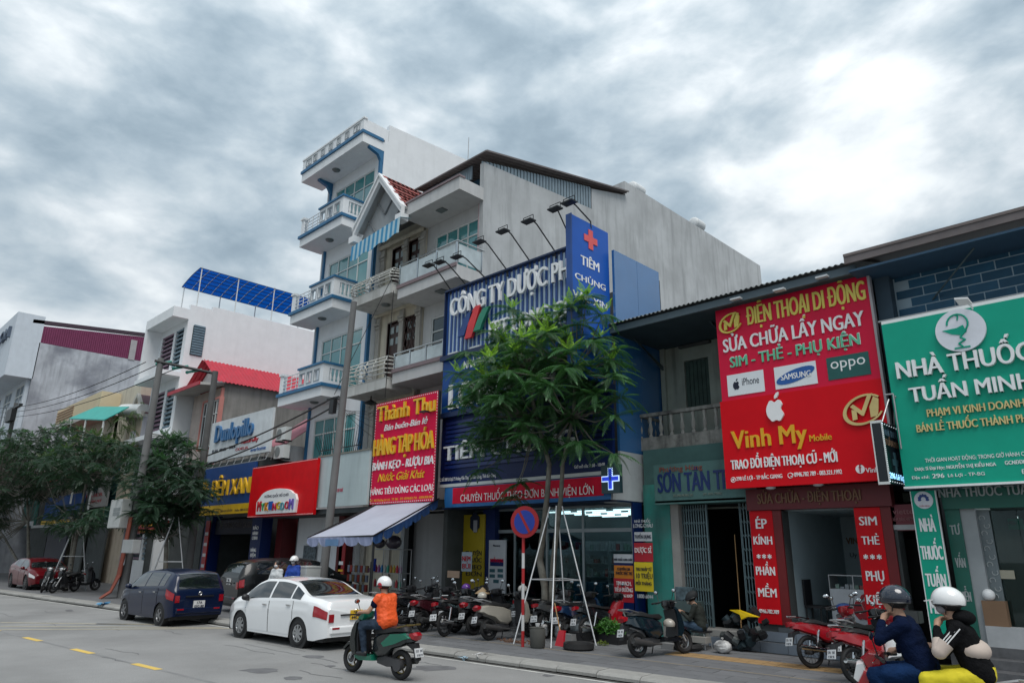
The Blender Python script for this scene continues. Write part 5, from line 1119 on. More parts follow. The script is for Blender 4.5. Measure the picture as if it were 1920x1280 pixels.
mb.add(vs, [(i*(ny+1)+j, (i+1)*(ny+1)+j, (i+1)*(ny+1)+j+1, i*(ny+1)+j+1) for i in range(nx) for j in range(ny)]); part('canvas', mb, AWP, aw, smooth=True)
def scallop(f, n, nm, m):
    for k in range(n):
        mb = MB(); top = []; low = []
        for q in range(7):
            s = (k+q/6)/n; p = f(s); top.append(p); low.append(p+Vector((.02*math.sin(q*2+k), -.02*math.cos(q*2), -.14-.13*math.sin(math.pi*q/6)**.5)))
        mb.add(top+low, [(q, q+1, q+8, q+7) for q in range(6)]); part(nm, mb, m, aw)
scallop(lambda s: AW(s, 0), 5, 'valance_flap', mat('valance_pale', (.22, .25, .38), .7, var=.12)); scallop(lambda s: AW(1, s), 7, 'valance_flap', AWB)
mb = MB(); mb.tube(A1+Vector((-.1, .1, 0)), (A1.x-.1, 11.7, .12), .035).tube(A0+Vector((.05, .05, 0)), A1, .025).tube(A1, B1, .025).tube(A0, B0, .025); part('frame', mb, BLACKM, aw)
a = AW(.42, 0); part('label_print', MB().box(a.x-.35, a.x+.35, a.y-.05, a.y-.04, a.z-.25, a.z-.06), mat('print_pale_blue', (.1, .2, .36)), aw)
# goods rack
rk = thing('goods_rack', 'dark wire rack with household goods standing under the awning', 'rack', (-18.3, 13.7, .12))
ra, rb = W(700, 1050, 14.2).x, W(752, 1050, 14.2).x
mb = MB()
for x in (ra, rb):
    for y in (14.2, 14.6): mb.tube((x, y, .12), (x, y, 2.15), .018, n=5)
mb.tube((ra, 14.2, 2.15), (rb, 14.2, 2.15), .018).tube((ra, 14.6, 2.15), (rb, 14.6, 2.15), .018); part('frame', mb, GALV, rk)
cols = [(.5, .04, .05), (.02, .18, .4), (.05, .35, .25), (.5, .4, .05), (.35, .1, .3), (.45, .45, .45), (.5, .2, .05)]
for k, z in enumerate((.35, .95, 1.4)):
    part('shelf', MB().box(ra, rb, 14.2, 14.6, z, z+.02), GALV, rk)
    for q in range(9):
        a = ra+.04+q*(rb-ra-.1)/8.5; part('goods', MB().lathe((a, 14.3, z+.02), [(.045, 0), (.05, .14), (.03, .2), (.015, .24)], 8), mat('good_%d' % (q*k % 7), cols[(q*k+q) % 7], .4), rk)
one('blue_bag', MB().slab([(ra-.02, 14.15, 1.45), (ra+.12, 14.15, 1.45), (ra+.14, 14.15, 1.85), (ra, 14.15, 1.85)], (0, .08, 0)), mat('bright_blue', (.01, .05, .4), .5), 'bright blue bag hanging on the left side of the goods rack', 'bag')
rk2 = thing('snack_stand', 'low stand of shiny snack packets under a purple header board', 'stand', (-19.8, 14, .12))
sa_, sb_ = W(652, 1070, 14.0).x, W(692, 1070, 14.0).x
part('header', MB().box(sa_, sb_, 13.98, 14.02, W(670, 1070, 14).z-.02, W(670, 1063, 14).z), mat('dull_purple', (.1, .02, .07), .5), rk2)
for k in range(3):
    for q in range(8):
        a = sa_+.02+q*(sb_-sa_)/8.2; z = 1.62-k*.3; part('packet', MB().box(a, a+.11, 13.97, 14.03, z-.22, z), mat('pack_%d' % ((q+k) % 4), [(.2, .23, .3), (.3, .05, .04), (.3, .32, .34), (.2, .12, .05)][(q+k) % 4], .3, .4), rk2)
mb = MB(); mb.tube((sa_, 14.05, .12), (sa_, 14.05, 1.75), .015).tube((sb_, 14.05, .12), (sb_, 14.05, 1.75), .015); part('frame', mb, BLACKM, rk2)
for i, (u, v, s) in enumerate(((712, 1018, .22), (738, 1016, .3))):
    p = W(u, v, 14.3); one('hanging_bag', MB().ball(p, s, 10, 7, (1.1, .8, .75)), mat('clear_plastic_dark', (.06, .05, .07), .2, coat=.3), ['small', 'large'][i]+' dark shiny bag of goods hanging above the rack', 'bag', smooth=True)
nb = panel('rental_notice', 866, 1034, 884, 1071, 15.4, mat('notice_blue_white', (.3, .36, .42), .5), 'white notice with red NEM BÙI words hanging left of the yellow column sign', 'notice', th=.01)
TX('NEM', (867, 1052), (882, 1050), 1043, 15.4, PR, nb, off=.003, bold=.02, split=False); TX('BÙI', (867, 1066), (882, 1064), 1057, 15.4, PR, nb, off=.003, bold=.02, split=False); 
pc = panel('paper_card', 839, 1069, 861, 1083, 15.2, mat('card_cream', (.42, .3, .22)), 'small cream handwritten card above the parked motorbikes', 'card', th=.01)

# ------------------------------------------------------------------ toy shop, blank sign
bs = thing('blank_sign', 'blank pale grey-green sign board crossed by the concrete pole', 'sign', (-23.2, 14.5, 3.6))
part('sign_board', MB().box(-25.06, -21.52, 14.5, 14.6, 3.66, 5.6), mat('blank_board', (.45, .53, .54), .5, var=.05, grime=.15), bs)
part('sign_edge', MB().box(-25.06, -21.5, 14.47, 14.62, 5.601, 5.66), mat('edge_brown', (.2, .19, .16)), bs)
TX('CHO THUÊ', (632, 922), (643, 921), 916, 14.5, mat('faded_red', (.5, .1, .15)), bs, off=.002, split=False)
tk = thing('toy_shop_sign', 'red toy shop sign with arched white name plate in coloured letters', 'sign', (-27.5, 14.3, 3.4))
TYS = 14.3; kx0, kx1, kz0, kz1 = -30.28, -25.08+.3, 3.4, 5.55
part('sign_board', MB().box(kx0, kx1, TYS, TYS+.12, kz0, kz1), mat('toy_red', (.6, .002, .006), .5, spec=.2), tk)
mb = MB()
for i in range(60):
    x = kx0+.03+(kx1-kx0-.06)*i/59
    for z in (kz0+.03, kz1-.03): mb.box(x-.02, x+.02, TYS-.006, TYS-.001, z-.012, z+.012)
part('border_dots', mb, WLET, tk, kind='stuff')
pl0, pl1 = W(484, 960, TYS).x, W(557, 955, TYS).x; pz = W(520, 962, TYS).z; cxp = (pl0+pl1)/2; hw = (pl1-pl0)/2
pts = [(pl0, pz), (pl1, pz), (pl1+.05, pz+.5), (pl1-.1, pz+.72)]+[(cxp+hw*.82*math.cos(R(a)), pz+.72+.28*math.sin(R(a))) for a in range(10, 180, 17)]+[(pl0-.05, pz+.5)]
part('name_plate', MB().prism(pts, 'y', TYS-.1, TYS-.001), WLET, tk)
tcl = [(.45, .02, .03), (.05, .3, .1), (.5, .2, .02), (.02, .1, .4), (.4, .02, .05), (.5, .35, .02), (.1, .3, .35), (.45, .03, .05), (.15, .1, .4)]
for i, c_ in enumerate('MYKINGDOM'):
    a = pl0+.12+i*(pl1-pl0-.24)/9; w_ = (pl1-pl0-.24)/9; big = .5 if i in (0, 8) else (.42 if i in (2, 3) else .36)
    lettering(c_, a+.02, a+w_*(.95 if i not in (0, 8) else 1.0)-.02, pz+.12+(.03 if i % 2 else 0), big*.82, TYS-.1, mat('toy_letter_%d' % i, tcl[i], .4, var=.03), tk, depth=.05, bold=.03, split=True)
lettering('VƯƠNG QUỐC ĐỒ CHƠI', cxp-hw*.62, cxp+hw*.62, pz+.66, .1, TYS-.1, NK, tk, depth=.01, bold=.01, split=False)
tf = thing('toy_shop', 'dim toy shop front under the red sign behind the concrete pole', 'shop', (-27.5, 15.5, 0))
part('canopy_slab', MB().box(-30.2, -21.5, 14.6, 16.2, 3.42, 3.6), DARKW, tf)
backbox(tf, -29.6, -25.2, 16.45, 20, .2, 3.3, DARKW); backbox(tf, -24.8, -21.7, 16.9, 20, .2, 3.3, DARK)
[part('pier', MB().box(a_, b_, 15.7, 16.4, .12, 3.4), mat('dark_red_pier', (.10, .008, .01), .6), tf) for a_, b_ in ((-30.2, -29.66), (-25.15, -24.75))]
window(tf, -29.5, -25.3, .3, 3.3, 16.3, fm=mat('grey_aluminium', (.25, .28, .29)), gm=SG, vx=(.3, .6), hz=(.75,))
o = thing('payment_banner', 'narrow red vertical banner with small code and price lines by the grocery', 'banner', (-21.3, 15.7, .5)); ax, bx_ = W(634, 1050, 15.7).x, W(646, 1050, 15.7).x
part('sign_board', MB().box(ax, bx_, 15.7, 15.73, .7, 2.9), mat('dark_red_print', (.28, .005, .01), .4), o); part('white_patch', MB().box(ax+.08, bx_-.08, 15.69, 15.699, 1.55, 1.68), WLET, o)
for i in range(3): part('print_block', MB().box(ax+.06, bx_-.06, 15.69, 15.699, 1.3-i*.16, 1.38-i*.16), YB, o)
one('dark_poster', MB().box(W(568, 1040, 16.1).x, W(591, 1040, 16.1).x, 16.1, 16.12, W(580, 1052, 16.1).z, W(580, 1022, 16.1).z), mat('poster_grey', (.12, .15, .17), .5, var=.9, scale=8), 'speckled grey poster on the toy shop window', 'poster')
# ------------------------------------------------------------------ mattress shop
ds = thing('mattress_shop_sign', 'blue mattress shop sign with yellow raised letters and yellow strip', 'sign', (-33, 14.4, 3.6))
DY = 14.4; part('sign_board', MB().box(-36.2, -30.3, DY, DY+.12, 4.05, 5.85), mat('mattress_blue', (.008, .05, .2), .45), ds); part('strip', MB().box(-36.2, -30.3, DY-.01, DY+.12, 3.62, 4.05), mat('strip_yellow', (.65, .4, .01), .5), ds)
TX('ĐỆM XANH', (396, 934), (481, 918), 907, DY, YB, ds, depth=.08, bold=.03, split=True)
TX('CHUỖI CỬA HÀNG CHĂN GA GỐI ĐỆM      Hotline: 0889.555.222', (389, 962), (466, 956), 958, DY, NK, ds, off=.012, depth=.004, split=False)
c = W(382, 925, DY); 
for k in range(6): a = R(20+k*28); part('logo_leaf', MB().slab([(c.x+.1*math.cos(a), DY-.06, c.z+.1*math.sin(a)), (c.x+.55*math.cos(a-.12), DY-.06, c.z+.5*math.sin(a-.12)), (c.x+.7*math.cos(a), DY-.06, c.z+.65*math.sin(a)), (c.x+.55*math.cos(a+.12), DY-.06, c.z+.5*math.sin(a+.12))], (0, .05, 0)), YB, ds)
dn = thing('billboard', 'white roof billboard with blue raised mattress brand word', 'billboard', (-33, 14.6, 6))
part('board', MB().box(-36.1, -29.55, 14.6, 14.7, 6.25, 8.25), mat('billboard_white', (.6, .63, .65), .5, grime=.1), dn)
TX('Dunlopillo', (404, 832), (475, 812), 802, 14.6, mat('denim_blue_letter', (.03, .13, .3), .35), dn, depth=.1, bold=.035, split=True); TX('mmmm', (449, 831), (472, 826), 825, 14.6, PR, dn, depth=.03, bold=.03, split=False) if False else lettering('naturally', -32.4, -30.7, 6.85, .14, 14.6, PR, dn, depth=.03, bold=.03, split=False)
for s_, u0, u1, v, m_ in (('ELAN', 398, 408, 849, NK), ('AMANDO', 411, 424, 846, NK), ('EVERON', 430, 441, 841, NK), ('ODELIA', 442, 465, 844, PR), ('everhome', 470, 498, 845, mat('logo_blue', (.01, .09, .33)))): TX(s_, (u0, v), (u1, v-2), v-5, 14.6, m_, dn, off=.004, bold=.02, split=False)
mb = MB()
for k in range(9): x = -36+k*.8; mb.tube((x, 14.75, 5.9), (x+.3, 14.75, 6.3), .02, n=4).tube((x, 14.5, 5.9), (x, 14.75, 6.5), .02, n=4)
mb.tube((-36.1, 14.5, 5.9), (-29.6, 14.5, 5.9), .025, n=4); part('lattice_frame', mb, GALV, dn, kind='stuff')
ms_ = thing('mattress_shop', 'dark navy mattress shop front under the blue sign', 'shop', (-33, 15.2, 0))
part('upper_slab', MB().box(-36.2, -30.25, 14.55, 16, 5.6, 5.9).box(-36.2, -30.3, 14.6, 20, 5.9, 6.1), DARKW, ms_)
backbox(ms_, -35.7, -30.8, 15.4, 20, .2, 3.5, DARKW)
[part('pier', MB().box(a_, b_, 15.0, 15.5, .12, 3.62), NAVY, ms_) for a_, b_ in ((-36.3, -35.5), (-31.2, -30.25))]
o = panel('inner_banner', 404, 975, 491, 1000, 15.2, mat('dim_navy_banner', (.02, .022, .04), .6), 'dim navy banner with grey words hanging in the mattress shop', 'banner'); TX('HỆ THỐNG CHĂN GA GỐI ĐỆM', (412, 992), (486, 985), 982, 15.2, mat('dim_grey_ink', (.08, .07, .07)), o, off=.003, split=False)
o = thing('pier_labels', 'column of small white word labels on the navy pier of the mattress shop', 'sign', (-30.8, 14.98, 1))
for i, (s_, v) in enumerate((('BẢO', 992), ('HÀNH', 1002), ('CHÍNH', 1011), ('HÃNG', 1034), ('ĐỆM', 1044))): a = W(487, v, 14.98); lettering(s_, -31.0, -30.5, a.z, .14, 14.98, WLET, o, depth=.01, bold=.02, split=False)
vn = thing('vertical_shop_banner', 'narrow red and white vertical banner at the left pier of the mattress shop', 'banner', (-36, 14.9, .5))
part('sign_board', MB().box(-35.95, -35.5, 14.9, 14.95, .5, 3.4), mat('dark_red_print', (.28, .005, .01)), vn)
for i in range(5): part('print_block', MB().box(-35.9, -35.55, 14.89, 14.899, .7+i*.5, .85+i*.5), PW, vn)
pm = thing('pink_roof_annex', 'pale pink ribbed lean-to roof beside the white billboard', 'roof', (-30, 16, 6)); part('roof', MB().corr((-31.8, 15.2, 6.6), (2.6, 0, 0), (0, 2.5, 1.9), .25, .025), mat('pale_pink_sheet', (.5, .2, .24), .6, var=.1), pm); part('wall', MB().box(-31.8, -29.4, 17.7, 17.8, 5.9, 8.5).box(-29.5, -29.4, 15.2, 17.7, 5.9, 6.6), GREYW, pm)
for i, (z, l_) in enumerate(((6.75, 'upper of two white air conditioner units beside the pink roof'), (5.95, 'lower of two white air conditioner units beside the pink roof'))):
    x = W(525, 825, 14.9).x; o = thing('air_conditioner', l_, 'air conditioner', (x, 15, z), group='air conditioner units beside the billboard'); part('case', MB().box(x-.42, x+.42, 14.9, 15.2, z, z+.58), WFRAME, o); part('fan_grille', MB().disc((x-.12, 14.89, z+.29), (0, 1, 0), .23, .008, 20), mat('fan_grey', (.2, .22, .22), .6), o); part('bracket', MB().box(x-.35, x-.3, 14.85, 15.3, z-.06, z-.001).box(x+.3, x+.35, 14.85, 15.3, z-.06, z-.001), BLACKM, o)

# ------------------------------------------------------------------ houses further left
rh_ = thing('red_roof_house', 'house with bright red ribbed roof, pink window trims and bare cement side', 'house', (-34, 15.5, 0))
p0, p1 = W(413, 668, 14.9), W(558, 693, 14.9); RR = mat('bright_red_sheet', (.42, .014, .032), .5, var=.12, grime=.2, gcol=(.2, .03, .04))
xc = WX(425, 720, -37.0)
# gable end faces the street side; side wall in view
SXR = -36.6
rp0, rp1 = WX(413, 668, SXR), WX(558, 693, SXR)
h_l = WX(398, 708, SXR); w_t = WX(480, 722, SXR)
part('wall', MB().box(-40.6, SXR-.22, 15.2, 15.4, .1, 10.4), mat('pale_pink_wall', (.5, .42, .38), .8, grime=.3, gcol=(.25, .2, .18)), rh_)
part('side_wall', MB().box(SXR-.2, SXR, 15.2, 30, .1, 10.6), mat('bare_cement', (.26, .25, .235), .95, var=.15, scale=1.1, grime=.5, gcol=(.1, .1, .09), bump=.4), rh_)
part('roof', MB().corr((SXR+.3, 14.6, 10.55), (0, 16, 0), (-2.2, 0, 1.55), .22, .03).corr((-40.9, 14.6, 10.55), (0, 16, 0), (2.2, 0, 1.55), .22, .03), RR, rh_)
part('gable_grille', MB().slab([(SXR, 15.2, 10.6), (-38.6, 15.2, 12), (-40.6, 15.2, 10.6)], (0, .1, 0)), mat('white_lattice', (.5, .5, .5)), rh_)
part('balcony_roof', MB().slab([(-41, 13.9, 10.3), (SXR-.1, 13.9, 10.3), (SXR-.1, 15.19, 10.45), (-41, 15.19, 10.45)], (0, 0, .14)), mat('dull_white_slab', (.45, .44, .42), .8), rh_)
part('red_edge', MB().box(-41.05, SXR-.05, 13.85, 13.899, 10.28, 10.48), RR, rh_)
PKT = mat('pink_trim', (.5, .2, .17), .7)
for i in range(2):
    x = -38.6+i*1.25; f = window(rh_, x, x+.8, 7.2, 9.7, 15.0, vx=(.5,), hz=(.7,), gm=DGLASS); part('window_trim', MB().box(x-.12, x, 14.96, 15.18, 7.1, 9.8).box(x+.8, x+.92, 14.96, 15.18, 7.1, 9.8).box(x, x+.8, 14.96, 15.18, 9.7, 9.82), PKT, rh_)
part('corner_strip', MB().box(SXR-.12, SXR+.03, 15.05, 15.19, 6, 10.3), PKT, rh_)
part('grey_wall_front', MB().box(-40.6, SXR-.001, 15.05, 15.19, .1, 6.4), DARKW, rh_)
# white block with blue rooftop canopy
wb = thing('white_block', 'tall plain white block with louvred openings behind the red-roofed house', 'building', (-44, 15.5, 0))
WXS = -40.8
def wp(u, v): return WX(u, v, WXS)
tA, tB, tC = wp(358, 571), wp(400, 575), wp(565, 617)
yl = 14.2
part('side_wall', MB().slab([(WXS, tA.y, .1), (WXS, tA.y, tA.z), (WXS, tB.y, tB.z-.2), (WXS, tB.y, .1)], (-.25, 0, 0)).slab([(WXS, tB.y, .1), (WXS, tB.y, tB.z), (WXS, 40, tB.z), (WXS, 40, .1)], (-.25, 0, 0)), WHITE, wb)
la_, lb2 = wp(363, 610), wp(382, 670)
lv = part('louvre_window', MB().box(WXS+.001, WXS+.03, la_.y, wp(386, 613).y, lb2.z, la_.z), DGLASS, wb)
for k in range(12): z = lb2.z+.05+k*(la_.z-lb2.z-.1)/11; part('louvre', MB().box(WXS+.031, WXS+.08, la_.y+.03, wp(386, 613).y-.03, z, z+.1), mat('grey_blue_louvre', (.13, .2, .25), .5), lv)
yF = tA.y; xl = W(318, 600, yF).x-1.2
fz = [(tA.z-3.9, tA.z-.0)]
mb = MB(); hs = []
zt0 = tA.z
for k in range(4): hs += [(xl+.5, WXS-2.0, zt0-3.6-k*3.6, zt0-1.3-k*3.6), (WXS-1.7, WXS-.45, zt0-3.6-k*3.6, zt0-1.3-k*3.6)]
wall_holes(mb, xl, WXS-.25, .1, zt0-.3, yF, .25, hs); mb.box(xl, WXS, yF-.9, yF, zt0-.9, zt0-.3).box(xl, xl+.25, yF-.9, yF, zt0-4.2, zt0-.91); part('wall', mb, WHITE, wb)
for k, h in enumerate(hs):
    lw_ = part('louvre_window', MB().box(h[0], h[1], yF+.15, yF+.18, h[2], h[3]), DGLASS, wb)
    for q in range(9): z = h[2]+.05+q*(h[3]-h[2]-.15)/8; part('louvre', MB().box(h[0], h[1], yF+.04, yF+.12, z, z+.1), mat('grey_blue_louvre', (.13, .2, .25)) if k % 2 else mat('mauve_louvre', (.2, .12, .17), .5), lw_)
for k in range(3): part('floor_slab', MB().box(xl-.1, WXS+.0, yF-1.0, yF-.001, zt0-4.35-k*3.6, zt0-4.1-k*3.6), WHITE, wb)
cn_ = thing('rooftop_canopy', 'bright blue translucent canopy on thin white posts above the white block', 'canopy', (-43, 18, 16))
BLC = mat('canopy_blue', (.008, .16, .42), .4, var=.1, emit=0)
t_ = BLC.node_tree; b_ = t_.nodes['Principled BSDF']; tl_ = t_.nodes.new('ShaderNodeBsdfTranslucent'); tl_.inputs[0].default_value = (.015, .26, .6, 1); ms_x = t_.nodes.new('ShaderNodeMixShader'); ms_x.inputs[0].default_value = .75
o_ = [n for n in t_.nodes if n.type == 'OUTPUT_MATERIAL'][0]; t_.links.new(b_.outputs[0], ms_x.inputs[1]); t_.links.new(tl_.outputs[0], ms_x.inputs[2]); t_.links.new(ms_x.outputs[0], o_.inputs[0])
def cz(i): return 17.75+.55*i/6+.1*math.sin(i/6*math.pi)
for i in range(6):
    for j in range(14):
        x0 = -43.6+i*.44; x1 = x0+.41; y0 = 14.6+j*.62; z0, z1 = cz(i), cz(i+1)
        part('canopy_panel', MB().slab([(x0, y0, z0), (x1, y0, z1), (x1, y0+.58, z1), (x0, y0+.58, z0)], (0, 0, .02)), BLC, cn_)
mb = MB()
for j in range(15): mb.path([(-43.6+i*.44, 14.58+j*.62, cz(i)-.02) for i in range(7)], .02, n=4)
for i in range(7): mb.tube((-43.6+i*.44, 14.58, cz(i)-.02), (-43.6+i*.44, 23.26, cz(i)-.02), .02, n=4)
part('canopy_frame', mb, mat('frame_dark_blue', (.02, .06, .12), .5), cn_, kind='stuff')
for y in (14.7, 17, 19.4, 22.6):
    for x in (-41.0, -43.5): part('post', MB().tube((x, y, zt0-.5), (x, y, 17.75 if x < -42 else 18.4), .035, n=6), WFRAME, cn_)
# old narrow gabled house, cream house, far grey building
ob_ = thing('narrow_old_house', 'narrow old cream gabled house with tall dark window above the trees', 'house', (-52, 14.5, 0))
Y5 = 13.9; a, b = W(229, 860, Y5).x, W(258, 840, Y5).x; zt5 = W(247, 752, Y5).z
za5 = W(232, 790, Y5).z
hs = [(a+(b-a)*.25, a+(b-a)*.7, zt5-4.6, zt5-2.0)]
mb = MB(); wall_holes(mb, a, b, .1, zt5-1.2, Y5, .2, hs); mb.prism([(a, zt5-1.2), (b, zt5-1.2), ((a+b)/2, zt5)], 'y', Y5, Y5+.2); mb.box(b-.01, b, Y5+.2, 22, .1, zt5-1.2); part('wall', mb, mat('old_cream', (.45, .38, .3), .85, var=.1, grime=.5, gcol=(.2, .14, .1)), ob_)
part('side_wall', MB().box(b, b+.05, Y5+.01, 22, .1, zt5-1.2), mat('mauve_render', (.33, .34, .38), .85, var=.06), ob_)
window(ob_, *hs[0], Y5, vx=(.5,), hz=(.33, .66), gm=DGLASS)
part('gable_trim', MB().slab([(a-.15, Y5-.15, zt5-1.25), ((a+b)/2, Y5-.15, zt5+.1), ((a+b)/2, Y5-.15, zt5+.32), (a-.15, Y5-.15, zt5-1.0)], (0, .2, 0)).slab([(b+.15, Y5-.15, zt5-1.25), ((a+b)/2, Y5-.15, zt5+.1), ((a+b)/2, Y5-.15, zt5+.32), (b+.15, Y5-.15, zt5-1.0)], (0, .2, 0)), mat('pale_trim', (.42, .4, .36)), ob_)
part('roof', MB().slab([((a+b)/2, Y5, zt5+.2), (b+.15, Y5, zt5-1.1), (b+.15, 22, zt5-1.1), ((a+b)/2, 22, zt5+.2)], (0, 0, .06)), mat('dull_purple_roof', (.14, .08, .09), .8, var=.2), ob_)
crh = thing('cream_house', 'cream house with slatted parapet and green awning, red roof behind', 'house', (-62, 13.5, 0))
Y6 = 13.2; a, b = W(104, 770, Y6).x, W(192, 765, Y6).x; z0, z1 = W(104, 790, Y6).z, W(180, 750, Y6).z
part('wall', MB().box(a+2, b+3, Y6+1.2, Y6+1.4, .1, z0+1).box(b+3-.1, b+3, Y6+1.4, 22, .1, z0+1), CREAM, crh)
a, b, z0, z1 = -62, -51.3, 10.9, 12.0
part('parapet', MB().box(a, b, Y6, Y6+.15, z0, z1).box(b-.15, b, Y6+.15, Y6+5, z0, z1), mat('warm_cream', (.6, .5, .33), .8, var=.05), crh)
for k in range(4): part('parapet_slat', MB().box(a+.2, a+4.5, Y6-.06, Y6-.001, z0+.2+k*.2, z0+.27+k*.2), mat('tan_slat', (.33, .2, .12)), crh)
part('slab', MB().box(a-.1, b, Y6, Y6+5, z0-.4, z0), mat('dull_white_slab', (.45, .44, .42)), crh); part('wall', MB().box(a+1, b, Y6+2.4, Y6+2.6, .1, z0-.4), CREAM, crh); part('pier', MB().box(-51.6, -51, Y6+1.2, Y6+2, .1, z0-.4), CREAM, crh)
part('green_awning', MB().slab([(-52.1, 11.8, 10.0), (-44.4, 11.8, 9.0), (-44.8, 13.1, 10.0), (-51.6, 13.1, 10.9)], (0, 0, .06)), mat('sea_green_sheet', (.02, .3, .26), .5, var=.15), crh)
for x, z in ((-51.6, 9.95), (-48.3, 9.5), (-44.6, 9.0)): part('awning_post', MB().tube((x, 11.85, z-5), (x, 11.85, z), .06, n=6), WFRAME, crh)
part('red_roof', MB().slab([(-50.8, 14.5, 10.9), (-42.5, 14.5, 10.0), (-42.5, 19, 11.4), (-50.8, 19, 12.2)], (0, 0, .08)), RR, crh)
one('white_tank', MB().tube((-48.5, 13.9, 10.4), (-44.6, 13.9, 9.9), .42, n=14), WFRAME, 'long white water tank on the roof of the cream house', 'water tank', smooth=True)
fg = thing('commercial_block', 'large grey commercial building with purple ribbed roof cladding and stained concrete side', 'building', (-80, 12, 0))
Y7 = 11.5; FX = W(74, 612, Y7).x
def fp(u, v): return WX(u, v, FX)
e_ = fp(74, 610); r1 = fp(305, 635)
SC = mat('stained_concrete', (.43, .45, .49), .95, var=.25, scale=.45, grime=.6, gcol=(.2, .21, .235), blotch=.95, bcol=(.19, .20, .235), bump=.2)
cb = fp(74, 642); cb2 = fp(297, 683)
part('side_wall', MB().slab([(FX, Y7+.3, .1), (FX, cb.y, cb.z), (FX, cb2.y, cb2.z), (FX, cb2.y, .1)], (-.4, 0, 0)), SC, fg)
PUR = mat('purple_cladding', (.2, .035, .10), .5, .2, var=.08)
n = 60
part('cladding', MB().slab([(FX-.1, e_.y, cb.z-.5), (FX-.1, e_.y, e_.z), (FX-.1, r1.y, r1.z), (FX-.1, cb2.y, cb2.z-.5)], (-.1, 0, 0)), PUR, fg)
for i in range(n):
    f = i/n; y = e_.y+(r1.y-e_.y)*f; za_ = cb.z+(cb2.z-cb.z)*f; zt_ = e_.z+(r1.z-e_.z)*f; part('cladding_rib', MB().box(FX-.1, FX-.03, y, y+(r1.y-e_.y)/n*.45, za_+.05, zt_), PUR, fg)
ff = fp(243, 655); part('pale_strip', MB().box(FX-.02, FX+.05, ff.y, ff.y+.5, fp(243, 674).z, fp(243, 636).z), mat('pale_edge', (.35, .33, .34)), fg)
part('roof_edge', MB().slab([(FX, Y7-.5, fp(52, 603).z), (FX, Y7-.5, fp(52, 603).z+.3), (FX, r1.y, r1.z+.35), (FX, r1.y, r1.z+.05)], (-.3, 0, 0)), mat('dark_roof_edge', (.04, .02, .035), .6), fg)
zt7 = W(49, 599, Y7-1.5).z
zr = e_.z+.8
FW = W(49, 690, Y7).x
hs = []
for k in range(4):
    for q in range(5): hs.append((FX-3.6-q*4.2, FX-.9-q*4.2, 3.2+k*4.2, 6.2+k*4.2))
mb = MB(); wall_holes(mb, FX-26, FX-.4, .1, zr-5.2, Y7, .3, hs); part('wall', mb, mat('pale_blue_white_wall', (.55, .6, .66), .7, var=.05, grime=.2, gcol=(.35, .38, .42)), fg)
part('sign_band', MB().box(FX-26, FX, Y7-1.6, Y7+.3, zr-5.2, zr), mat('pale_blue_white_wall', (.55, .6, .66)), fg)
for k, h in enumerate(hs): window(fg, *h, Y7, gm=mat('grey_blue_glass', (.14, .19, .24), .1), vx=(.5,), hz=(.7,), fw=.12)
lettering('PIAGGIO CENTER', FX-13, FX-1, zr-2.2, .9, Y7-1.6, mat('dark_blue_grey', (.08, .11, .16)), fg, depth=.1, bold=.02, split=True) if False else None
for s_, x0_, x1_, z_, h_ in (('SHOWROOM', FX-14, FX-1.2, zr-1.9, .9), ('ĐẠI LÝ', FX-13, FX-4.0, zr-4.0, 1.2)): lettering(s_, x0_, x1_, z_, h_, Y7-1.6, mat('dark_blue_grey', (.08, .11, .16), .6), fg, depth=.2, bold=.04, split=True)
part('red_logo', MB().box(FX-20, FX-16, Y7-1.7, Y7-1.61, zr-4.2, zr-.9), mat('dull_red', (.5, .03, .08), .5), fg)
for k, (x0_, x1_, y_, m_) in enumerate(((-62, -57.2, 13.0, 'dim_grey_green'), (-57, -52.4, 13.0, 'dim_navy_banner'), (-52.3, -49.8, 13.3, 'dim_grey_panel'), (-49.7, -46.4, 13.5, 'dim_grey_green'))):
    part('shop_shutter', MB().box(x0_, x1_, y_, y_+.1, .12, 3.3), MC.get(m_) or DARKW, crh); part('shutter_frame', MB().box(x0_, x1_, y_-.02, y_+.2, 3.31, 3.5), GALV, crh)
for i, (x, y) in enumerate(((-56, 12.5), (-66, 12.2), (-76, 11.8))):
    o = thing('low_shop', ['low dark shop with blue board behind the first left trees', 'low dark shop with green louvred front behind the left trees', 'farthest low dark shop behind the left trees'][i], 'shop', (x, y+1, 0)); part('wall', MB().box(x-5, x+4.9, y+3.2, y+3.4, .1, 6.5).box(x+4.9, x+5.1, y+.9, y+3.4, .1, 6.5), DARKW, o); part('shop_board', MB().box(x-4.6, x+4.4, y+.8, y+.95, 3.4, 5.4), [BLUE, mat('dull_green_board', (.02, .1, .09)), BLUE][i], o); part('strip', MB().box(x-4.6, x+4.4, y+.75, y+.799, 3.5, 3.8), [mat('strip_yellow', (.65, .4, .01)), PW, PR][i], o)
    part('roof', MB().slab([(x-5.2, y+.6, 6.5), (x+5.2, y+.6, 6.5), (x+5.2, y+5, 7.8), (x-5.2, y+5, 7.8)], (0, 0, .1)), mat('orange_roof', (.42, .07, .03), .7, var=.1), o)
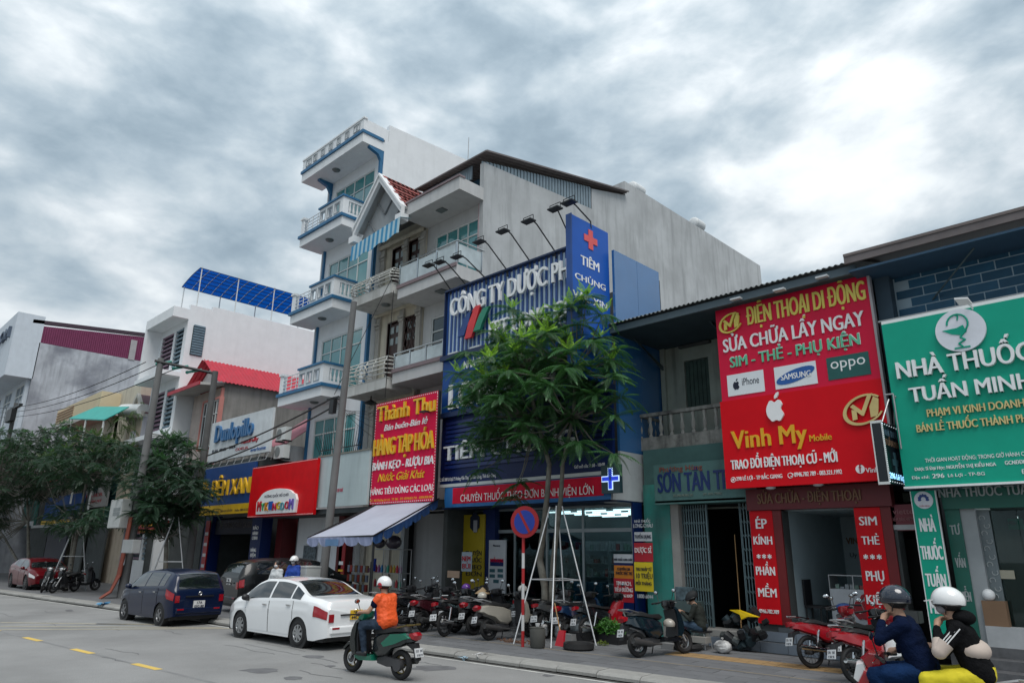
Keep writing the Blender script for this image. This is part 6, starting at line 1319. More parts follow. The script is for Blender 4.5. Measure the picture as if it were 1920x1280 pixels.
# shops behind the second tree
cs = thing('dental_shop', 'dark green shop with dental laser board behind the small tree', 'shop', (-46, 14.5, 0))
part('wall', MB().box(-51, -41, 15.3, 15.5, .1, 7).box(-41.1, -41, 14, 15.3, .1, 6.5), DARKW, cs); part('shop_board', MB().box(-49.5, -44.6, 14.1, 14.2, 3.6, 7.6), mat('dark_teal_board', (.01, .08, .09), .6), cs)
for k in range(10): part('board_slat', MB().box(-49.4, -44.7, 14.05, 14.099, 3.7+k*.18, 3.78+k*.18), mat('teal_slat', (.02, .13, .14)), cs)
lettering('NHỔ', -47.5, -45.5, 5.9, .6, 14.1, mat('grey_letter', (.35, .38, .38)), cs, depth=.06, bold=.03, split=True)
part('roller_door', MB().box(-45, -43.2, 15.1, 15.2, .2, 3.0), mat('dim_grey_green', (.06, .09, .09)), cs); part('pier', MB().box(-43.1, -42.3, 14.6, 15.2, .12, 4.2), mat('worn_pier', (.2, .16, .14), .9, var=.15, grime=.4), cs); part('roller_door', MB().box(-42.2, -40.7, 15.0, 15.1, .2, 3.4), mat('grey_green_roller', (.12, .14, .13), .7), cs)
o = panel('laser_sign', 160, 900, 198, 948, 13.6, mat('dull_white_board', (.33, .33, .33), .6), 'white projecting board with dark tooth and red LASER word', 'sign', th=.1); TX('LASER', (162, 930), (192, 932), 924, 13.6, PR, o, off=.004, bold=.03, split=False); TX('THẨM MỸ', (162, 942), (190, 943), 937, 13.6, PR, o, off=.004, bold=.02, split=False)
c = W(181, 911, 13.6); part('tooth', MB().prism([(c.x-.45, c.z+.45), (c.x, c.z+.35), (c.x+.45, c.z+.45), (c.x+.5, c.z), (c.x+.25, c.z-.6), (c.x+.05, c.z-.1), (c.x-.2, c.z-.6), (c.x-.45, c.z)], 'y', 13.57, 13.599), mat('dark_green_panel', (.02, .05, .06)), o)
o = panel('food_banner', 257, 978, 312, 998, 13.4, mat('food_red', (.35, .02, .02), .5), 'red and yellow food banner low between the pole and the second tree', 'banner'); a = W(262, 997, 13.4); part('strip', MB().box(a.x, a.x+2.6, 13.39, 13.399, a.z, a.z+.12), YB, o)
TX('GÀ RÁN', (265, 988), (290, 986), 981, 13.4, YB, o, off=.01, bold=.02, split=False)
# ------------------------------------------------------------------ cars
TYRE = mat('tyre_rubber', (.010, .010, .011), .75, var=.2); ALLOY = mat('alloy_rim', (.45, .46, .47), .3, .9, var=.08)
CARGL = mat('tinted_car_glass', (.008, .011, .013), .04, var=0, spec=.8, coat=.5); LRED = mat('tail_lamp_red', (.30, .005, .012), .15, var=.1, coat=.6); LCLR = mat('clear_lamp', (.55, .55, .56), .12, var=.1, coat=.5)
PLATE = mat('white_plate', (.6, .6, .6), .5, var=.05); PLATEY = mat('yellow_plate', (.65, .4, .02), .5, var=.05); SILL = mat('black_trim', (.01, .01, .011), .5)
def cmr(xs, ys, x): # smooth interpolation
    xs = np.array(xs, float); ys = np.array(ys, float); m = np.gradient(ys, xs); i = np.clip(np.searchsorted(xs, x)-1, 0, len(xs)-2)
    s = np.diff(ys)/np.diff(xs)
    m = np.zeros(len(xs)); m[0] = s[0]; m[-1] = s[-1]
    for k in range(1, len(xs)-1): m[k] = 0 if s[k-1]*s[k] <= 0 else 2*s[k-1]*s[k]/(s[k-1]+s[k])
    h = xs[i+1]-xs[i]; t = np.clip((x-xs[i])/h, 0, 1)
    return (2*t**3-3*t**2+1)*ys[i]+(t**3-2*t**2+t)*h*m[i]+(-2*t**3+3*t**2)*ys[i+1]+(t**3-t**2)*h*m[i+1]
def make_car(label, p, paint, loc, rz, P):
    # x forward, origin midway between the axles on the ground
    car = lthing(p, label, 'car', loc, rz)
    x0, x1 = P['rear'], P['front']; wb = P['wb']; R_ = P['R']; ra = R_+.055; hwid = P['w']/2
    ax = [-wb/2, wb/2]
    xs = set(np.linspace(x0, x1, 74))
    for a in ax: xs |= set(a+ra*np.cos(np.linspace(0, math.pi, 19)))
    xs = np.array(sorted(xs)); xs = xs[np.concatenate([[True], np.diff(xs) > .006])]
    def zt(x): return cmr(P['tx'], P['tz'], x)
    def zb(x): return cmr(P['bx'], P['bz'], x)
    def wd(x):
        f = np.clip((x-(x1-.75))/.75, 0, 1); r = np.clip(((x0+.5)-x)/.5, 0, 1); return hwid*(1-.24*f**2.2-.12*r**2.5)
    def zl(x):
        z = .19+.10*np.clip((x-(x1-.35))/.35, 0, 1)+.09*np.clip((x0+.4-x)/.4, 0, 1)
        for a in ax:
            d = ra**2-(x-a)**2
            if d > 0: z = max(z, R_*.98+math.sqrt(d)) if d > 0 else z
        return z
    def side(x, t):     # t 0 (sill) .. 1 (belt)
        a, b = zl(x), zb(x); z = a+(b-a)*t; q = (z-.2)/max(.3, zb(x)-.2)
        y = wd(x)*(.955+.045*math.sin(min(1, max(0, q*1.15))*math.pi*.62)-.02*max(0, q-.75)*4*.6)
        y += .006*math.exp(-((q-.72)/.05)**2)
        return Vector((x, y, z))
    def cab(x): return min(1, max(0, (zt(x)-zb(x))/P['cabh']))
    def up(x, s):       # s 0 belt .. 1 rail .. 2 centre
        c = cab(x); b = side(x, 1); yr = b.y*(.93-.20*c); zr = zb(x)+(zt(x)-zb(x))*(.9-.0*c)
        if s <= 1: return Vector((x, b.y+(yr-b.y)*s+.02*c*math.sin(s*math.pi), b.z+(zr-b.z)*s))
        q = s-1; return Vector((x, yr*(1-q), zr+(zt(x)-zr)*math.sin(q*math.pi/2)))
    NL, NU = 9, 14
    def ringp(x):
        pts = [side(x, i/NL) for i in range(NL)]+[up(x, 2*i/NU) for i in range(NU+1)]
        return pts
    mb = MB(); vs = []; n = NL+NU+1; cols = 2*n-1
    for x in xs:
        h = ringp(float(x)); vs += h+[Vector((q.x, -q.y, q.z)) for q in reversed(h[:-1])]
    fs = []
    for i in range(len(xs)-1):
        for j in range(cols-1): fs.append((i*cols+j, i*cols+j+1, (i+1)*cols+j+1, (i+1)*cols+j))
    fs += [tuple(range(cols-1, -1, -1)), tuple((len(xs)-1)*cols+j for j in range(cols))]
    mb.add(vs, fs); part('body', mb, paint, car, smooth=True)
    part('underbody', MB().box(x0+.15, x1-.2, -hwid+.12, hwid-.12, .17, .5), SILL, car)
    for a in ax:
        for s in (1, -1): part('wheel_arch', MB().tube((a, s*(hwid-.02-.26), R_), (a, s*(hwid-.04), R_), ra-.005, n=24), SILL, car)
    def patch(name, m, fn, u0, u1, v0, v1, nu, nv, off, sides=(1, -1), **k):
        for s in sides:
            mb = MB(); vs = []
            for i in range(nu+1):
                for j in range(nv+1):
                    u = u0+(u1-u0)*i/nu; a, b = (v0(u), v1(u)) if callable(v0) else (v0, v1); v = a+(b-a)*j/nv
                    p = fn(u, v); du = fn(u+.01, v)-p; dv = fn(u, v+.01)-p; nn = du.cross(dv)
                    if nn.length > 1e-9: nn.normalize()
                    if nn.y < -1e-3 or (abs(nn.y) <= 1e-3 and nn.z < 0): nn = -nn
                    p = p+nn*off; vs.append(Vector((p.x, p.y*s, p.z)))
            mb.add(vs, [(i*(nv+1)+j, (i+1)*(nv+1)+j, (i+1)*(nv+1)+j+1, i*(nv+1)+j+1) for i in range(nu) for j in range(nv)])
            part(name, mb, m, car, smooth=True, **k)
    # glass
    for (a, b) in P['sideglass']: patch('side_window', CARGL, up, a, b, lambda u: .1, lambda u: .88, 14, 5, .006)
    def topfn(x, q): p = up(x, 2-abs(q)); return Vector((x, p.y*(1 if q >= 0 else -1), p.z))
    def tpatch(name, m, a, b, q, off=.006):
        mb = MB(); vs = []; nu, nv = 12, 12
        for i in range(nu+1):
            for j in range(nv+1):
                x = a+(b-a)*i/nu; qq = -q+2*q*j/nv; p = topfn(x, qq); d1 = topfn(x+.01, qq)-topfn(x-.01, qq); nn = Vector((-d1.z, 0, d1.x)); nn.normalize(); vs.append(p+nn*off)
        mb.add(vs, [(i*(nv+1)+j, (i+1)*(nv+1)+j, (i+1)*(nv+1)+j+1, i*(nv+1)+j+1) for i in range(nu) for j in range(nv)]); part(name, mb, m, car, smooth=True)
    tpatch('windscreen', CARGL, *P['ws'], .93); tpatch('rear_window', CARGL, *P['rw'], .9)
    # doors
    for (a, b) in P['doors']:
        for s in (1, -1):
            mb = MB(); vs = []; nu, nv = 14, 8
            for i in range(nu+1):
                for j in range(nv+1):
                    x = a+(b-a)*i/nu; t = (.30 if False else .08)+(.97-.08)*j/nv; p = side(x, t); lo = .25
                    p.z = max(p.z, lo); vs.append(Vector((p.x, s*(p.y+.007), p.z)))
            mb.add(vs, [(i*(nv+1)+j, (i+1)*(nv+1)+j, (i+1)*(nv+1)+j+1, i*(nv+1)+j+1) for i in range(nu) for j in range(nv)]); d = part('door', mb, paint, car, smooth=True)
            mb = MB()
            for x in (a, b):
                for j in range(7):
                    p, q = side(x, .08+.89*j/7), side(x, .08+.89*(j+1)/7)
                    if p.z > .24: mb.tube((p.x, s*(p.y+.004), p.z), (q.x, s*(q.y+.004), q.z), .006, n=3, caps=False)
            if mb.v: part('door_gap', mb, SILL, d)
            hx_ = a+.16; p = side(hx_, .86); mb = MB(); mb.box(hx_-.08, hx_+.08, s*(p.y+.03)-.012, s*(p.y+.03)+.012, p.z-.015, p.z+.015); part('handle', mb, P.get('handle', CHROME), d)
    # lamps
    patch('tail_light', LRED, side, x0+.012, x0+P['tl'], .64, .93, 8, 5, .010)
    patch('headlight', LCLR, side, x1-.5, x1-.05, .66, .93, 8, 4, .010)
    zbl = zb(x0); yb_ = wd(x0)
    # rear face
    rx = x0
    part('tail_light_inner', MB().box(rx-.02, rx-.002, yb_*.8, yb_*.97, zbl*.70, zbl*.90), LRED, car); part('tail_light_inner', MB().box(rx-.02, rx-.002, -yb_*.97, -yb_*.8, zbl*.70, zbl*.90), LRED, car)
    part('boot_trim', MB().box(rx-.03, rx-.002, -yb_*.56, yb_*.56, zbl*.85, zbl*.885), P.get('trim', SILL), car)
    pz = P.get('pz', .68); part('number_plate', MB().box(rx-.028, rx-.003, -.165, .165, pz-.1, pz+.1), P.get('plate', PLATE), car)
    pl = P['plt']
    for i, t in enumerate(pl):
        # plate text on the rear face (facing -x)
        cu = bpy.data.curves.new('t', 'FONT'); cu.body = t; cu.size = .1; cu.offset = .003; oo = bpy.data.objects.new('t', cu); me = bpy.data.meshes.new_from_object(evalo(oo)[1]); bpy.data.objects.remove(oo)
        mb = MB(); w_ = max(v.co.x for v in me.vertices); mb.v = [(rx-.032, -(v.co.x-w_/2)*1.05, pz+(.012 if i == 0 else -.085)+v.co.y*.95) for v in me.vertices]; mb.f = [tuple(q.vertices) for q in me.polygons]; part('plate_number', mb, NK, car, kind='stuff')
    c_ = MB(); c_.ring((rx-.02, 0, zbl*.95), (1, 0, 0), .045, .008, 16, 4); part('badge', c_, CHROME, car)
    part('bumper', MB().box(rx-.04, rx+.1, -yb_*.9, yb_*.9, .34, .5), P.get('bump', paint), car, bevel=.03); part('reflector', MB().box(rx-.045, rx-.035, yb_*.6, yb_*.85, .44, .48), LRED, car); part('reflector', MB().box(rx-.045, rx-.035, -yb_*.85, -yb_*.6, .44, .48), LRED, car)
    part('front_grille', MB().box(x1-.02, x1+.01, -.5, .5, .3, .52), SILL, car)
    for s in (1, -1):
        mxp = P['mirror']; b = side(mxp, 1); part('mirror', MB().ball((mxp, s*(b.y+.1), b.z+.07), .1, 10, 7, (.7, 1.0, .75)).box(mxp-.03, mxp+.03, min(s*b.y, s*(b.y+.08)), max(s*b.y, s*(b.y+.08)), b.z-.01, b.z+.04), P.get('mir', paint), car, smooth=True)
    # wheels
    proto = None
    for a in ax:
        for s in (1, -1):
            yw = s*(hwid-.115)
            wh = part('wheel', MB().tube((a, yw-s*.09, R_), (a, yw+s*.06, R_), R_*.30, n=16), SILL, car)
            part('tyre', MB().ring((a, yw, R_), (0, 1, 0), R_-.085, .088, 36, 10, sq=1.15), TYRE, wh, smooth=True)
            rim = MB(); rim.ring((a, yw+s*.075, R_), (0, 1, 0), R_-.125, .018, 32, 6); rim.tube((a, yw+s*.06, R_), (a, yw+s*.095, R_), .06, n=12)
            ns_ = P.get('spokes', 8)
            for k in range(ns_):
                t = 2*math.pi*k/ns_; d = Vector((math.cos(t), 0, math.sin(t))); p0_ = Vector((a, yw+s*.085, R_)); wv = Vector((-d.z, 0, d.x))*.028
                rim.hexa([p0_+d*.04-wv, p0_+d*(R_-.12)-wv*1.0, p0_+d*(R_-.12)+wv*1.0, p0_+d*.04+wv]+[q+Vector((0, s*.012, 0)) for q in (p0_+d*.04-wv, p0_+d*(R_-.12)-wv, p0_+d*(R_-.12)+wv, p0_+d*.04+wv)])
            part('rim', rim, P.get('rim', ALLOY), wh)
            part('brake_disc', MB().tube((a, yw+s*.0, R_), (a, yw+s*.05, R_), R_-.125, n=24), mat('dark_rim_well', (.02, .02, .022), .6, .4), wh)
    return car
HEAD = math.pi+KA*.7
wp_ = mat('white_car_paint', (.78, .79, .80), .22, var=.02, coat=.8); sedan = make_car('white sedan taxi with yellow number plate driving away in the middle of the road edge', 'sedan', wp_, tuple((G(548, 1212)+G(450, 1197))/2+Vector((math.sin(HEAD)*.85-.0, -math.cos(HEAD)*.85, 0))), HEAD,
    dict(rear=-2.27, front=2.15, wb=2.55, R=.305, w=1.72, cabh=.48, tx=[-2.27, -2.2, -1.9, -1.55, -.75, -.2, .35, .75, 1.35, 1.75, 2.05, 2.15], tz=[.88, 1.02, 1.07, 1.10, 1.42, 1.475, 1.47, 1.38, 1.02, .92, .76, .66],
         bx=[-2.27, -1.9, -1.2, 0, 1.0, 1.6, 2.0, 2.15], bz=[.84, .97, 1.0, .96, .90, .84, .70, .60], sideglass=((-1.28, -.92), (-.86, -.03), (.05, 1.12)), ws=(.82, 1.36), rw=(-1.52, -.72), doors=((-1.02, -.02), (.0, 1.03)), tl=.42, mirror=.95, plate=PLATEY, plt=('98A', '440.76'), pz=.72, rim=ALLOY, mir=BLKPL, spokes=8))
hb_ = mat('blue_car_paint', (.002, .008, .034), .28, 0, var=.05, coat=.4, spec=.3)
HH = HEAD
make_car('dark blue small hatchback driving away at the left, its left side and tail in view', 'hatchback', hb_, tuple((G(292, 1172.5)+G(229, 1162))/2+Vector((math.sin(HH)*.82, -math.cos(HH)*.82, 0))), HH,
    dict(rear=-1.86, front=1.9, wb=2.42, R=.29, w=1.66, cabh=.5, tx=[-1.86, -1.8, -1.62, -1.25, -.7, -.1, .4, .7, 1.2, 1.6, 1.85, 1.9], tz=[.92, 1.02, 1.40, 1.49, 1.52, 1.52, 1.47, 1.36, 1.02, .93, .75, .66],
         bx=[-1.86, -1.5, -1.0, 0, .9, 1.4, 1.75, 1.9], bz=[.92, 1.04, 1.02, .97, .92, .86, .72, .60], sideglass=((-1.3, -.98), (-.9, -.1), (-.02, .98)), ws=(.78, 1.22), rw=(-1.81, -1.56), doors=((-.98, -.06), (-.04, .92)), tl=.36, mirror=.85, plt=('17A', '050.80'), pz=.58, spokes=5, rim=mat('grey_rim', (.25, .25, .26), .35, .8)))
bp_ = mat('black_car_paint', (.004, .005, .006), .3, 0, var=0, coat=.35, spec=.3)
make_car('large black SUV parked nose to the mattress shop behind the white sedan', 'suv', bp_, (-23.6, 13.1, ZP), R(86),
    dict(rear=-2.25, front=2.3, wb=2.75, R=.35, w=1.88, cabh=.55, tx=[-2.25, -2.2, -2.0, -1.6, -.9, 0, .5, .85, 1.35, 1.8, 2.2, 2.3], tz=[1.08, 1.2, 1.52, 1.64, 1.70, 1.70, 1.66, 1.5, 1.2, 1.1, .95, .8],
         bx=[-2.25, -1.8, -1.2, 0, 1.0, 1.6, 2.1, 2.3], bz=[1.06, 1.16, 1.14, 1.1, 1.06, 1.0, .88, .72], sideglass=((-1.7, -1.15), (-1.05, -.15), (-.05, 1.05)), ws=(.88, 1.38), rw=(-2.18, -1.9), doors=((-1.1, -.1), (-.06, .95)), tl=.16, mirror=.95, plt=('98A', '112.09'), pz=.95, trim=bp_))
rp_ = mat('red_car_paint', (.10, .002, .006), .28, 0, var=.04, coat=.4, spec=.3)
make_car('dark red hatchback parked on the pavement at the far left behind the motorbikes', 'hatchback', rp_, (-42.2, 9.6, ZP), math.pi+KA-math.pi+R(-4),
    dict(rear=-2.1, front=2.2, wb=2.7, R=.33, w=1.8, cabh=.46, tx=[-2.1, -2.05, -1.8, -1.3, -.7, -.1, .4, .75, 1.3, 1.75, 2.1, 2.2], tz=[.92, 1.0, 1.16, 1.34, 1.42, 1.44, 1.40, 1.28, 1.0, .92, .76, .66],
         bx=[-2.1, -1.7, -1.2, 0, .9, 1.5, 2.0, 2.2], bz=[.92, 1.04, 1.05, .96, .9, .85, .72, .6], sideglass=((-1.2, -.95), (-.85, -.05), (.03, 1.05)), ws=(.82, 1.32), rw=(-2.0, -1.4), doors=((-1.0, -.0), (.02, 1.0)), tl=.4, mirror=.92, plt=('98A', '208.11'), pz=.6, spokes=10, rim=mat('dark_alloy', (.06, .06, .065), .35, .8)))

# ------------------------------------------------------------------ motorbikes (x forward, origin on the ground midway between the wheels)
SEATM = mat('black_seat_vinyl', (.012, .012, .013), .55, var=.2); ENG = mat('engine_grey', (.09, .09, .095), .5, .6, var=.2); MIRG = mat('mirror_glass', (.75, .78, .8), .05, 1.0, var=0); PLB = mat('bike_plate', (.55, .56, .57), .5, var=.05)
def make_bike(label, loc, rz, main, second=None, kind='scooter', lean=7, steer=0, scale=1.0, name=None, rimm=None, seatm=None, plate=True, group=None, stand=True):
    second = second or BLKPL; rimm = rimm or mat('dark_alloy', (.06, .06, .065), .35, .8); seatm = seatm or SEATM
    b = lthing(name or ('scooter' if kind == 'scooter' else 'motorbike'), label, 'scooter' if kind == 'scooter' else 'motorbike', loc, rz, scale=scale, group=group)
    b.rotation_euler = (R(-lean), 0, rz)
    rw = .245 if kind == 'scooter' else .29; wbx = .63 if kind == 'scooter' else .62; tr = .052 if kind == 'scooter' else .038
    def wheel(x, spokes):
        wh = part('wheel', MB().tube((x, -.05, rw), (x, .05, rw), .055 if spokes else .07, n=12), ENG, b)
        part('tyre', MB().ring((x, 0, rw), (0, 1, 0), rw-tr, tr, 30, 8), TYRE, wh, smooth=True)
        m_ = MB(); m_.ring((x, 0, rw), (0, 1, 0), rw-tr*2.0, .014, 26, 5)
        if spokes:
            for k in range(16): t = 2*math.pi*k/16; m_.tube((x+.05*math.cos(t+.3), .02*(-1)**k, rw+.05*math.sin(t+.3)), (x+(rw-tr*2)*math.cos(t), 0, rw+(rw-tr*2)*math.sin(t)), .004, n=3)
        else:
            for k in range(6): t = 2*math.pi*k/6; m_.box(-.0, .0, 0, 0, 0, 0) if False else m_.tube((x+.05*math.cos(t), 0, rw+.05*math.sin(t)), (x+(rw-tr*2)*math.cos(t), 0, rw+(rw-tr*2)*math.sin(t)), .016, .012, n=4)
        part('rim', m_, rimm, wh)
    sp = kind != 'scooter'; wheel(-wbx, sp); wheel(wbx, sp)
    part('brake_disc', MB().ring((wbx, .05, rw), (0, 1, 0), .09, .012, 20, 4, sq=.3), CHROME, b)
    if kind == 'scooter':
        part('rear_body', MB().pillow([(-.95, .64), (-.93, .76), (-.7, .80), (-.2, .74), (.04, .64), (.06, .40), (-.08, .32), (-.35, .36), (-.52, .50), (-.80, .57)], .135, 6, .2), main, b, smooth=True)
        part('seat', MB().pillow([(-.80, .79), (-.76, .855), (-.5, .865), (-.28, .80), (.02, .80), (.10, .73), (.02, .68), (-.3, .72), (-.6, .77)], .13, 6, .3), seatm, b, smooth=True)
        part('floorboard', MB().pillow([(-.05, .26), (-.02, .36), (.05, .34), (.36, .33), (.45, .40), (.45, .28), (.3, .24)], .15, 4, .1), second, b, smooth=True)
        part('leg_shield', MB().pillow([(.34, .30), (.40, .60), (.36, .92), (.42, .95), (.52, .78), (.56, .58), (.54, .40), (.44, .28)], .19, 6, .2), main, b, smooth=True)
        part('inner_shield', MB().pillow([(.30, .34), (.36, .60), (.33, .9), (.36, .9), (.40, .6), (.36, .32)], .16, 4, .08), BLKPL, b, smooth=True)
        part('front_fender', MB().pillow([(.36, .38), (.42, .50), (.55, .56), (.72, .52), (.86, .40), (.84, .36), (.70, .47), (.56, .50), (.44, .42)], .085, 5, .12), main, b, smooth=True)
        part('engine', MB().pillow([(-.72, .22), (-.7, .32), (-.3, .38), (-.02, .32), (-.05, .22), (-.3, .18)], .07, 4, .2).tube((-.63, .05, rw), (-.63, .12, rw), .10, n=14), ENG, b, smooth=True)
        part('exhaust', MB().tube((-.35, -.12, .24), (-.86, -.15, .32), .05, .06, n=12).tube((-.05, -.08, .22), (-.35, -.12, .24), .02), mat('exhaust_grey', (.12, .12, .12), .4, .7), b, smooth=True)
        part('rear_fender', MB().pillow([(-.98, .62), (-1.02, .50), (-1.05, .34), (-1.02, .34), (-.96, .50), (-.84, .56), (-.7, .60)], .06, 3, .05), BLKPL, b)
        part('tail_light', MB().pillow([(-1.0, .66), (-1.03, .74), (-.97, .79), (-.86, .77), (-.84, .70)], .1, 4, .25), LRED, b, smooth=True)
        part('headlight', MB().ball((.50, 0, .80), .07, 12, 8, (.5, 1.2, 1)), LCLR, b, smooth=True)
        hz, hx_ = 1.02, .30
        part('grab_rail', MB().path([(-.6, .12, .84), (-.85, .13, .90), (-.98, .06, .91), (-.98, -.06, .91), (-.85, -.13, .90), (-.6, -.12, .84)], .014, n=6), rimm if rimm.name != 'dark_alloy' else GALV, b)
    else:
        part('rear_body', MB().pillow([(-.98, .70), (-.96, .80), (-.6, .82), (-.1, .72), (.10, .60), (.04, .42), (-.25, .44), (-.48, .56), (-.8, .64)], .095, 6, .22), main, b, smooth=True)
        part('seat', MB().pillow([(-.74, .80), (-.70, .86), (-.45, .85), (-.2, .78), (.04, .77), (.10, .70), (-.15, .71), (-.5, .77)], .12, 6, .3), seatm, b, smooth=True)
        part('frame', MB().path([(.42, 0, .88), (.1, 0, .5), (-.15, 0, .42), (-.5, 0, .45)], .035, n=8), BLKPL, b)
        part('leg_shield', MB().pillow([(.0, .36), (.14, .62), (.36, .92), (.44, .90), (.36, .62), (.24, .36)], .17, 5, .14), second, b, smooth=True)
        part('front_cover', MB().pillow([(.3, .74), (.34, .96), (.44, .96), (.5, .80), (.44, .62)], .075, 4, .2), main, b, smooth=True)
        part('front_fender', MB().pillow([(.34, .50), (.44, .60), (.62, .64), (.80, .58), (.92, .46), (.88, .44), (.76, .55), (.60, .58), (.44, .52)], .055, 4, .1), main, b, smooth=True)
        part('engine', MB().pillow([(-.25, .22), (-.22, .40), (.05, .42), (.2, .38), (.18, .26), (.0, .2)], .11, 4, .25), ENG, b, smooth=True)
        part('exhaust', MB().tube((-.2, -.14, .28), (-.95, -.17, .38), .035, .045, n=12).path([(.15, -.05, .3), (.1, -.12, .22), (-.2, -.14, .28)], .018), CHROME, b, smooth=True)
        part('swing_arm', MB().tube((-.1, .09, .35), (-wbx, .08, rw), .025).tube((-.1, -.09, .35), (-wbx, -.08, rw), .025), ENG, b); part('chain_case', MB().pillow([(-.68, .24), (-.66, .36), (-.1, .42), (-.08, .30)], .02, 2, .05, yc=.1), BLKPL, b)
        for s in (1, -1): part('shock_absorber', MB().tube((-.55, s*.1, .32), (-.42, s*.1, .66), .024, n=8), CHROME, b)
        part('rear_fender', MB().pillow([(-.85, .66), (-1.0, .62), (-1.06, .42), (-1.02, .42), (-.94, .58), (-.8, .62)], .06, 3, .05), BLKPL, b)
        part('tail_light', MB().pillow([(-1.04, .72), (-1.04, .80), (-.96, .82), (-.88, .80), (-.9, .73)], .07, 4, .25), LRED, b, smooth=True)
        part('headlight', MB().ball((.46, 0, 1.0), .08, 12, 8, (.6, 1.1, .9)), LCLR, b, smooth=True)
        hz, hx_ = 1.03, .34
        part('grab_rail', MB().path([(-.6, .11, .86), (-.9, .12, .90), (-1.0, 0, .91), (-.9, -.12, .90), (-.6, -.11, .86)], .012, n=6), CHROME, b)
    # steering parts
    for s in (1, -1): part('fork', MB().tube((wbx, s*.075, rw), (.40, s*.06, .72), .022, n=8), GALV, b)
    part('handlebar_cowl', MB().pillow([(hx_-.06, hz-.06), (hx_-.05, hz+.05), (hx_+.08, hz+.06), (hx_+.17, hz-.02), (hx_+.12, hz-.12), (hx_, hz-.14)], .13, 5, .3), main if kind != 'scooter' else second, b, smooth=True)
    part('handlebar', MB().path([(hx_-.1, -.34, hz), (hx_, -.14, hz+.02), (hx_, .14, hz+.02), (hx_-.1, .34, hz)], .014, n=8), BLKPL, b)
    for s in (1, -1):
        part('grip', MB().tube((hx_-.05, s*.22, hz+.01), (hx_-.1, s*.35, hz), .019, n=8), RUBBER, b)
        part('brake_lever', MB().tube((hx_+.0, s*.18, hz), (hx_-.0, s*.33, hz-.02), .007, n=4), CHROME, b)
        m_ = part('mirror', MB().tube((hx_-.03, s*.2, hz+.02), (hx_-.0, s*.26, hz+.2), .007, n=5).ball((hx_-.0, s*.28, hz+.22), .055, 10, 6, (.25, 1.15, .75)), BLKPL, b, smooth=True); part('mirror_glass', MB().ball((hx_-.014, s*.28, hz+.22), .047, 12, 6, (.12, 1.15, .75)), MIRG, m_, smooth=True)
    if plate:
        px = -1.065 if kind == 'scooter' else -1.08; m_ = part('number_plate', MB().hexa([(px, -.095, .40), (px, .095, .40), (px+.01, .095, .40), (px+.01, -.095, .40), (px+.04, -.095, .54), (px+.04, .095, .54), (px+.05, .095, .54), (px+.05, -.095, .54)]), PLB, b)
        mb = MB()
        for r_, z in ((0, .495), (1, .43)):
            for q in range(5 if r_ == 0 else 4):
                if r_ == 0 and q == 2: continue
                y = .07-q*.034 if r_ == 0 else .055-q*.034; xx = px-.002+(z-.40)*.28; mb.box(xx-.003, xx, y-.022, y, z-.02, z-.014).box(xx-.003, xx, y-.022, y, z+.012, z+.018).box(xx-.003, xx, y-.006, y, z-.014, z+.012)
                if q % 2: mb.box(xx-.003, xx, y-.022, y-.016, z-.014, z+.012)
        part('plate_number', mb, NK, m_, kind='stuff')
    if stand: part('kickstand', MB().tube((-.1, .1, .28), (-.05, .26, .04), .012, n=5), ENG, b)
    return b
GB = 'motorbikes parked outside the pharmacy'
mblack = mat('gloss_black_fairing', (.008, .009, .011), .18, var=0, coat=.6); mwhite = mat('cream_fairing', (.55, .52, .45), .3, var=.04, coat=.4); mred = mat('red_fairing', (.28, .006, .012), .22, var=.04, coat=.6); mblue = mat('navy_fairing', (.01, .03, .08), .2, .2, var=.04, coat=.6); mgreen = mat('green_fairing', (.005, .13, .08), .25, var=.05, coat=.5); mgrey = mat('grey_fairing', (.08, .085, .09), .3, .3, coat=.3); mwh = mat('white_fairing', (.62, .63, .64), .25, var=.03, coat=.5)
def gz(u, v, z=ZP): p = G(u, v, z); return (p.x, p.y, z)
# ridden scooter of the orange rider
OR_ = (G(750, 1274)+G(661, 1259))/2; OH = math.atan2((G(661, 1259)-G(750, 1274)).y, (G(661, 1259)-G(750, 1274)).x)
osc = make_bike('green and black scooter ridden by the person in the orange vest', (OR_.x, OR_.y, 0), OH, mat('dark_scooter_body', (.010, .014, .014), .25, var=.05, coat=.5), mgreen, lean=0, stand=False, rimm=mat('gold_rim', (.16, .12, .04), .4, .8))
part('side_panel', MB().pillow([(-.95, .70), (-.8, .77), (-.45, .74), (-.2, .56), (-.28, .5), (-.6, .58), (-.8, .66)], .147, 5, .1), mgreen, osc, smooth=True)
# parked ones, left to right
make_bike('dark grey motorbike in front of the left trees, nearest the red car', gz(82, 1109), R(-22), mgrey, kind='wave', group='motorbikes parked under the left trees', lean=9)
make_bike('black motorbike in front of the left trees, middle of the three', gz(118, 1110), R(-55), mblack, kind='wave', group='motorbikes parked under the left trees')
make_bike('black scooter seen from behind beside the tree supports', gz(150, 1107), R(96), mblack, group='motorbikes parked under the left trees')
make_bike('black motorbike parked first from the left outside the pharmacy, just right of the orange rider', (-15.9, 12.7, ZP), R(92), mblack, kind='wave', group=GB, lean=9)
make_bike('black scooter with maroon panels second from the left outside the pharmacy', (-15.25, 12.85, ZP), R(98), mat('maroon_fairing', (.035, .006, .01), .25, coat=.4), group=GB)
make_bike('dark motorbike with white plate third from the left outside the pharmacy', (-14.55, 13.4, ZP), R(88), mblack, mgrey, kind='wave', group=GB)
make_bike('black scooter under the conical hat beside the no-parking post', (-13.9, 13.4, ZP), R(95), mblack, group=GB)
make_bike('cream and black scooter parked behind the no-parking post', (-12.75, 12.95, ZP), R(84), mat('dull_cream_fairing', (.3, .28, .24), .35, var=.05, coat=.3), mblack, group=GB, lean=8)
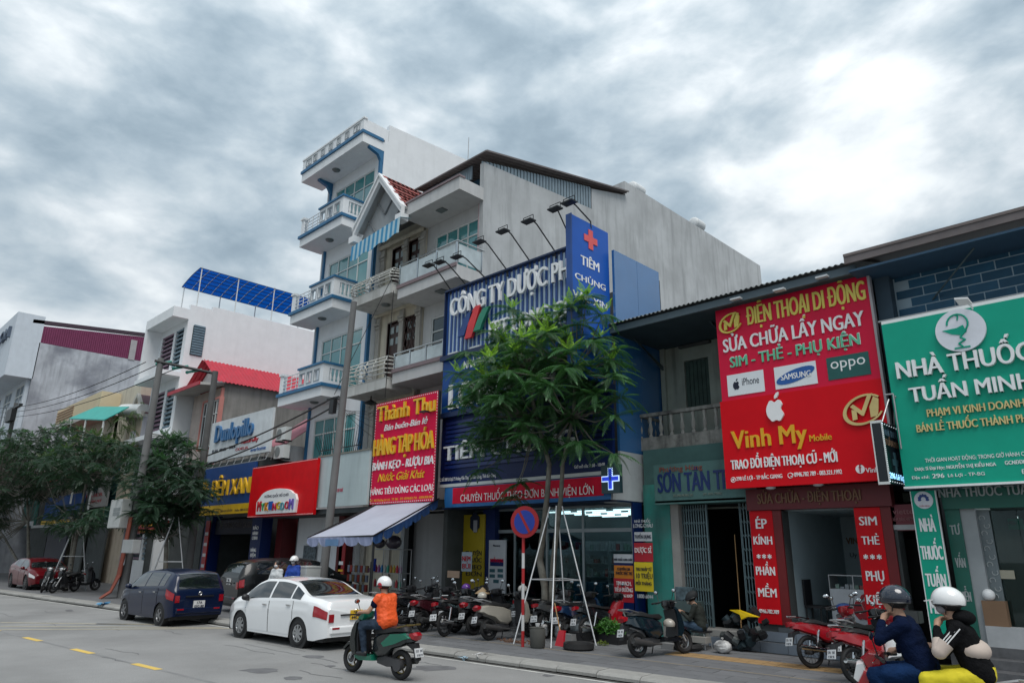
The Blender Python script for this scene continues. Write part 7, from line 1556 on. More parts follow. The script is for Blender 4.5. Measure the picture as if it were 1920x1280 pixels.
make_bike('grey motorbike behind the tree trunk outside the pharmacy', (-12.3, 14.3, ZP), R(96), mgrey, kind='wave', group=GB)
make_bike('navy scooter right of the tree trunk outside the pharmacy', (-11.6, 14.4, ZP), R(90), mblue, group=GB)
make_bike('black and red motorbike between the tree support and the job notices', (-10.85, 14.4, ZP), R(78), mblack, mred, kind='wave', group=GB)
vsp = make_bike('glossy black retro scooter with chrome rack parked before the turquoise pillar', ((G(1205, 1232, ZP).x+G(1278, 1225, ZP).x)/2, (G(1205, 1232, ZP).y+G(1278, 1225, ZP).y)/2+.0, ZP), math.atan2(1.08, .28), mat('dark_teal_fairing', (.006, .016, .024), .15, .2, coat=.8), mblack, rimm=mat('bright_alloy', (.4, .41, .42), .3, .9), lean=8)
one('open_face_helmet', MB().ball((-8.66, 13.55, .72), .12, 12, 8, (1.1, .9, .9), z0=-.4), mat('cream_helmet', (.35, .32, .28), .3, coat=.4), 'cream helmet hanging on the hook of the retro black scooter', 'helmet', smooth=True)
make_bike('red and black motorbike parked beside the phone shop steps, wheel toward the road', (-5.62, 14.6, ZP), R(62), mred, mgrey, kind='wave', lean=8)
make_bike('black scooter with silver stripe parked among the bikes before the lettered pillars', (-4.95, 14.6, ZP), R(75), mblack, mblack, lean=7)
make_bike('white and red motorbike with white plate parked nearest the two riders', (-4.45, 13.5, ZP), R(64), mred, mwh, kind='wave', lean=8)
make_bike('small blue motorbike parked deepest before the phone shop counter', (-5.6, 15.35, ZP), R(110), mat('blue_fairing', (.01, .05, .2), .25, coat=.5), kind='wave')
make_bike('dark scooter in the second row behind the first bikes outside the pharmacy', (-15.6, 14.4, ZP), R(74), mblack, group=GB)
make_bike('dark motorbike in the second row behind the cream scooter', (-13.3, 14.9, ZP), R(80), mblack, mgrey, kind='wave', group=GB)
make_bike('dark motorbike far left outside the grocery awning edge', (-16.9, 13.6, ZP), R(70), mblack, kind='wave', group=GB)
make_bike('black scooter squeezed between the first bikes outside the pharmacy', (-16.6, 12.6, ZP), R(86), mblack, group=GB)
make_bike('black motorbike with raised mirrors between white poster and no-parking post', (-14.2, 12.6, ZP), R(104), mblack, kind='wave', group=GB)
# basket on one of them
bk = one('wire_basket', MB().box(-.18, .18, -.14, .14, 0, .006).box(-.18, -.175, -.14, .14, 0, .2).box(.175, .18, -.14, .14, 0, .2).box(-.18, .18, .135, .14, 0, .2).box(-.18, .18, -.14, -.135, 0, .2), mat('dark_wire', (.04, .045, .045), .6), 'grey wire basket on the handlebars behind the two riders', 'basket', loc=(0, 0, 0)); bk.location = (-4.3, 14.6, 1.0)
# ridden red scooter on the right
RC = Vector((-2.60, 8.7, .02))
rsc = make_bike('red scooter ridden by the two people at the right edge', tuple(RC), math.pi+R(8), mred, mred, lean=0, scale=1.06, stand=False)
part('white_cheek', MB().pillow([(.37, .82), (.42, .99), (.5, .97), (.55, .8), (.48, .74)], .16, 4, .25), mwh, rsc, smooth=True)

# ------------------------------------------------------------------ people
SKIN = mat('skin', (.42, .24, .16), .55, var=.05)
def blob(chains, vox=.011, sm=6, fold=0):
    mb = MB()
    for c in chains:
        if c[0] == 'b': mb.ball(c[1], 1, 14, 10, c[2])
        else:
            pts, rs = c[1], c[2]
            for i in range(len(pts)-1): mb.tube(pts[i], pts[i+1], rs[i], rs[i+1], 12)
            for p, r_ in zip(pts, rs): mb.ball(p, r_, 12, 8)
    me = bpy.data.meshes.new('tmp'); me.from_pydata(mb.v, [], mb.f); o = bpy.data.objects.new('tmp', me)
    m = o.modifiers.new('r', 'REMESH'); m.mode = 'VOXEL'; m.voxel_size = vox
    s = o.modifiers.new('s', 'SMOOTH'); s.iterations = sm; s.factor = .5
    r_ = bpy.data.meshes.new_from_object(evalo(o)[1]); bpy.data.objects.remove(o); bpy.data.meshes.remove(me)
    if fold:
        from mathutils import noise as mn
        for v_ in r_.vertices:
            p_ = v_.co; v_.co = p_+v_.normal*(fold*mn.noise(Vector((p_.x*9, p_.y*7, p_.z*16)))+fold*.6*mn.noise(Vector((p_.x*22+5, p_.y*20, p_.z*30))))
    r_.shade_smooth(); return r_
def addme(name, me, m, parent, label=None):
    o = bpy.data.objects.new(name, me); me.name = name; me.materials.clear(); me.materials.append(m); link(o, parent); OFF[o.name] = (0, 0, 0)
    if label: o['label'] = label
    return o
V = Vector
def person(label, loc, rz, J, jacket, trousers, helmet=None, hair=True, mask=None, sleeves=True, vest=None, shoes=None, scale=1.0, visor=None, look=(1, 0, 0), peak=True, cloth=True):
    p = lthing('person', label, 'person', loc, rz, scale=scale)
    J = {k: V(v) for k, v in J.items()}; h = J['head']; lk = V(look).normalized(); sd = V((0, 0, 1)).cross(lk).normalized()
    ch = []
    ch.append(('b', h+V((0, 0, .01)), (.088, .076, .112))); ch.append(('b', h+lk*.03+V((0, 0, -.045)), (.062, .055, .07)))
    ch.append(('c', [h+lk*.085+V((0, 0, .01)), h+lk*.105+V((0, 0, -.022))], [.011, .016]))      # nose
    ch.append(('c', [h+lk*.085+V((0, 0, -.06))-sd*.018, h+lk*.085+V((0, 0, -.06))+sd*.018], [.012, .012]))
    for s in (1, -1): ch.append(('b', h+sd*s*.078+V((0, 0, -.005)), (.02, .014, .032)))
    ch.append(('c', [J['neck']+V((0, 0, -.03)), h+V((0, 0, -.06))-lk*.01], [.062, .052]))
    torso = [J['pelvis'], (J['pelvis']+J['chest'])/2, J['chest'], J['neck']+V((0, 0, -.06))]
    sdT = (J['shL']-J['shR']).normalized()
    def tor(k): return [('c', torso[:3], [.125*k, .12*k, .13*k]), ('c', [q-sdT*.07 for q in torso[:3]]+[torso[3]-sdT*.05], [.125*k, .115*k, .125*k, .07*k]), ('c', [q+sdT*.07 for q in torso[:3]]+[torso[3]+sdT*.05], [.125*k, .115*k, .125*k, .07*k]), ('c', [J['shL'], torso[3], J['shR']], [.062*k, .075*k, .062*k])]
    ch += tor(.93)
    def arm(s, k, full=True):
        a = [J['sh'+s], J['el'+s], J['wr'+s]]; r_ = [.055*k, .043*k, .030*k]
        return ('c', a, r_) if full else ('c', [a[0], a[0].lerp(a[1], .45)], [r_[0]*1.1, r_[1]*1.25])
    for s in 'LR':
        ch.append(arm(s, .95)); w_ = J['wr'+s]; d = (w_-J['el'+s]).normalized(); hd = J.get('hd'+s, w_+d*.09); hdir = (hd-w_).normalized()
        side = sdT if abs(hdir.dot(sdT)) < .8 else V((0, 0, 1)); side = (side-hdir*side.dot(hdir)).normalized(); dn_ = hdir.cross(side).normalized()
        if dn_.z > 0: dn_ = -dn_
        ch.append(('c', [w_, w_+hdir*.07], [.028, .036]))
        for q in range(4):
            b0 = w_+hdir*.085+side*(q-1.5)*.021; L_ = [.062, .072, .068, .052][q]; m1 = b0+hdir*L_*.55+dn_*.018; m2 = m1+(hdir*.3+dn_*.9).normalized()*L_*.6; ch.append(('c', [b0, m1, m2], [.012, .0115, .010]))
        tb = w_+hdir*.03+side*.034*(1 if s == 'R' else -1); ch.append(('c', [tb, tb+hdir*.04+side*.012*(1 if s == 'R' else -1)+dn_*.015, tb+hdir*.065+dn_*.035], [.014, .012, .010]))
    def leg(s, k, toe=True): return ('c', [J['hip'+s], J['kn'+s], J['an'+s]], [.088*k, .062*k, .042*k])
    for s in 'LR':
        ch.append(leg(s, .93)); a = J['an'+s]; fd = V(J.get('toe'+s, a+V((1, 0, 0))*.18)) - a; fd = V((fd.x, fd.y, 0)).normalized(); ch.append(('c', [a+V((0, 0, -.03))-fd*.03, a+fd*.15+V((0, 0, -.045))], [.036, .03]))
    addme('body', blob(ch, .0115), SKIN, p)
    if cloth:
        c2 = tor(1.08)+[arm(s, 1.27, sleeves) for s in 'LR']; c2 = [(c[0], [q for q in c[1]], c[2]) for c in c2]
        if not sleeves: pass
        jk = addme('jacket' if sleeves else 'vest', blob(c2, .014, 4, .010), jacket, p)
        if vest: addme('vest', blob(tor(1.14)+[('c', [J['shL'], J['shL'].lerp(J['elL'], .2)], [.082, .08]), ('c', [J['shR'], J['shR'].lerp(J['elR'], .2)], [.082, .08])], .014, 3, .009), vest, p)
        tz = [('c', [J['pelvis']-sdT*.06, J['pelvis']+sdT*.06], [.135, .135])]+[leg(s, 1.2) for s in 'LR']; addme('trousers', blob(tz, .014, 4, .010), trousers, p)
        sh = []
        for s in 'LR': a = J['an'+s]; fd = V(J.get('toe'+s, a+V((.18, 0, 0))))-a; fd = V((fd.x, fd.y, 0)).normalized(); mb_ = blob([('c', [a+V((0, 0, -.035))-fd*.035, a+fd*.16+V((0, 0, -.05))], [.047, .038])], .012, 3); addme('shoe', mb_, shoes or BLKPL, p)
    M = Matrix((lk.to_tuple()+(0,), sd.to_tuple()+(0,), (0, 0, 1, 0), (0, 0, 0, 1))).transposed(); M = Matrix.Translation(h) @ M
    for s in (1, -1): part('eye', MB(M).ball((.082, s*.03, .012), .011, 8, 6, (.5, 1.2, .7)), NK, p, smooth=True)
    if helmet:
        hm = part('helmet', MB(M).ball((-.012, 0, .03), .135, 20, 12, (1.12, .98, 1.0), z0=-.28), helmet, p, smooth=True)
        part('helmet_rim', MB(M).ring((-.012, 0, -.008), (0, 0, 1), .132, .01, 28, 6), BLKPL, hm)
        if peak: part('peak', MB(M).slab([(.11, -.08, .03), (.19, -.06, .015), (.205, 0, .015), (.19, .06, .015), (.11, .08, .03), (.125, 0, .035)], (0, 0, .008)), visor or helmet, hm)
        part('chin_strap', MB(M).path([(0, .088, .0), (.02, .06, -.085), (.03, 0, -.115), (.02, -.06, -.085), (0, -.088, 0)], .006, n=4), BLKPL, hm)
    if hair: part('hair', MB(M).ball((-.022, 0, .02), .105, 18, 12, (1.0, .9, 1.05), z0=-.75 if helmet else -.35), mat('black_hair', (.008, .007, .007), .6), p, smooth=True)
    if mask: part('face_mask', MB(M).ball((.045, 0, -.045), .066, 14, 10, (.95, .95, .85)), mask, p, smooth=True)
    return p
def ride(fwd=0.0, hand=(.20, 1.03), foot=(.22, .40), spread=.17, reach=.28, seat=.86, back=-.22):
    return dict(pelvis=(back, 0, seat+.06), chest=(back+.05+fwd, 0, seat+.36), neck=(back+.09+fwd, 0, seat+.52), head=(back+.13+fwd, 0, seat+.66), shL=(back+.05+fwd, .17, seat+.45), shR=(back+.05+fwd, -.17, seat+.45),
                elL=(back+.20+fwd, .27, seat+.22), elR=(back+.20+fwd, -.27, seat+.22), wrL=(hand[0]-.06, reach+.03, hand[1]+.04), wrR=(hand[0]-.06, -reach-.03, hand[1]+.04), hdL=(hand[0]+.04, reach, hand[1]+.02), hdR=(hand[0]+.04, -reach, hand[1]+.02),
                hipL=(back+.02, .1, seat+.02), hipR=(back+.02, -.1, seat+.02), knL=(back+.42, spread+.05, seat-.02), knR=(back+.42, -spread-.05, seat-.02), anL=(foot[0], spread, foot[1]+.05), anR=(foot[0], -spread, foot[1]+.05), toeL=(foot[0]+.2, spread, foot[1]), toeR=(foot[0]+.2, -spread, foot[1]))
ORG = mat('orange_vest', (.75, .09, .012), .6, var=.1, bump=.8); NAVYC = mat('navy_cloth', (.003, .008, .03), .9, var=.3, scale=5, bump=.8, spec=.1); JEAN = mat('blue_grey_jeans', (.03, .045, .07), .9, var=.35, scale=5, bump=.6, spec=.1); WHH = mat('white_helmet_shell', (.72, .72, .72), .2, var=.03, coat=.6)
orider = person('person in orange vest and white helmet riding the green scooter away', (OR_.x, OR_.y, 0), OH, ride(fwd=.02, foot=(.16, .36)), NAVYC, JEAN, helmet=WHH, sleeves=False, vest=ORG, peak=False, shoes=BLKPL)
part('helmet_stripe', MB().ball((-.09+.0, .11, 1.53), .06, 12, 8, (1, .45, 1)), PR, orider, smooth=True)
part('side_panel', MB().ball((-.115, .145, 1.06), .1, 12, 8, (.75, .42, 1.6)), mat('deep_blue_cloth', (.008, .02, .13), .8, bump=.5), orider, smooth=True)
# two riders at the right, scaled a little and sitting high on the seat
rj = ride(fwd=.06, hand=(.20, 1.03), foot=(.2, .38), seat=.90, back=-.10)
rj.update(elR=V((.16, -.24, 1.22)), wrR=V((.20, -.10, 1.38)), hdR=V((.16, -.03, 1.46)), elL=V((.10, .26, 1.12)))
rj.update(elL=V((.24, .22, 1.20)), wrL=V((.21, .10, 1.36)), hdL=V((.175, .045, 1.45)), elR=V((.12, -.27, 1.10)), wrR=V((.16, -.30, 1.07)), hdR=V((.25, -.28, 1.05)))
rider2 = person('person in navy jacket and dark helmet steering the red scooter, hand at the chin', tuple(RC), math.pi+R(8), rj, NAVYC, mat('blue_jeans', (.006, .022, .07), .9, var=.3, scale=5, bump=.6, spec=.1), helmet=mat('dark_navy_helmet', (.008, .012, .025), .15, coat=.8), peak=True, scale=1.06, visor=mat('clear_peak', (.2, .22, .23), .2))
pj = ride(fwd=.05, hand=(-.28, 1.12), foot=(-.1, .42), seat=.90, back=-.56)
pj.update(elL=V((-.28, .25, 1.14)), wrL=V((-.27, .12, 1.34)), hdL=V((-.29, .06, 1.42)), elR=V((-.28, -.25, 1.10)), wrR=V((-.2, -.12, 1.15)), hdR=V((-.12, -.1, 1.15)))
BLKC = mat('black_cloth', (.006, .006, .007), .9, var=.3, scale=5, bump=.8, spec=.1); BEI = mat('beige_panel', (.46, .38, .33), .8, var=.08)
p3 = person('pillion rider in black and beige jacket, yellow trousers and white helmet on the red scooter', tuple(RC), math.pi+R(8), pj, BLKC, mat('yellow_trousers', (.62, .52, .015), .8, var=.1, bump=.3), helmet=WHH, mask=mat('grey_mask', (.3, .28, .3), .8), scale=1.06)
part('hood', MB().ball((-.50, 0, 1.44), .11, 14, 10, (.95, 1.1, .65)), BLKC, p3, smooth=True)
part('jacket_band', MB().ball((-.535, 0, 1.15), .155, 20, 10, (.97, 1.36, .72)), BEI, p3, smooth=True)
a, b = V(pj['shL']), V(pj['elL'])
part('sleeve_patch', MB().tube(a.lerp(b, .65), b, .070, .067, 14).ball(b, .068, 12, 8).tube(b, b.lerp(V(pj['wrL']), .5), .066, .052, 14), BEI, p3, smooth=True)
for k in range(3): o_ = V((-.012+.02*k, .052-.006*k, .03-.008*k)); part('sleeve_stripe', MB().tube(a.lerp(b, .05)+V((.03-.028*k, .058, .012)), a.lerp(b, .72)+V((.032-.028*k, .058, .012)), .007, n=4), PLATE, p3)
# seated person on a stool
SB = V((-8.72, 14.95, ZP)); sj = dict(pelvis=(0, 0, .47), chest=(-.16+.22, 0, .78), neck=(.12, 0, .93), head=(.2, 0, 1.04), shL=(.08, .17, .88), shR=(.08, -.17, .88), elL=(.2, .22, .62), elR=(.2, -.22, .62), wrL=(.40, .1, .74), wrR=(.38, -.12, .72), hipL=(0, .1, .45), hipR=(0, -.1, .45), knL=(.42, .16, .50), knR=(.40, -.14, .48), anL=(.40, .15, .08), anR=(.36, -.13, .08), toeL=(.6, .15, .02), toeR=(.55, -.13, .02))
sp_ = person('person in dark jacket, cap and mask sitting on a stool looking at a phone', tuple(SB), R(197), sj, mat('dark_olive_cloth', (.014, .018, .014), .85, var=.2), mat('faded_jeans', (.02, .045, .08), .85, var=.2), helmet=mat('dark_cap', (.012, .014, .016), .8), mask=mat('pale_mask', (.42, .38, .34), .8), look=(1, 0, -.35), shoes=mat('tan_slipper', (.3, .22, .18), .8))
stl = lthing('folding_stool', 'small metal stool under the seated person', 'stool', tuple(SB)); part('seat', MB().box(-.17, .17, -.17, .17, .34, .37), BLKPL, stl)
for x in (-.15, .15):
    for y in (-.15, .15): part('leg', MB().tube((x, y, 0), (x*.8, y*.8, .34), .012, n=5), GALV, stl)
# pair behind the white sedan
sj1 = dict(pelvis=(0, 0, .95), chest=(.02, 0, 1.2), neck=(.02, 0, 1.4), head=(.04, 0, 1.54), shL=(0, .16, 1.34), shR=(0, -.16, 1.34), elL=(.05, .22, 1.08), elR=(.05, -.22, 1.08), wrL=(.2, .18, .95), wrR=(.2, -.18, .95), hipL=(0, .09, .9), hipR=(0, -.09, .9), knL=(.03, .1, .5), knR=(.03, -.1, .5), anL=(0, .1, .09), anR=(0, -.1, .09))
pa_ = W(520, 1070, 11.6); pb_ = W(552, 1058, 11.9)
person('person in white top and white mask with dark hair standing behind the sedan roof', (pa_.x, 11.6, ZP-.02), R(-70), sj1, mat('white_cloth', (.5, .52, .53), .8), JEAN, mask=PLATE, look=(1, 0, 0))
person('person in bright blue jacket, white helmet and mask standing behind the sedan roof', (pb_.x, 11.9, ZP+.1), R(-60), sj1, mat('bright_blue_cloth', (.01, .05, .3), .8, var=.15), JEAN, helmet=WHH, mask=PLATE, look=(1, 0, 0))
o = thing('delivery_box', 'white delivery box behind the person in the blue jacket', 'box', (pb_.x, 12.3, 1.0)); part('body', MB().box(pb_.x-.3, pb_.x+.28, 12.2, 12.7, 1.05, 1.55), WFRAME, o); part('lid', MB().box(pb_.x-.31, pb_.x+.29, 12.19, 12.71, 1.552, 1.6), WFRAME, o)

# ------------------------------------------------------------------ poles, wires, sign post, tree supports
def pole(name, base, top, r0, r1, label, m=CONC, cat='pole'):
    o = thing(name, label, cat, tuple(base)); part('shaft', MB().tube(base, top, r0, r1, 16), m, o, smooth=True); return o
PYY = 13.3; pb2 = W(613, 1010, PYY); ptop = W(664, 566, PYY); xb = pb2.x
cp = pole('concrete_pole', V((xb-.1, PYY, ZP)), V((ptop.x, PYY, ptop.z)), .15, .11, 'tall round concrete utility pole before the blank sign', mat('pole_concrete', (.15, .15, .15), .9, var=.12, grime=.4, gcol=(.12, .12, .12)))
wz = W(640, 745, PYY).z; part('pole_clamp', MB().ring((xb, PYY, wz), (0, 0, 1), .15, .03, 18, 5).box(xb-.5, xb+.3, PYY-.2, PYY-.16, wz-.05, wz+.02).box(xb-.12, xb+.16, PYY-.3, PYY-.15, wz-.6, wz-.1), BLACKM, cp)
LB = G(228, 1120, ZP); lt = W(302, 672, LB.y)
p2 = pole('leaning_concrete_pole', LB, V((lt.x, lt.y, lt.z)), .19, .13, 'old concrete pole with red conduits and grey cabinets at the left', mat('pole_concrete', (.2, .2, .2)))
RB = V((W(395, 760, 12.6).x, 12.6, ZP)); rt = W(404, 696, 12.6); p3_ = pole('concrete_pole', RB, V((RB.x, 12.6, rt.z)), .17, .13, 'dark concrete pole carrying the right end of the crossbar, behind the second tree', mat('pole_dark', (.09, .09, .09), .9, var=.15))
xb_ = thing('pole_crossbar', 'steel crossbar with green insulators between the two left poles', 'crossbar', tuple(lt)); part('bar', MB().tube(lt+V((0, -.25, -.15)), V((RB.x, 12.6, rt.z-.1)), .07, n=6), BLACKM, xb_)
for k in (.2, .5, .75): p = lt.lerp(V((RB.x, 12.6, rt.z-.1)), k); part('insulator', MB().tube(p, p+V((-.35, -.5, -.15)), .06, n=8).ball(p+V((-.35, -.5, -.15)), .08, 8, 6), mat('green_insulator', (.04, .28, .22), .2, coat=.5), xb_)
cab_ = thing('meter_cabinet', 'white steel meter cabinet high on the left concrete pole', 'cabinet', (LB.x, LB.y-.3, 3)); ca, cbb = W(212, 990, LB.y-.35), W(243, 935, LB.y-.35); part('case', MB().box(ca.x, cbb.x, LB.y-.6, LB.y-.2, ca.z, cbb.z), mat('cabinet_white', (.42, .43, .42), .6, grime=.2), cab_, bevel=.02); part('louvre', MB().box(ca.x+.5, cbb.x-.15, LB.y-.61, LB.y-.601, cbb.z-.5, cbb.z-.35).box(ca.x+.5, cbb.x-.15, LB.y-.61, LB.y-.601, ca.z+.5, ca.z+.65), mat('fan_grey', (.2, .22, .22)), cab_)
ca, cbb = W(234, 1036, LB.y-.35), W(257, 1016, LB.y-.35); c3 = thing('meter_box', 'small grey meter box lower on the left concrete pole', 'meter box', (ca.x, LB.y-.3, ca.z)); part('case', MB().box(ca.x, cbb.x, LB.y-.5, LB.y-.19, ca.z, cbb.z+.1), mat('cabinet_grey', (.3, .31, .31), .6), c3, bevel=.015)
cd_ = thing('red_conduits', 'bundle of thick brick-red cable conduits flaring at the foot of the left pole', 'conduits', tuple(LB))
CDM = mat('conduit_red', (.20, .045, .025), .6, var=.2)
for k in range(6):
    sx = -.35+k*.12; part('conduit', MB().path([LB+V((sx*1.9-.2, -.5-.08*k, 0)), LB+V((sx*1.1, -.34-.04*k, .25)), LB+V((sx*.5+.1, -.26, .9)), LB+V((sx*.4+.2, -.24, 2.0)), LB+V((sx*.3+.3, -.24, 3.2))], .05, n=8), CDM, cd_, smooth=True)
part('notice', MB().box(LB.x+.0, LB.x+.3, LB.y-.24, LB.y-.2, 1.4, 1.85), PW, p2)
WIRE = mat('black_wire', (.01, .01, .01), .6)
def wire(a, b, sag, label, r=.018):
    mb = MB(); n = 14; mb.path([a.lerp(b, i/n)+V((0, 0, -sag*4*(i/n)*(1-i/n))) for i in range(n+1)], r, n=4); one('overhead_wire', mb, WIRE, label, 'wire', group='overhead wires')
pw = V((xb, PYY-.2, wz)); far1 = W(245, 862, 11.2); 
wire(pw, W(300, 880, 12.5), .3, 'upper thick black cable running left from the tall concrete pole', .03); wire(pw+V((0, 0, -.35)), W(290, 895, 12.5), .4, 'lower thick black cable running left from the tall concrete pole', .03)
Ln = lt.lerp(V((RB.x, 12.6, rt.z-.1)), .2)+V((-.35, -.5, -.15)); FL = W(0, 768, 9.5)
for k, q in enumerate((.0, .2, .5)): wire(lt.lerp(V((RB.x, 12.6, rt.z-.1)), q)+V((-.35, -.5, -.2)), W(-30, 762+k*9, 10), .8, ['highest', 'middle', 'lowest'][k]+' of the three thin wires running to the far left', .02)
wire(pw+V((0, 0, .1)), W(745, 500, 14.8), .0, 'thin dark cable climbing from the pole to the gabled house', .012); wire(W(738, 545, 14.8), W(722, 745, 14.8), .0, 'thin dark cable hanging down the front of the gabled house', .015)
tp_ = thing('transformer_pole', 'distant pole with crossarm and insulators at the left edge', 'pole', tuple(W(10, 860, 9.5))); q = W(10, 850, 9.5)
part('shaft', MB().tube((q.x, 9.5, ZP), (q.x, 9.5, W(14, 765, 9.5).z), .16, .12, 10), mat('pole_dark', (.09, .09, .09)), tp_); z = W(12, 775, 9.5).z; part('crossarm', MB().box(q.x-2, q.x+1.6, 9.4, 9.6, z, z+.15).box(q.x-.8, q.x+.8, 9.2, 9.5, z-.9, z-.1), BLACKM, tp_)
sg_ = thing('spiked_grille', 'dark fan of iron spikes above the blank sign behind the concrete pole', 'grille', (-24.4, 14.8, 5.7))
for k in range(22): a = R(35+k*5.2); q = -25.6+k*.13; part('spike', MB().tube((q, 14.9, 5.7), (q-.55*math.cos(a), 14.8, 5.7+1.25*math.sin(a)), .014, .006, n=4), BLACKM, sg_)
part('rail', MB().tube((-25.7, 14.88, 5.95), (-22.7, 14.88, 5.95), .02, n=5), BLACKM, sg_)
for k in range(5): wire(pw+V((0, 0, -.1*k)), V((xb+.4+k*.5, 15.3, 5.9+k*.35)), .25, ['first', 'second', 'third', 'fourth', 'fifth'][k]+' thin drooping service wire from the concrete pole toward the shopfronts, counted from the left', .008)
# no-parking sign post
SPX, SPY = G(980, 1212, ZP).x, G(980, 1212, ZP).y
sp2 = thing('no_parking_sign', 'round red and blue no-parking sign on a red and white banded post', 'road sign', (SPX, SPY, ZP)); zc_ = W(989, 978, SPY).z; rr = (W(989, 948, SPY).z-W(989, 1008, SPY).z)/2
nb_ = 7; hh = zc_-rr-ZP
for k in range(nb_):
    z0_, z1_ = ZP+hh*k/nb_, ZP+hh*(k+1)/nb_; part('post_band', MB().tube((SPX, SPY, z0_), (SPX, SPY, z1_), .035, n=12), mat('post_red', (.35, .012, .015), .5, var=.1, grime=.2) if k % 2 == 0 else mat('post_white', (.5, .5, .5), .5, grime=.2), sp2, smooth=True)
fd = V((.30, -.95, 0)).normalized(); cS = V((SPX+.08, SPY-.04, zc_))
part('rim', MB().tube(cS, cS+fd*.02, rr, n=40), mat('sign_rim_red', (.26, .006, .01), .45), sp2); part('disc', MB().tube(cS+fd*.021, cS+fd*.026, rr*.74, n=36), mat('sign_disc_blue', (.008, .03, .25), .4), sp2)
sx = V((0, 0, 1)).cross(fd).normalized(); t0 = V((0, 0, 1)); dgn = (sx*-.707*-1+t0*-.707).normalized(); pn = (sx*.707+t0*.707).normalized(); c0 = cS+fd*.027
dgn = (sx*.5-t0*.86).normalized(); pn = dgn.cross(fd).normalized()
part('slash', MB().slab([c0-dgn*rr*.76-pn*.03, c0+dgn*rr*.76-pn*.03, c0+dgn*rr*.76+pn*.03, c0-dgn*rr*.76+pn*.03], fd*.004), mat('sign_rim_red', (.26, .006, .01)), sp2)
# trees
def frond_mesh(name, L_=.75, n=13, droop=.35, lw=.16, m=None):
    mb = MB(); pts = []
    for i in range(n+1):
        t = i/n; pts.append(V((L_*t*(1-.12*t), 0, L_*(.10*t-droop*t*t))))
    for i in range(n): 
        a, b = pts[i], pts[i+1]; mb.add([a+V((0, .005, 0)), a+V((0, -.005, 0)), b+V((0, -.005, 0)), b+V((0, .005, 0))], [(0, 1, 2, 3)])
    for i in range(1, n+1):
        t = i/n; l = lw*(math.sin(math.pi*min(1, t*.82+.12))**.6); p = pts[i]; tn = (pts[i]-pts[i-1]).normalized()
        for s in (1, -1):
            d = (V((0, s, 0))*.9+tn*.45+V((0, 0, -.22))).normalized(); w_ = tn*.026*(L_/.75)*(13/n)
            mb.add([p-w_*.35, p+d*l*.5+w_*.8, p+d*l+V((0, 0, -l*.25)), p+d*l*.45-w_*.9+V((0, 0, .004))], [(0, 1, 2, 3)])
    tn = (pts[-1]-pts[-2]).normalized(); mb.add([pts[-1], pts[-1]+tn*.06+V((0, .025, 0)), pts[-1]+tn*.13, pts[-1]+tn*.06-V((0, .025, 0))], [(0, 1, 2, 3)])
    me = mkmesh(name, mb, m=m); return me, mb
def leafmat(name, c, rough=.5, rnd=.35):
    m = mat(name, c, rough, var=.25, scale=3, rnd=rnd); b = m.node_tree.nodes['Principled BSDF']
    t = m.node_tree; tr = t.nodes.new('ShaderNodeBsdfTranslucent'); tr.inputs[0].default_value = (c[0]*1.5+.01, c[1]*1.7+.02, c[2]*.8, 1); ms = t.nodes.new('ShaderNodeMixShader'); ms.inputs[0].default_value = .3
    o = [n for n in t.nodes if n.type == 'OUTPUT_MATERIAL'][0]; t.links.new(b.outputs[0], ms.inputs[1]); t.links.new(tr.outputs[0], ms.inputs[2]); t.links.new(ms.outputs[0], o.inputs[0]); return m
LEAF = leafmat('leaf_green', (.035, .115, .035)); LEAFY = leafmat('young_leaf_green', (.24, .42, .04)); LEAFD = leafmat('dark_leaf_green', (.011, .042, .020)); LEAFO = leafmat('olive_leaf', (.06, .11, .03))
BARK = mat('grey_bark', (.13, .12, .10), .95, var=.35, scale=5, bump=.8, grime=.4, gcol=(.05, .05, .045), blotch=.5, bcol=(.25, .25, .22))
def rotto(az, el, roll): return Matrix.Rotation(az, 4, 'Z') @ Matrix.Rotation(-el, 4, 'Y') @ Matrix.Rotation(roll, 4, 'X')
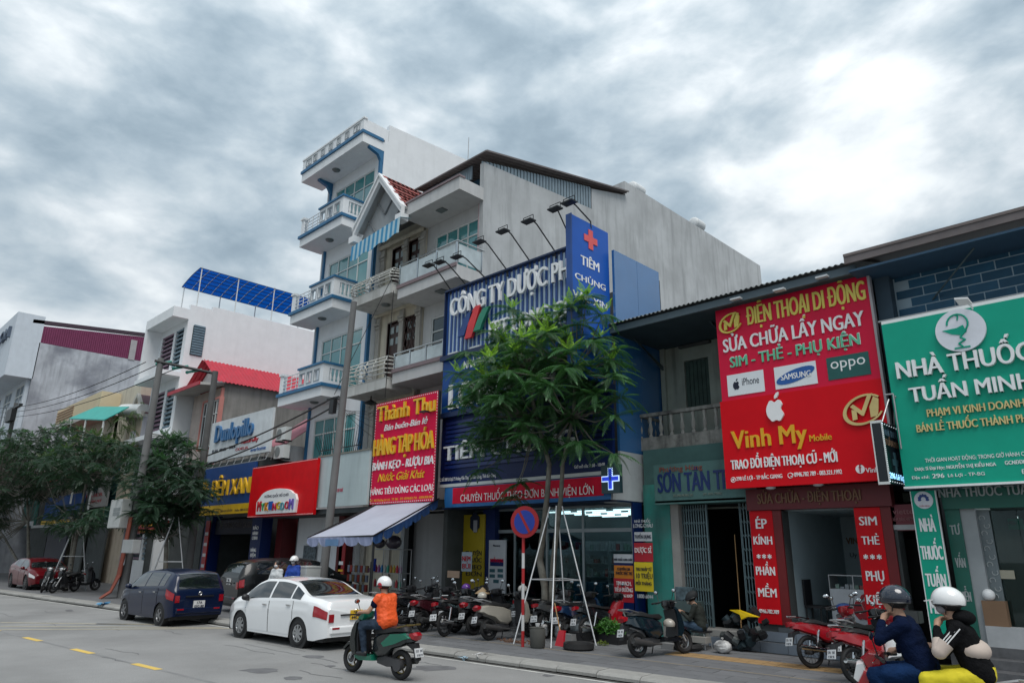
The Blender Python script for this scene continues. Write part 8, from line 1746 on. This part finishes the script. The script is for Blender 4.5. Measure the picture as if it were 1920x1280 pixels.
def feather_tree(label, stems, cen, rad, nros, per, L_, nparts, seed, mats=(LEAF, LEAFY), base=None, zmin=-.75, group=None, shape=None, nleaf=15, lw=.135, name='street_tree', extra=()):
    rnd = random.Random(seed); t = thing(name, label, 'tree', tuple(base)); cen = V(cen)
    for k, st_ in enumerate(stems):
        n = len(st_); part('trunk', MB().path(st_, [.105-.06*i/(n-1) if k == 0 else .085-.045*i/(n-1) for i in range(n)], n=10), BARK, t, smooth=True)
    fm = [frond_mesh('frond', L_, nleaf, d, lw, mats[0]) for d in (.25, .45, .65)]; fy = [frond_mesh('frond', L_*.62, 9, .15, lw*.85, mats[1])]
    tips = list(extra)
    while len(tips) < nros:
        a = V((rnd.uniform(-1, 1), rnd.uniform(-1, 1), rnd.uniform(-1, 1)))
        if not (.3 < a.length < 1.0) or a.z < zmin: continue
        if shape and not shape(a): continue
        tips.append(V((cen.x+a.x*rad[0], cen.y+a.y*rad[1], cen.z+a.z*rad[2])))
    allf = []; br = MB()
    for tp in tips:
        st_ = min(stems, key=lambda s: (V(s[-1])-tp).length); q = V(st_[-1 if tp.z > V(st_[-1]).z-.8 else -2]); mid = q.lerp(tp, .55)+V((0, 0, -.12*(tp-q).length)); br.path([q, mid, tp], [.026, .016, .008], n=5)
        hi = (tp.z-cen.z)/rad[2]; a0 = rnd.uniform(0, 6.28)
        for k in range(per):
            az = a0+2*math.pi*k/per+rnd.uniform(-.25, .25); el = rnd.uniform(-.35, .45); allf.append((tp, az, el, rnd.uniform(-.3, .3), rnd.choice(fm), rnd.uniform(.75, 1.12)))
        if hi > .0 and rnd.random() < .15+.6*hi:
            for k in range(5): allf.append((tp+V((0, 0, .05)), a0+k*1.25, rnd.uniform(.6, 1.1), 0, fy[0], rnd.uniform(.7, 1.1)))
    part('branches', br, BARK, t, kind='stuff')
    cp_ = V((0, 0, CH)); allf.sort(key=lambda f: (f[0]-cp_).length)
    stuff = [MB(), MB()]
    off = OFF[t.name]
    for i, (tp, az, el, ro, (me, mbx), sc4) in enumerate(allf):
        Mx = Matrix.Translation(tp) @ rotto(az, el, ro) @ Matrix.Scale(sc4, 4)
        if i < nparts:
            o = bpy.data.objects.new('frond', me); o.matrix_world = Matrix.Translation(V(off))*-1 if False else Matrix.Translation(-V(off)) @ Mx; link(o, t); OFF[o.name] = off
        else:
            s = stuff[1 if me == fy[0][0] else 0]; k = len(s.v); s.v += [tuple(Mx @ V(p)) for p in mbx.v]; s.f += [tuple(j+k for j in f) for f in mbx.f]
    if stuff[0].v: part('foliage', stuff[0], mats[0], t, kind='stuff')
    if stuff[1].v: part('young_foliage', stuff[1], mats[1], t, kind='stuff')
    return t
TB = G(1024, 1192, ZP); TY_ = TB.y
s1_ = [TB, W(1022, 1100, TY_), W(1012, 1050, TY_), W(1020, 985, TY_), W(1026, 930, TY_), W(1030, 870, TY_), W(1005, 780, TY_), W(985, 690, TY_)]
s2_ = [TB+V((.12, .05, 0)), W(1035, 1100, TY_), W(1038, 1050, TY_), W(1045, 985, TY_), W(1052, 930, TY_), W(1055, 870, TY_), W(1075, 780, TY_), W(1080, 680, TY_)]
tc_ = W(1008, 735, TY_); cx1 = W(845, 740, TY_).x; cx2 = W(1192, 790, TY_).x
ex = [W(1100, 556, TY_-.2), W(1070, 575, TY_-.5), W(975, 600, TY_-.6), W(1010, 600, TY_-.2), W(940, 640, TY_-.2), W(1092, 566, TY_), W(960, 580, TY_), W(1045, 585, TY_-.3), W(880, 660, TY_-.2), W(1130, 590, TY_), W(925, 620, TY_-.4), W(905, 880, TY_), W(880, 830, TY_), W(960, 930, TY_+.2), W(1150, 850, TY_), W(1150, 780, TY_), W(860, 700, TY_), W(905, 745, TY_-.5), W(1060, 690, TY_-1.2), W(1110, 640, TY_-.8), W(1000, 640, TY_-1), W(975, 905, TY_), W(925, 800, TY_-.8)]
feather_tree('large feathery leaved tree with two grey trunks before the pharmacy, propped by steel poles', [s1_, s2_], tc_, ((cx2-cx1)/2*.80, 1.6, 2.15), 165, 10, .68, 290, 5, base=TB, extra=ex)
def props(base, rr_, zt_, label, tilt=0, legs=4, r=.018):
    o = thing('tree_support', label, 'tree support', tuple(base)); base = V(base)
    for k in range(legs): a = 2*math.pi*k/legs+tilt; part('leg', MB().tube(base+V((rr_*math.cos(a), rr_*math.sin(a), 0)), base+V((.12*math.cos(a), .12*math.sin(a), zt_)), r, n=8), GALV, o)
    z = zt_*.45; q = rr_+(.12-rr_)*.45; pts = [base+V((q*math.cos(2*math.pi*k/legs+tilt), q*math.sin(2*math.pi*k/legs+tilt), z)) for k in range(legs+1)]; 
    for k in range(legs): part('cross_bar', MB().tube(pts[k], pts[k+1], r*.8, n=6), GALV, o)
    return o
o = thing('tree_support', 'tall steel pole frame propping the large tree before the pharmacy', 'tree support', tuple(TB)); topz = W(1045, 948, TY_).z
ft = [G(963, 1207, ZP), G(1033, 1215, ZP), G(1118, 1210, ZP)]; ft.append(ft[0]+ft[2]-ft[1]+V((0, .3, 0)))
tps = [W(1031, 950, TY_-.1), W(1043, 948, TY_-.2), W(1054, 949, TY_-.05), W(1046, 948, TY_+.15)]; mid_ = []
for a, b in zip(ft, tps): part('leg', MB().tube(a, b, .019, n=10), GALV, o, smooth=True); mid_.append(a.lerp(b, .44)); 
for k in range(4): part('cross_bar', MB().tube(mid_[k], mid_[(k+1) % 4], .014, n=8), GALV, o)
# left trees
def simple_tree(lab, u, v, crowns, seed, nros, per, L_, parts, mats, Yt=None, **k):
    b = G(u, v, ZP) if Yt is None else V((W(u, v, Yt).x, Yt, ZP)); st_ = []
    for (cu_, cv_, ru, rv) in crowns: st_.append([b, b.lerp(W(cu_, cv_, b.y), .5)+V((.1, 0, 0)), W(cu_, cv_+rv*.3, b.y)])
    c0 = crowns[0]; cen = W(c0[0], c0[1], b.y); rx_ = abs(W(c0[0]+c0[2], c0[1], b.y).x-W(c0[0]-c0[2], c0[1], b.y).x)/2; rz_ = abs(W(c0[0], c0[1]-c0[3], b.y).z-W(c0[0], c0[1]+c0[3], b.y).z)/2
    tips = []
    rn = random.Random(seed)
    for (cu_, cv_, ru, rv) in crowns[1:]:
        for _ in range(int(nros*.35)): a = rn.uniform(0, 6.28); q = rn.random()**.5; p = W(cu_+ru*q*math.cos(a), cv_+rv*q*math.sin(a), b.y+rn.uniform(-.8, .8)); tips.append(p)
    return b, feather_tree(lab, st_, cen, (max(.5, rx_-.65), min(max(.5, rx_-.65), 1.8), rz_*.86), nros+len(tips), per, L_, parts, seed, mats, base=b, extra=tips, **k)
bC, _ = simple_tree('mid-sized dark feathery tree behind the blue hatchback, propped by steel poles', 312, 1098, [(312, 905, 78, 112)], 11, 190, 9, .72, 120, (LEAFD, LEAF), Yt=11.6, zmin=-.95, shape=lambda a: math.hypot(a.x, a.y) < .72-.42*a.z)
props(V((bC.x, bC.y, ZP)), 1.1, 3.2, 'steel pole frame round the tree behind the blue hatchback', .4)
bB, _ = simple_tree('slender dark tree above the parked motorbikes at the left', 128, 1092, [(165, 870, 60, 58), (140, 965, 50, 38)], 12, 110, 9, .7, 60, (LEAFD, LEAFO), Yt=10.3)
props(V((bB.x, bB.y, ZP)), 1.1, 3.4, 'steel pole frame round the slender tree above the motorbikes', .5)
bA, _ = simple_tree('broad dark tree with forked trunk at the left edge', 55, 1085, [(50, 880, 105, 78), (-30, 940, 60, 60)], 13, 430, 9, .48, 40, (LEAFD, LEAF), Yt=10.8, zmin=-.95, nleaf=8, lw=.13)
simple_tree('farthest tree at the left edge behind the red car', -40, 1060, [(-10, 880, 70, 80)], 14, 220, 8, .5, 0, (LEAFD, LEAF), Yt=8.8, nleaf=8, lw=.13)
# climbing shrub on the old house
p = W(222, 810, 13.2); mbq = MB(); rn = random.Random(3)
fmx = frond_mesh('frond', .9, 10, .5, .16, LEAFO)[1]
for k in range(60):
    Mx = Matrix.Translation(V((p.x+rn.uniform(-1.2, 2.6), 13.2+rn.uniform(-.6, .4), p.z+rn.uniform(-2.6, 1.6)))) @ rotto(rn.uniform(0, 6.3), rn.uniform(-.8, .4), 0); kk = len(mbq.v); mbq.v += [tuple(Mx @ V(q_)) for q_ in fmx.v]; mbq.f += [tuple(j+kk for j in f) for f in fmx.f]
o = one('climbing_shrub', mbq, LEAFO, 'olive climbing shrub spilling over the balcony of the cream house', 'shrub')
# ------------------------------------------------------------------ things round the tree
DK = mat('bucket_grey', (.055, .055, .05), .8, var=.2)
bp2 = G(1008, 1214, ZP); bk = thing('bucket', 'dark grey battered bucket at the foot of the tree', 'bucket', tuple(bp2)); part('pail', MB().lathe(bp2, [(.14, 0), (.165, .05), (.175, .38), (.16, .40), (.15, .38), (.14, .1)], 18), DK, bk, smooth=True); part('lid', MB().lathe(bp2+V((-.02, 0, .4)), [(.16, 0), (.17, .015), (.1, .03)], 16), DK, bk)
one('white_cup', MB().lathe(bp2+V((.0, 0, .44)), [(.04, 0), (.055, .06)], 10), PLATE, 'small white cup lying on the bucket lid', 'cup')
pl = G(1090, 1203, ZP)
def bag(c, r, label, m, sq=(1, .85, .8), nm='rubbish_bag'):
    mb = MB(); rn = random.Random(len(label)); mb.ball(V(c)+V((0, 0, r*sq[2])), r, 22, 14, sq)
    mb.v = [tuple(V(q_)+V((rn.uniform(-1, 1), rn.uniform(-1, 1), rn.uniform(-1, 1)))*r*.055) for q_ in mb.v]; mb.lathe(V(c)+V((0, 0, r*sq[2]*1.9)), [(.10*r, -.05), (.06*r, .1*r), (.2*r, .35*r), (.12*r, .4*r)], 8)
    return one(nm, mb, m, label, 'bag', smooth=True)
bag(pl+V((.0, 0, .12)), .27, 'large knotted clear grey rubbish bag in a tub right of the tree', mat('grey_plastic', (.16, .18, .19), .25, var=.6, scale=4, coat=.3), (1.15, .8, .7))
one('tub', MB().lathe(pl, [(.2, 0), (.28, .05), (.31, .24), (.29, .26)], 20), BLKPL, 'black tub under the large grey rubbish bag', 'tub', smooth=True)
bag(G(1050, 1200, ZP), .17, 'small silvery crumpled bag between tree and broom', mat('silver_plastic', (.3, .31, .32), .2, .3, var=.6, scale=6), (.8, .7, 1.2)); bag(G(1020, 1196, ZP), .15, 'small white bag beside the dark bucket', mat('white_plastic', (.5, .5, .5), .4, var=.2), (.7, .7, 1.2))
tr_ = G(1085, 1217, ZP); one('rubber_basin', MB().lathe(tr_, [(.30, 0), (.34, .04), (.33, .14), (.27, .13), (.24, .05)], 22), RUBBER, 'low black rubber basin before the grey rubbish bag', 'basin', smooth=True)
bm_ = G(1053, 1210, ZP); b2 = thing('broom', 'broom with wooden stick and red dustpan leaning by the tree prop', 'broom', tuple(bm_)); part('stick', MB().tube(bm_+V((0, 0, .15)), W(1040, 1130, bm_.y+.1), .013, n=6), mat('wood_stick', (.35, .2, .08), .6), b2); part('dustpan', MB().slab([bm_+V((-.12, -.1, .0)), bm_+V((.12, -.1, 0)), bm_+V((.08, .0, .32)), bm_+V((-.08, .0, .32))], (0, .06, 0)), mat('red_plastic', (.4, .01, .02), .4), b2)
gt = G(1068, 1205, ZP); one('grey_crate', MB().box(gt.x-.13, gt.x+.13, gt.y-.1, gt.y+.1, ZP, ZP+.2), mat('crate_grey', (.2, .2, .2), .7), 'small grey crate behind the red dustpan', 'crate')
# rubble and soil around the tree
mb = MB(); rn = random.Random(9); sq_ = G(975, 1203, ZP)
for k in range(70): a = rn.uniform(0, 6.28); q = rn.random()**.5; c = sq_+V((q*.75*math.cos(a), q*.3*math.sin(a), .01)); s = rn.uniform(.012, .04); mb.box(c.x-s, c.x+s, c.y-s*.6, c.y+s*.7, c.z-.01, c.z+s*.8)
o = one('rubble', mb, mat('rubble_brown', (.16, .09, .06), .9, var=.5, scale=9), 'scattered brick rubble and soil at the foot of the sign post', 'rubble'); del o['label']; del o['category']; o['kind'] = 'stuff'
# potted plants
pp = G(1140, 1205, ZP); pt = thing('potted_plant', 'low bushy green plant in a dark tray before the job notices', 'plant', tuple(pp)); part('pot', MB().box(pp.x-.35, pp.x+.4, pp.y-.15, pp.y+.2, ZP, ZP+.22), BLKPL, pt)
def leafclump(c, r, n, m, parent, size=.06, seed=1):
    rn = random.Random(seed); mb = MB()
    for k in range(n):
        d = V((rn.gauss(0, 1), rn.gauss(0, 1), abs(rn.gauss(0, 1)))).normalized(); p = V(c)+V((d.x*r[0], d.y*r[1], d.z*r[2]))*rn.uniform(.5, 1); a = V((rn.uniform(-1, 1), rn.uniform(-1, 1), rn.uniform(-.2, .8))).normalized(); b_ = a.cross(V((rn.uniform(-1, 1), rn.uniform(-1, 1), 1))).normalized(); s = size*rn.uniform(.6, 1.2)
        mb.add([p, p+a*s*.5+b_*s*.28, p+a*s, p+a*s*.5-b_*s*.28], [(0, 1, 2, 3)])
    part('foliage', mb, m, parent, kind='stuff')
leafclump(pp+V((.02, 0, .2)), (.42, .25, .35), 700, leafmat('pot_leaf_green', (.05, .15, .03)), pt, .09)
pp2 = G(1136, 1207, ZP); pt2 = thing('weed_tuft', 'small yellow-green weed tuft on the pavement before the tray plant', 'plant', tuple(G(1130, 1208, ZP))); leafclump(G(1130, 1209, ZP), (.14, .1, .1), 120, leafmat('weed_green', (.12, .16, .03)), pt2, .05, 2)
# workshop junk beside the seated person
jk = lthing('dark_motor_block', 'dark oily pile of motorbike engine parts beside the seated person', 'engine parts', (-7.95, 15.35, ZP)); rn = random.Random(21)
for k in range(26): x, y, z = rn.uniform(-.5, .45), rn.uniform(-.2, .2), rn.uniform(.05, .75); part('engine_piece', MB().tube((x, y, z), (x+rn.uniform(-.2, .2), y+rn.uniform(-.1, .1), z+rn.uniform(-.15, .15)), rn.uniform(.05, .13), n=9), mat(['oily_dark', 'oily_grey', 'oily_teal'][k % 3], [(.02, .022, .025), (.09, .1, .1), (.03, .05, .06)][k % 3], .5, .5), jk)
q = W(1397, 1152, 15.2); one('yellow_fairing', MB().slab([(q.x-.35, 15.15, q.z+.08), (q.x-.1, 15.1, q.z+.1), (q.x+.35, 15.1, q.z-.02), (q.x+.1, 15.1, q.z-.03), (q.x-.05, 15.1, q.z-.1), (q.x-.08, 15.1, q.z+.0)], (0, .1, 0)), mat('bright_yellow_plastic', (.7, .47, .0), .35), 'bright yellow motorbike fairing lying on the dark parts pile', 'fairing', bevel=.01)
bag(G(1356, 1224, ZP), .17, 'white and black plastic bag on the ground under the stool', mat('bw_plastic', (.4, .4, .4), .35, var=.98, scale=3), (1.2, .8, .75))
tq = G(1290, 1218, ZP); ty = thing('old_tyre', 'old tyre lying flat behind the retro scooter', 'tyre', tuple(tq)); part('tyre_ring', MB().ring(tq+V((0, 0, .07)), (0, 0, 1), .24, .07, 28, 8), TYRE, ty, smooth=True)
one('wooden_crate', MB().box(tq.x-.1, tq.x+.35, tq.y+.15, tq.y+.4, ZP+.15, ZP+.27), mat('pale_crate', (.25, .24, .22), .8, var=.2), 'pale tool crate behind the old tyre', 'crate'); q = G(1255, 1216, ZP); one('white_tray', MB().box(q.x-.15, q.x+.15, q.y-.1, q.y+.1, ZP, ZP+.12), mat('crate_grey', (.2, .2, .2)), 'small pale tray behind the retro scooter', 'tray')
one('dark_cabinet', MB().box(-9.9, -9.2, 15.6, 15.95, ZP, 1.05), mat('dim_grey_green', (.06, .09, .09)), 'dark low cabinet before the folding gate', 'cabinet'); one('picture_case', MB().box(-9.75, -9.3, 15.6, 15.8, 1.06, 1.36), mat('case_blue_grey', (.08, .12, .14), .5, var=.7, scale=6), 'small colourful case on the dark low cabinet', 'case')
q = W(1372, 1050, 15.6); one('wooden_rod', MB().tube((q.x-.4, 16.6, 2.6), (q.x-.2, 16.2, .5), .012), mat('wood_stick', (.35, .2, .08)), 'thin wooden rod leaning in the dark opening behind the seated person', 'rod')
# conical hat, helmets on the parked bikes
hq = W(905, 1106, 13.6); one('conical_hat', MB().lathe(hq+V((0, 0, -.08)), [(.21, 0), (.005, .16)], 24), mat('straw', (.4, .28, .16), .8, var=.08), 'straw conical hat resting on the parked motorbikes', 'hat')
for (u, v, Y, m_, l_) in ((874, 1101, 13.2, (.1, .02, .22), 'purple helmet on the parked motorbikes'), (904, 1117, 13.0, (.45, .42, .36), 'cream helmet on the parked motorbike left of the no-parking post'), (980, 1104, 13.6, (.45, .43, .4), 'pale helmet behind the banded sign post')):
    p = W(u, v, Y); one('helmet', MB().ball(p, .12, 14, 8, (1.1, .95, .9), z0=-.3), mat('helm_'+l_[:5], m_, .25, coat=.5), l_, 'helmet', smooth=True)
# litter at the kerb
def litter(u, v, z, m, label, n=10, r=.12):
    c = G(u, v, z); mb = MB(); rn = random.Random(u)
    for k in range(n): p = c+V((rn.uniform(-r, r), rn.uniform(-r*.6, r*.6), rn.uniform(0, r*.5))); a = [p+V((rn.uniform(-r, r), rn.uniform(-r, r), rn.uniform(0, r*.6)))*.9 for _ in range(4)]; mb.add(a, [(0, 1, 2, 3)])
    one('litter', mb, m, label, 'litter')
litter(897, 1236, .01, mat('white_plastic', (.5, .5, .5)), 'white and pink crumpled bag in the gutter below the kerb', 12, .14); litter(888, 1234, .01, mat('pink_plastic', (.5, .25, .28), .5), 'pink scrap beside the white crumpled bag', 5, .1); litter(870, 1237, .0, mat('pale_blue_plastic', (.25, .35, .42), .5), 'pale blue plastic scrap on the road by the kerb', 6, .1)
litter(192, 1138, .02, mat('sky_blue_plastic', (.08, .25, .42), .5), 'sky blue plastic bag at the kerb ahead of the blue hatchback', 12, .22)
for k in range(14):
    u, v = random.uniform(150, 1400), 0; s = random.uniform(-12, 6); t = random.choice((random.uniform(.1, .3), random.uniform(.8, 3.5))); c = K(s, t, ZP+.004 if t > .6 else .01); r_ = random.uniform(.015, .04); struct('leaf_litter', MB().quad(c, c+V((r_, .01, .006)), c+V((r_, r_, .0)), c+V((0, r_, .008))), mat('dry_leaf', (.2, .13, .07), .8, rnd=.4))
# buildings across the road, behind the camera, so that glass and paint reflect a street
bpy.data.scenes.remove(TS)
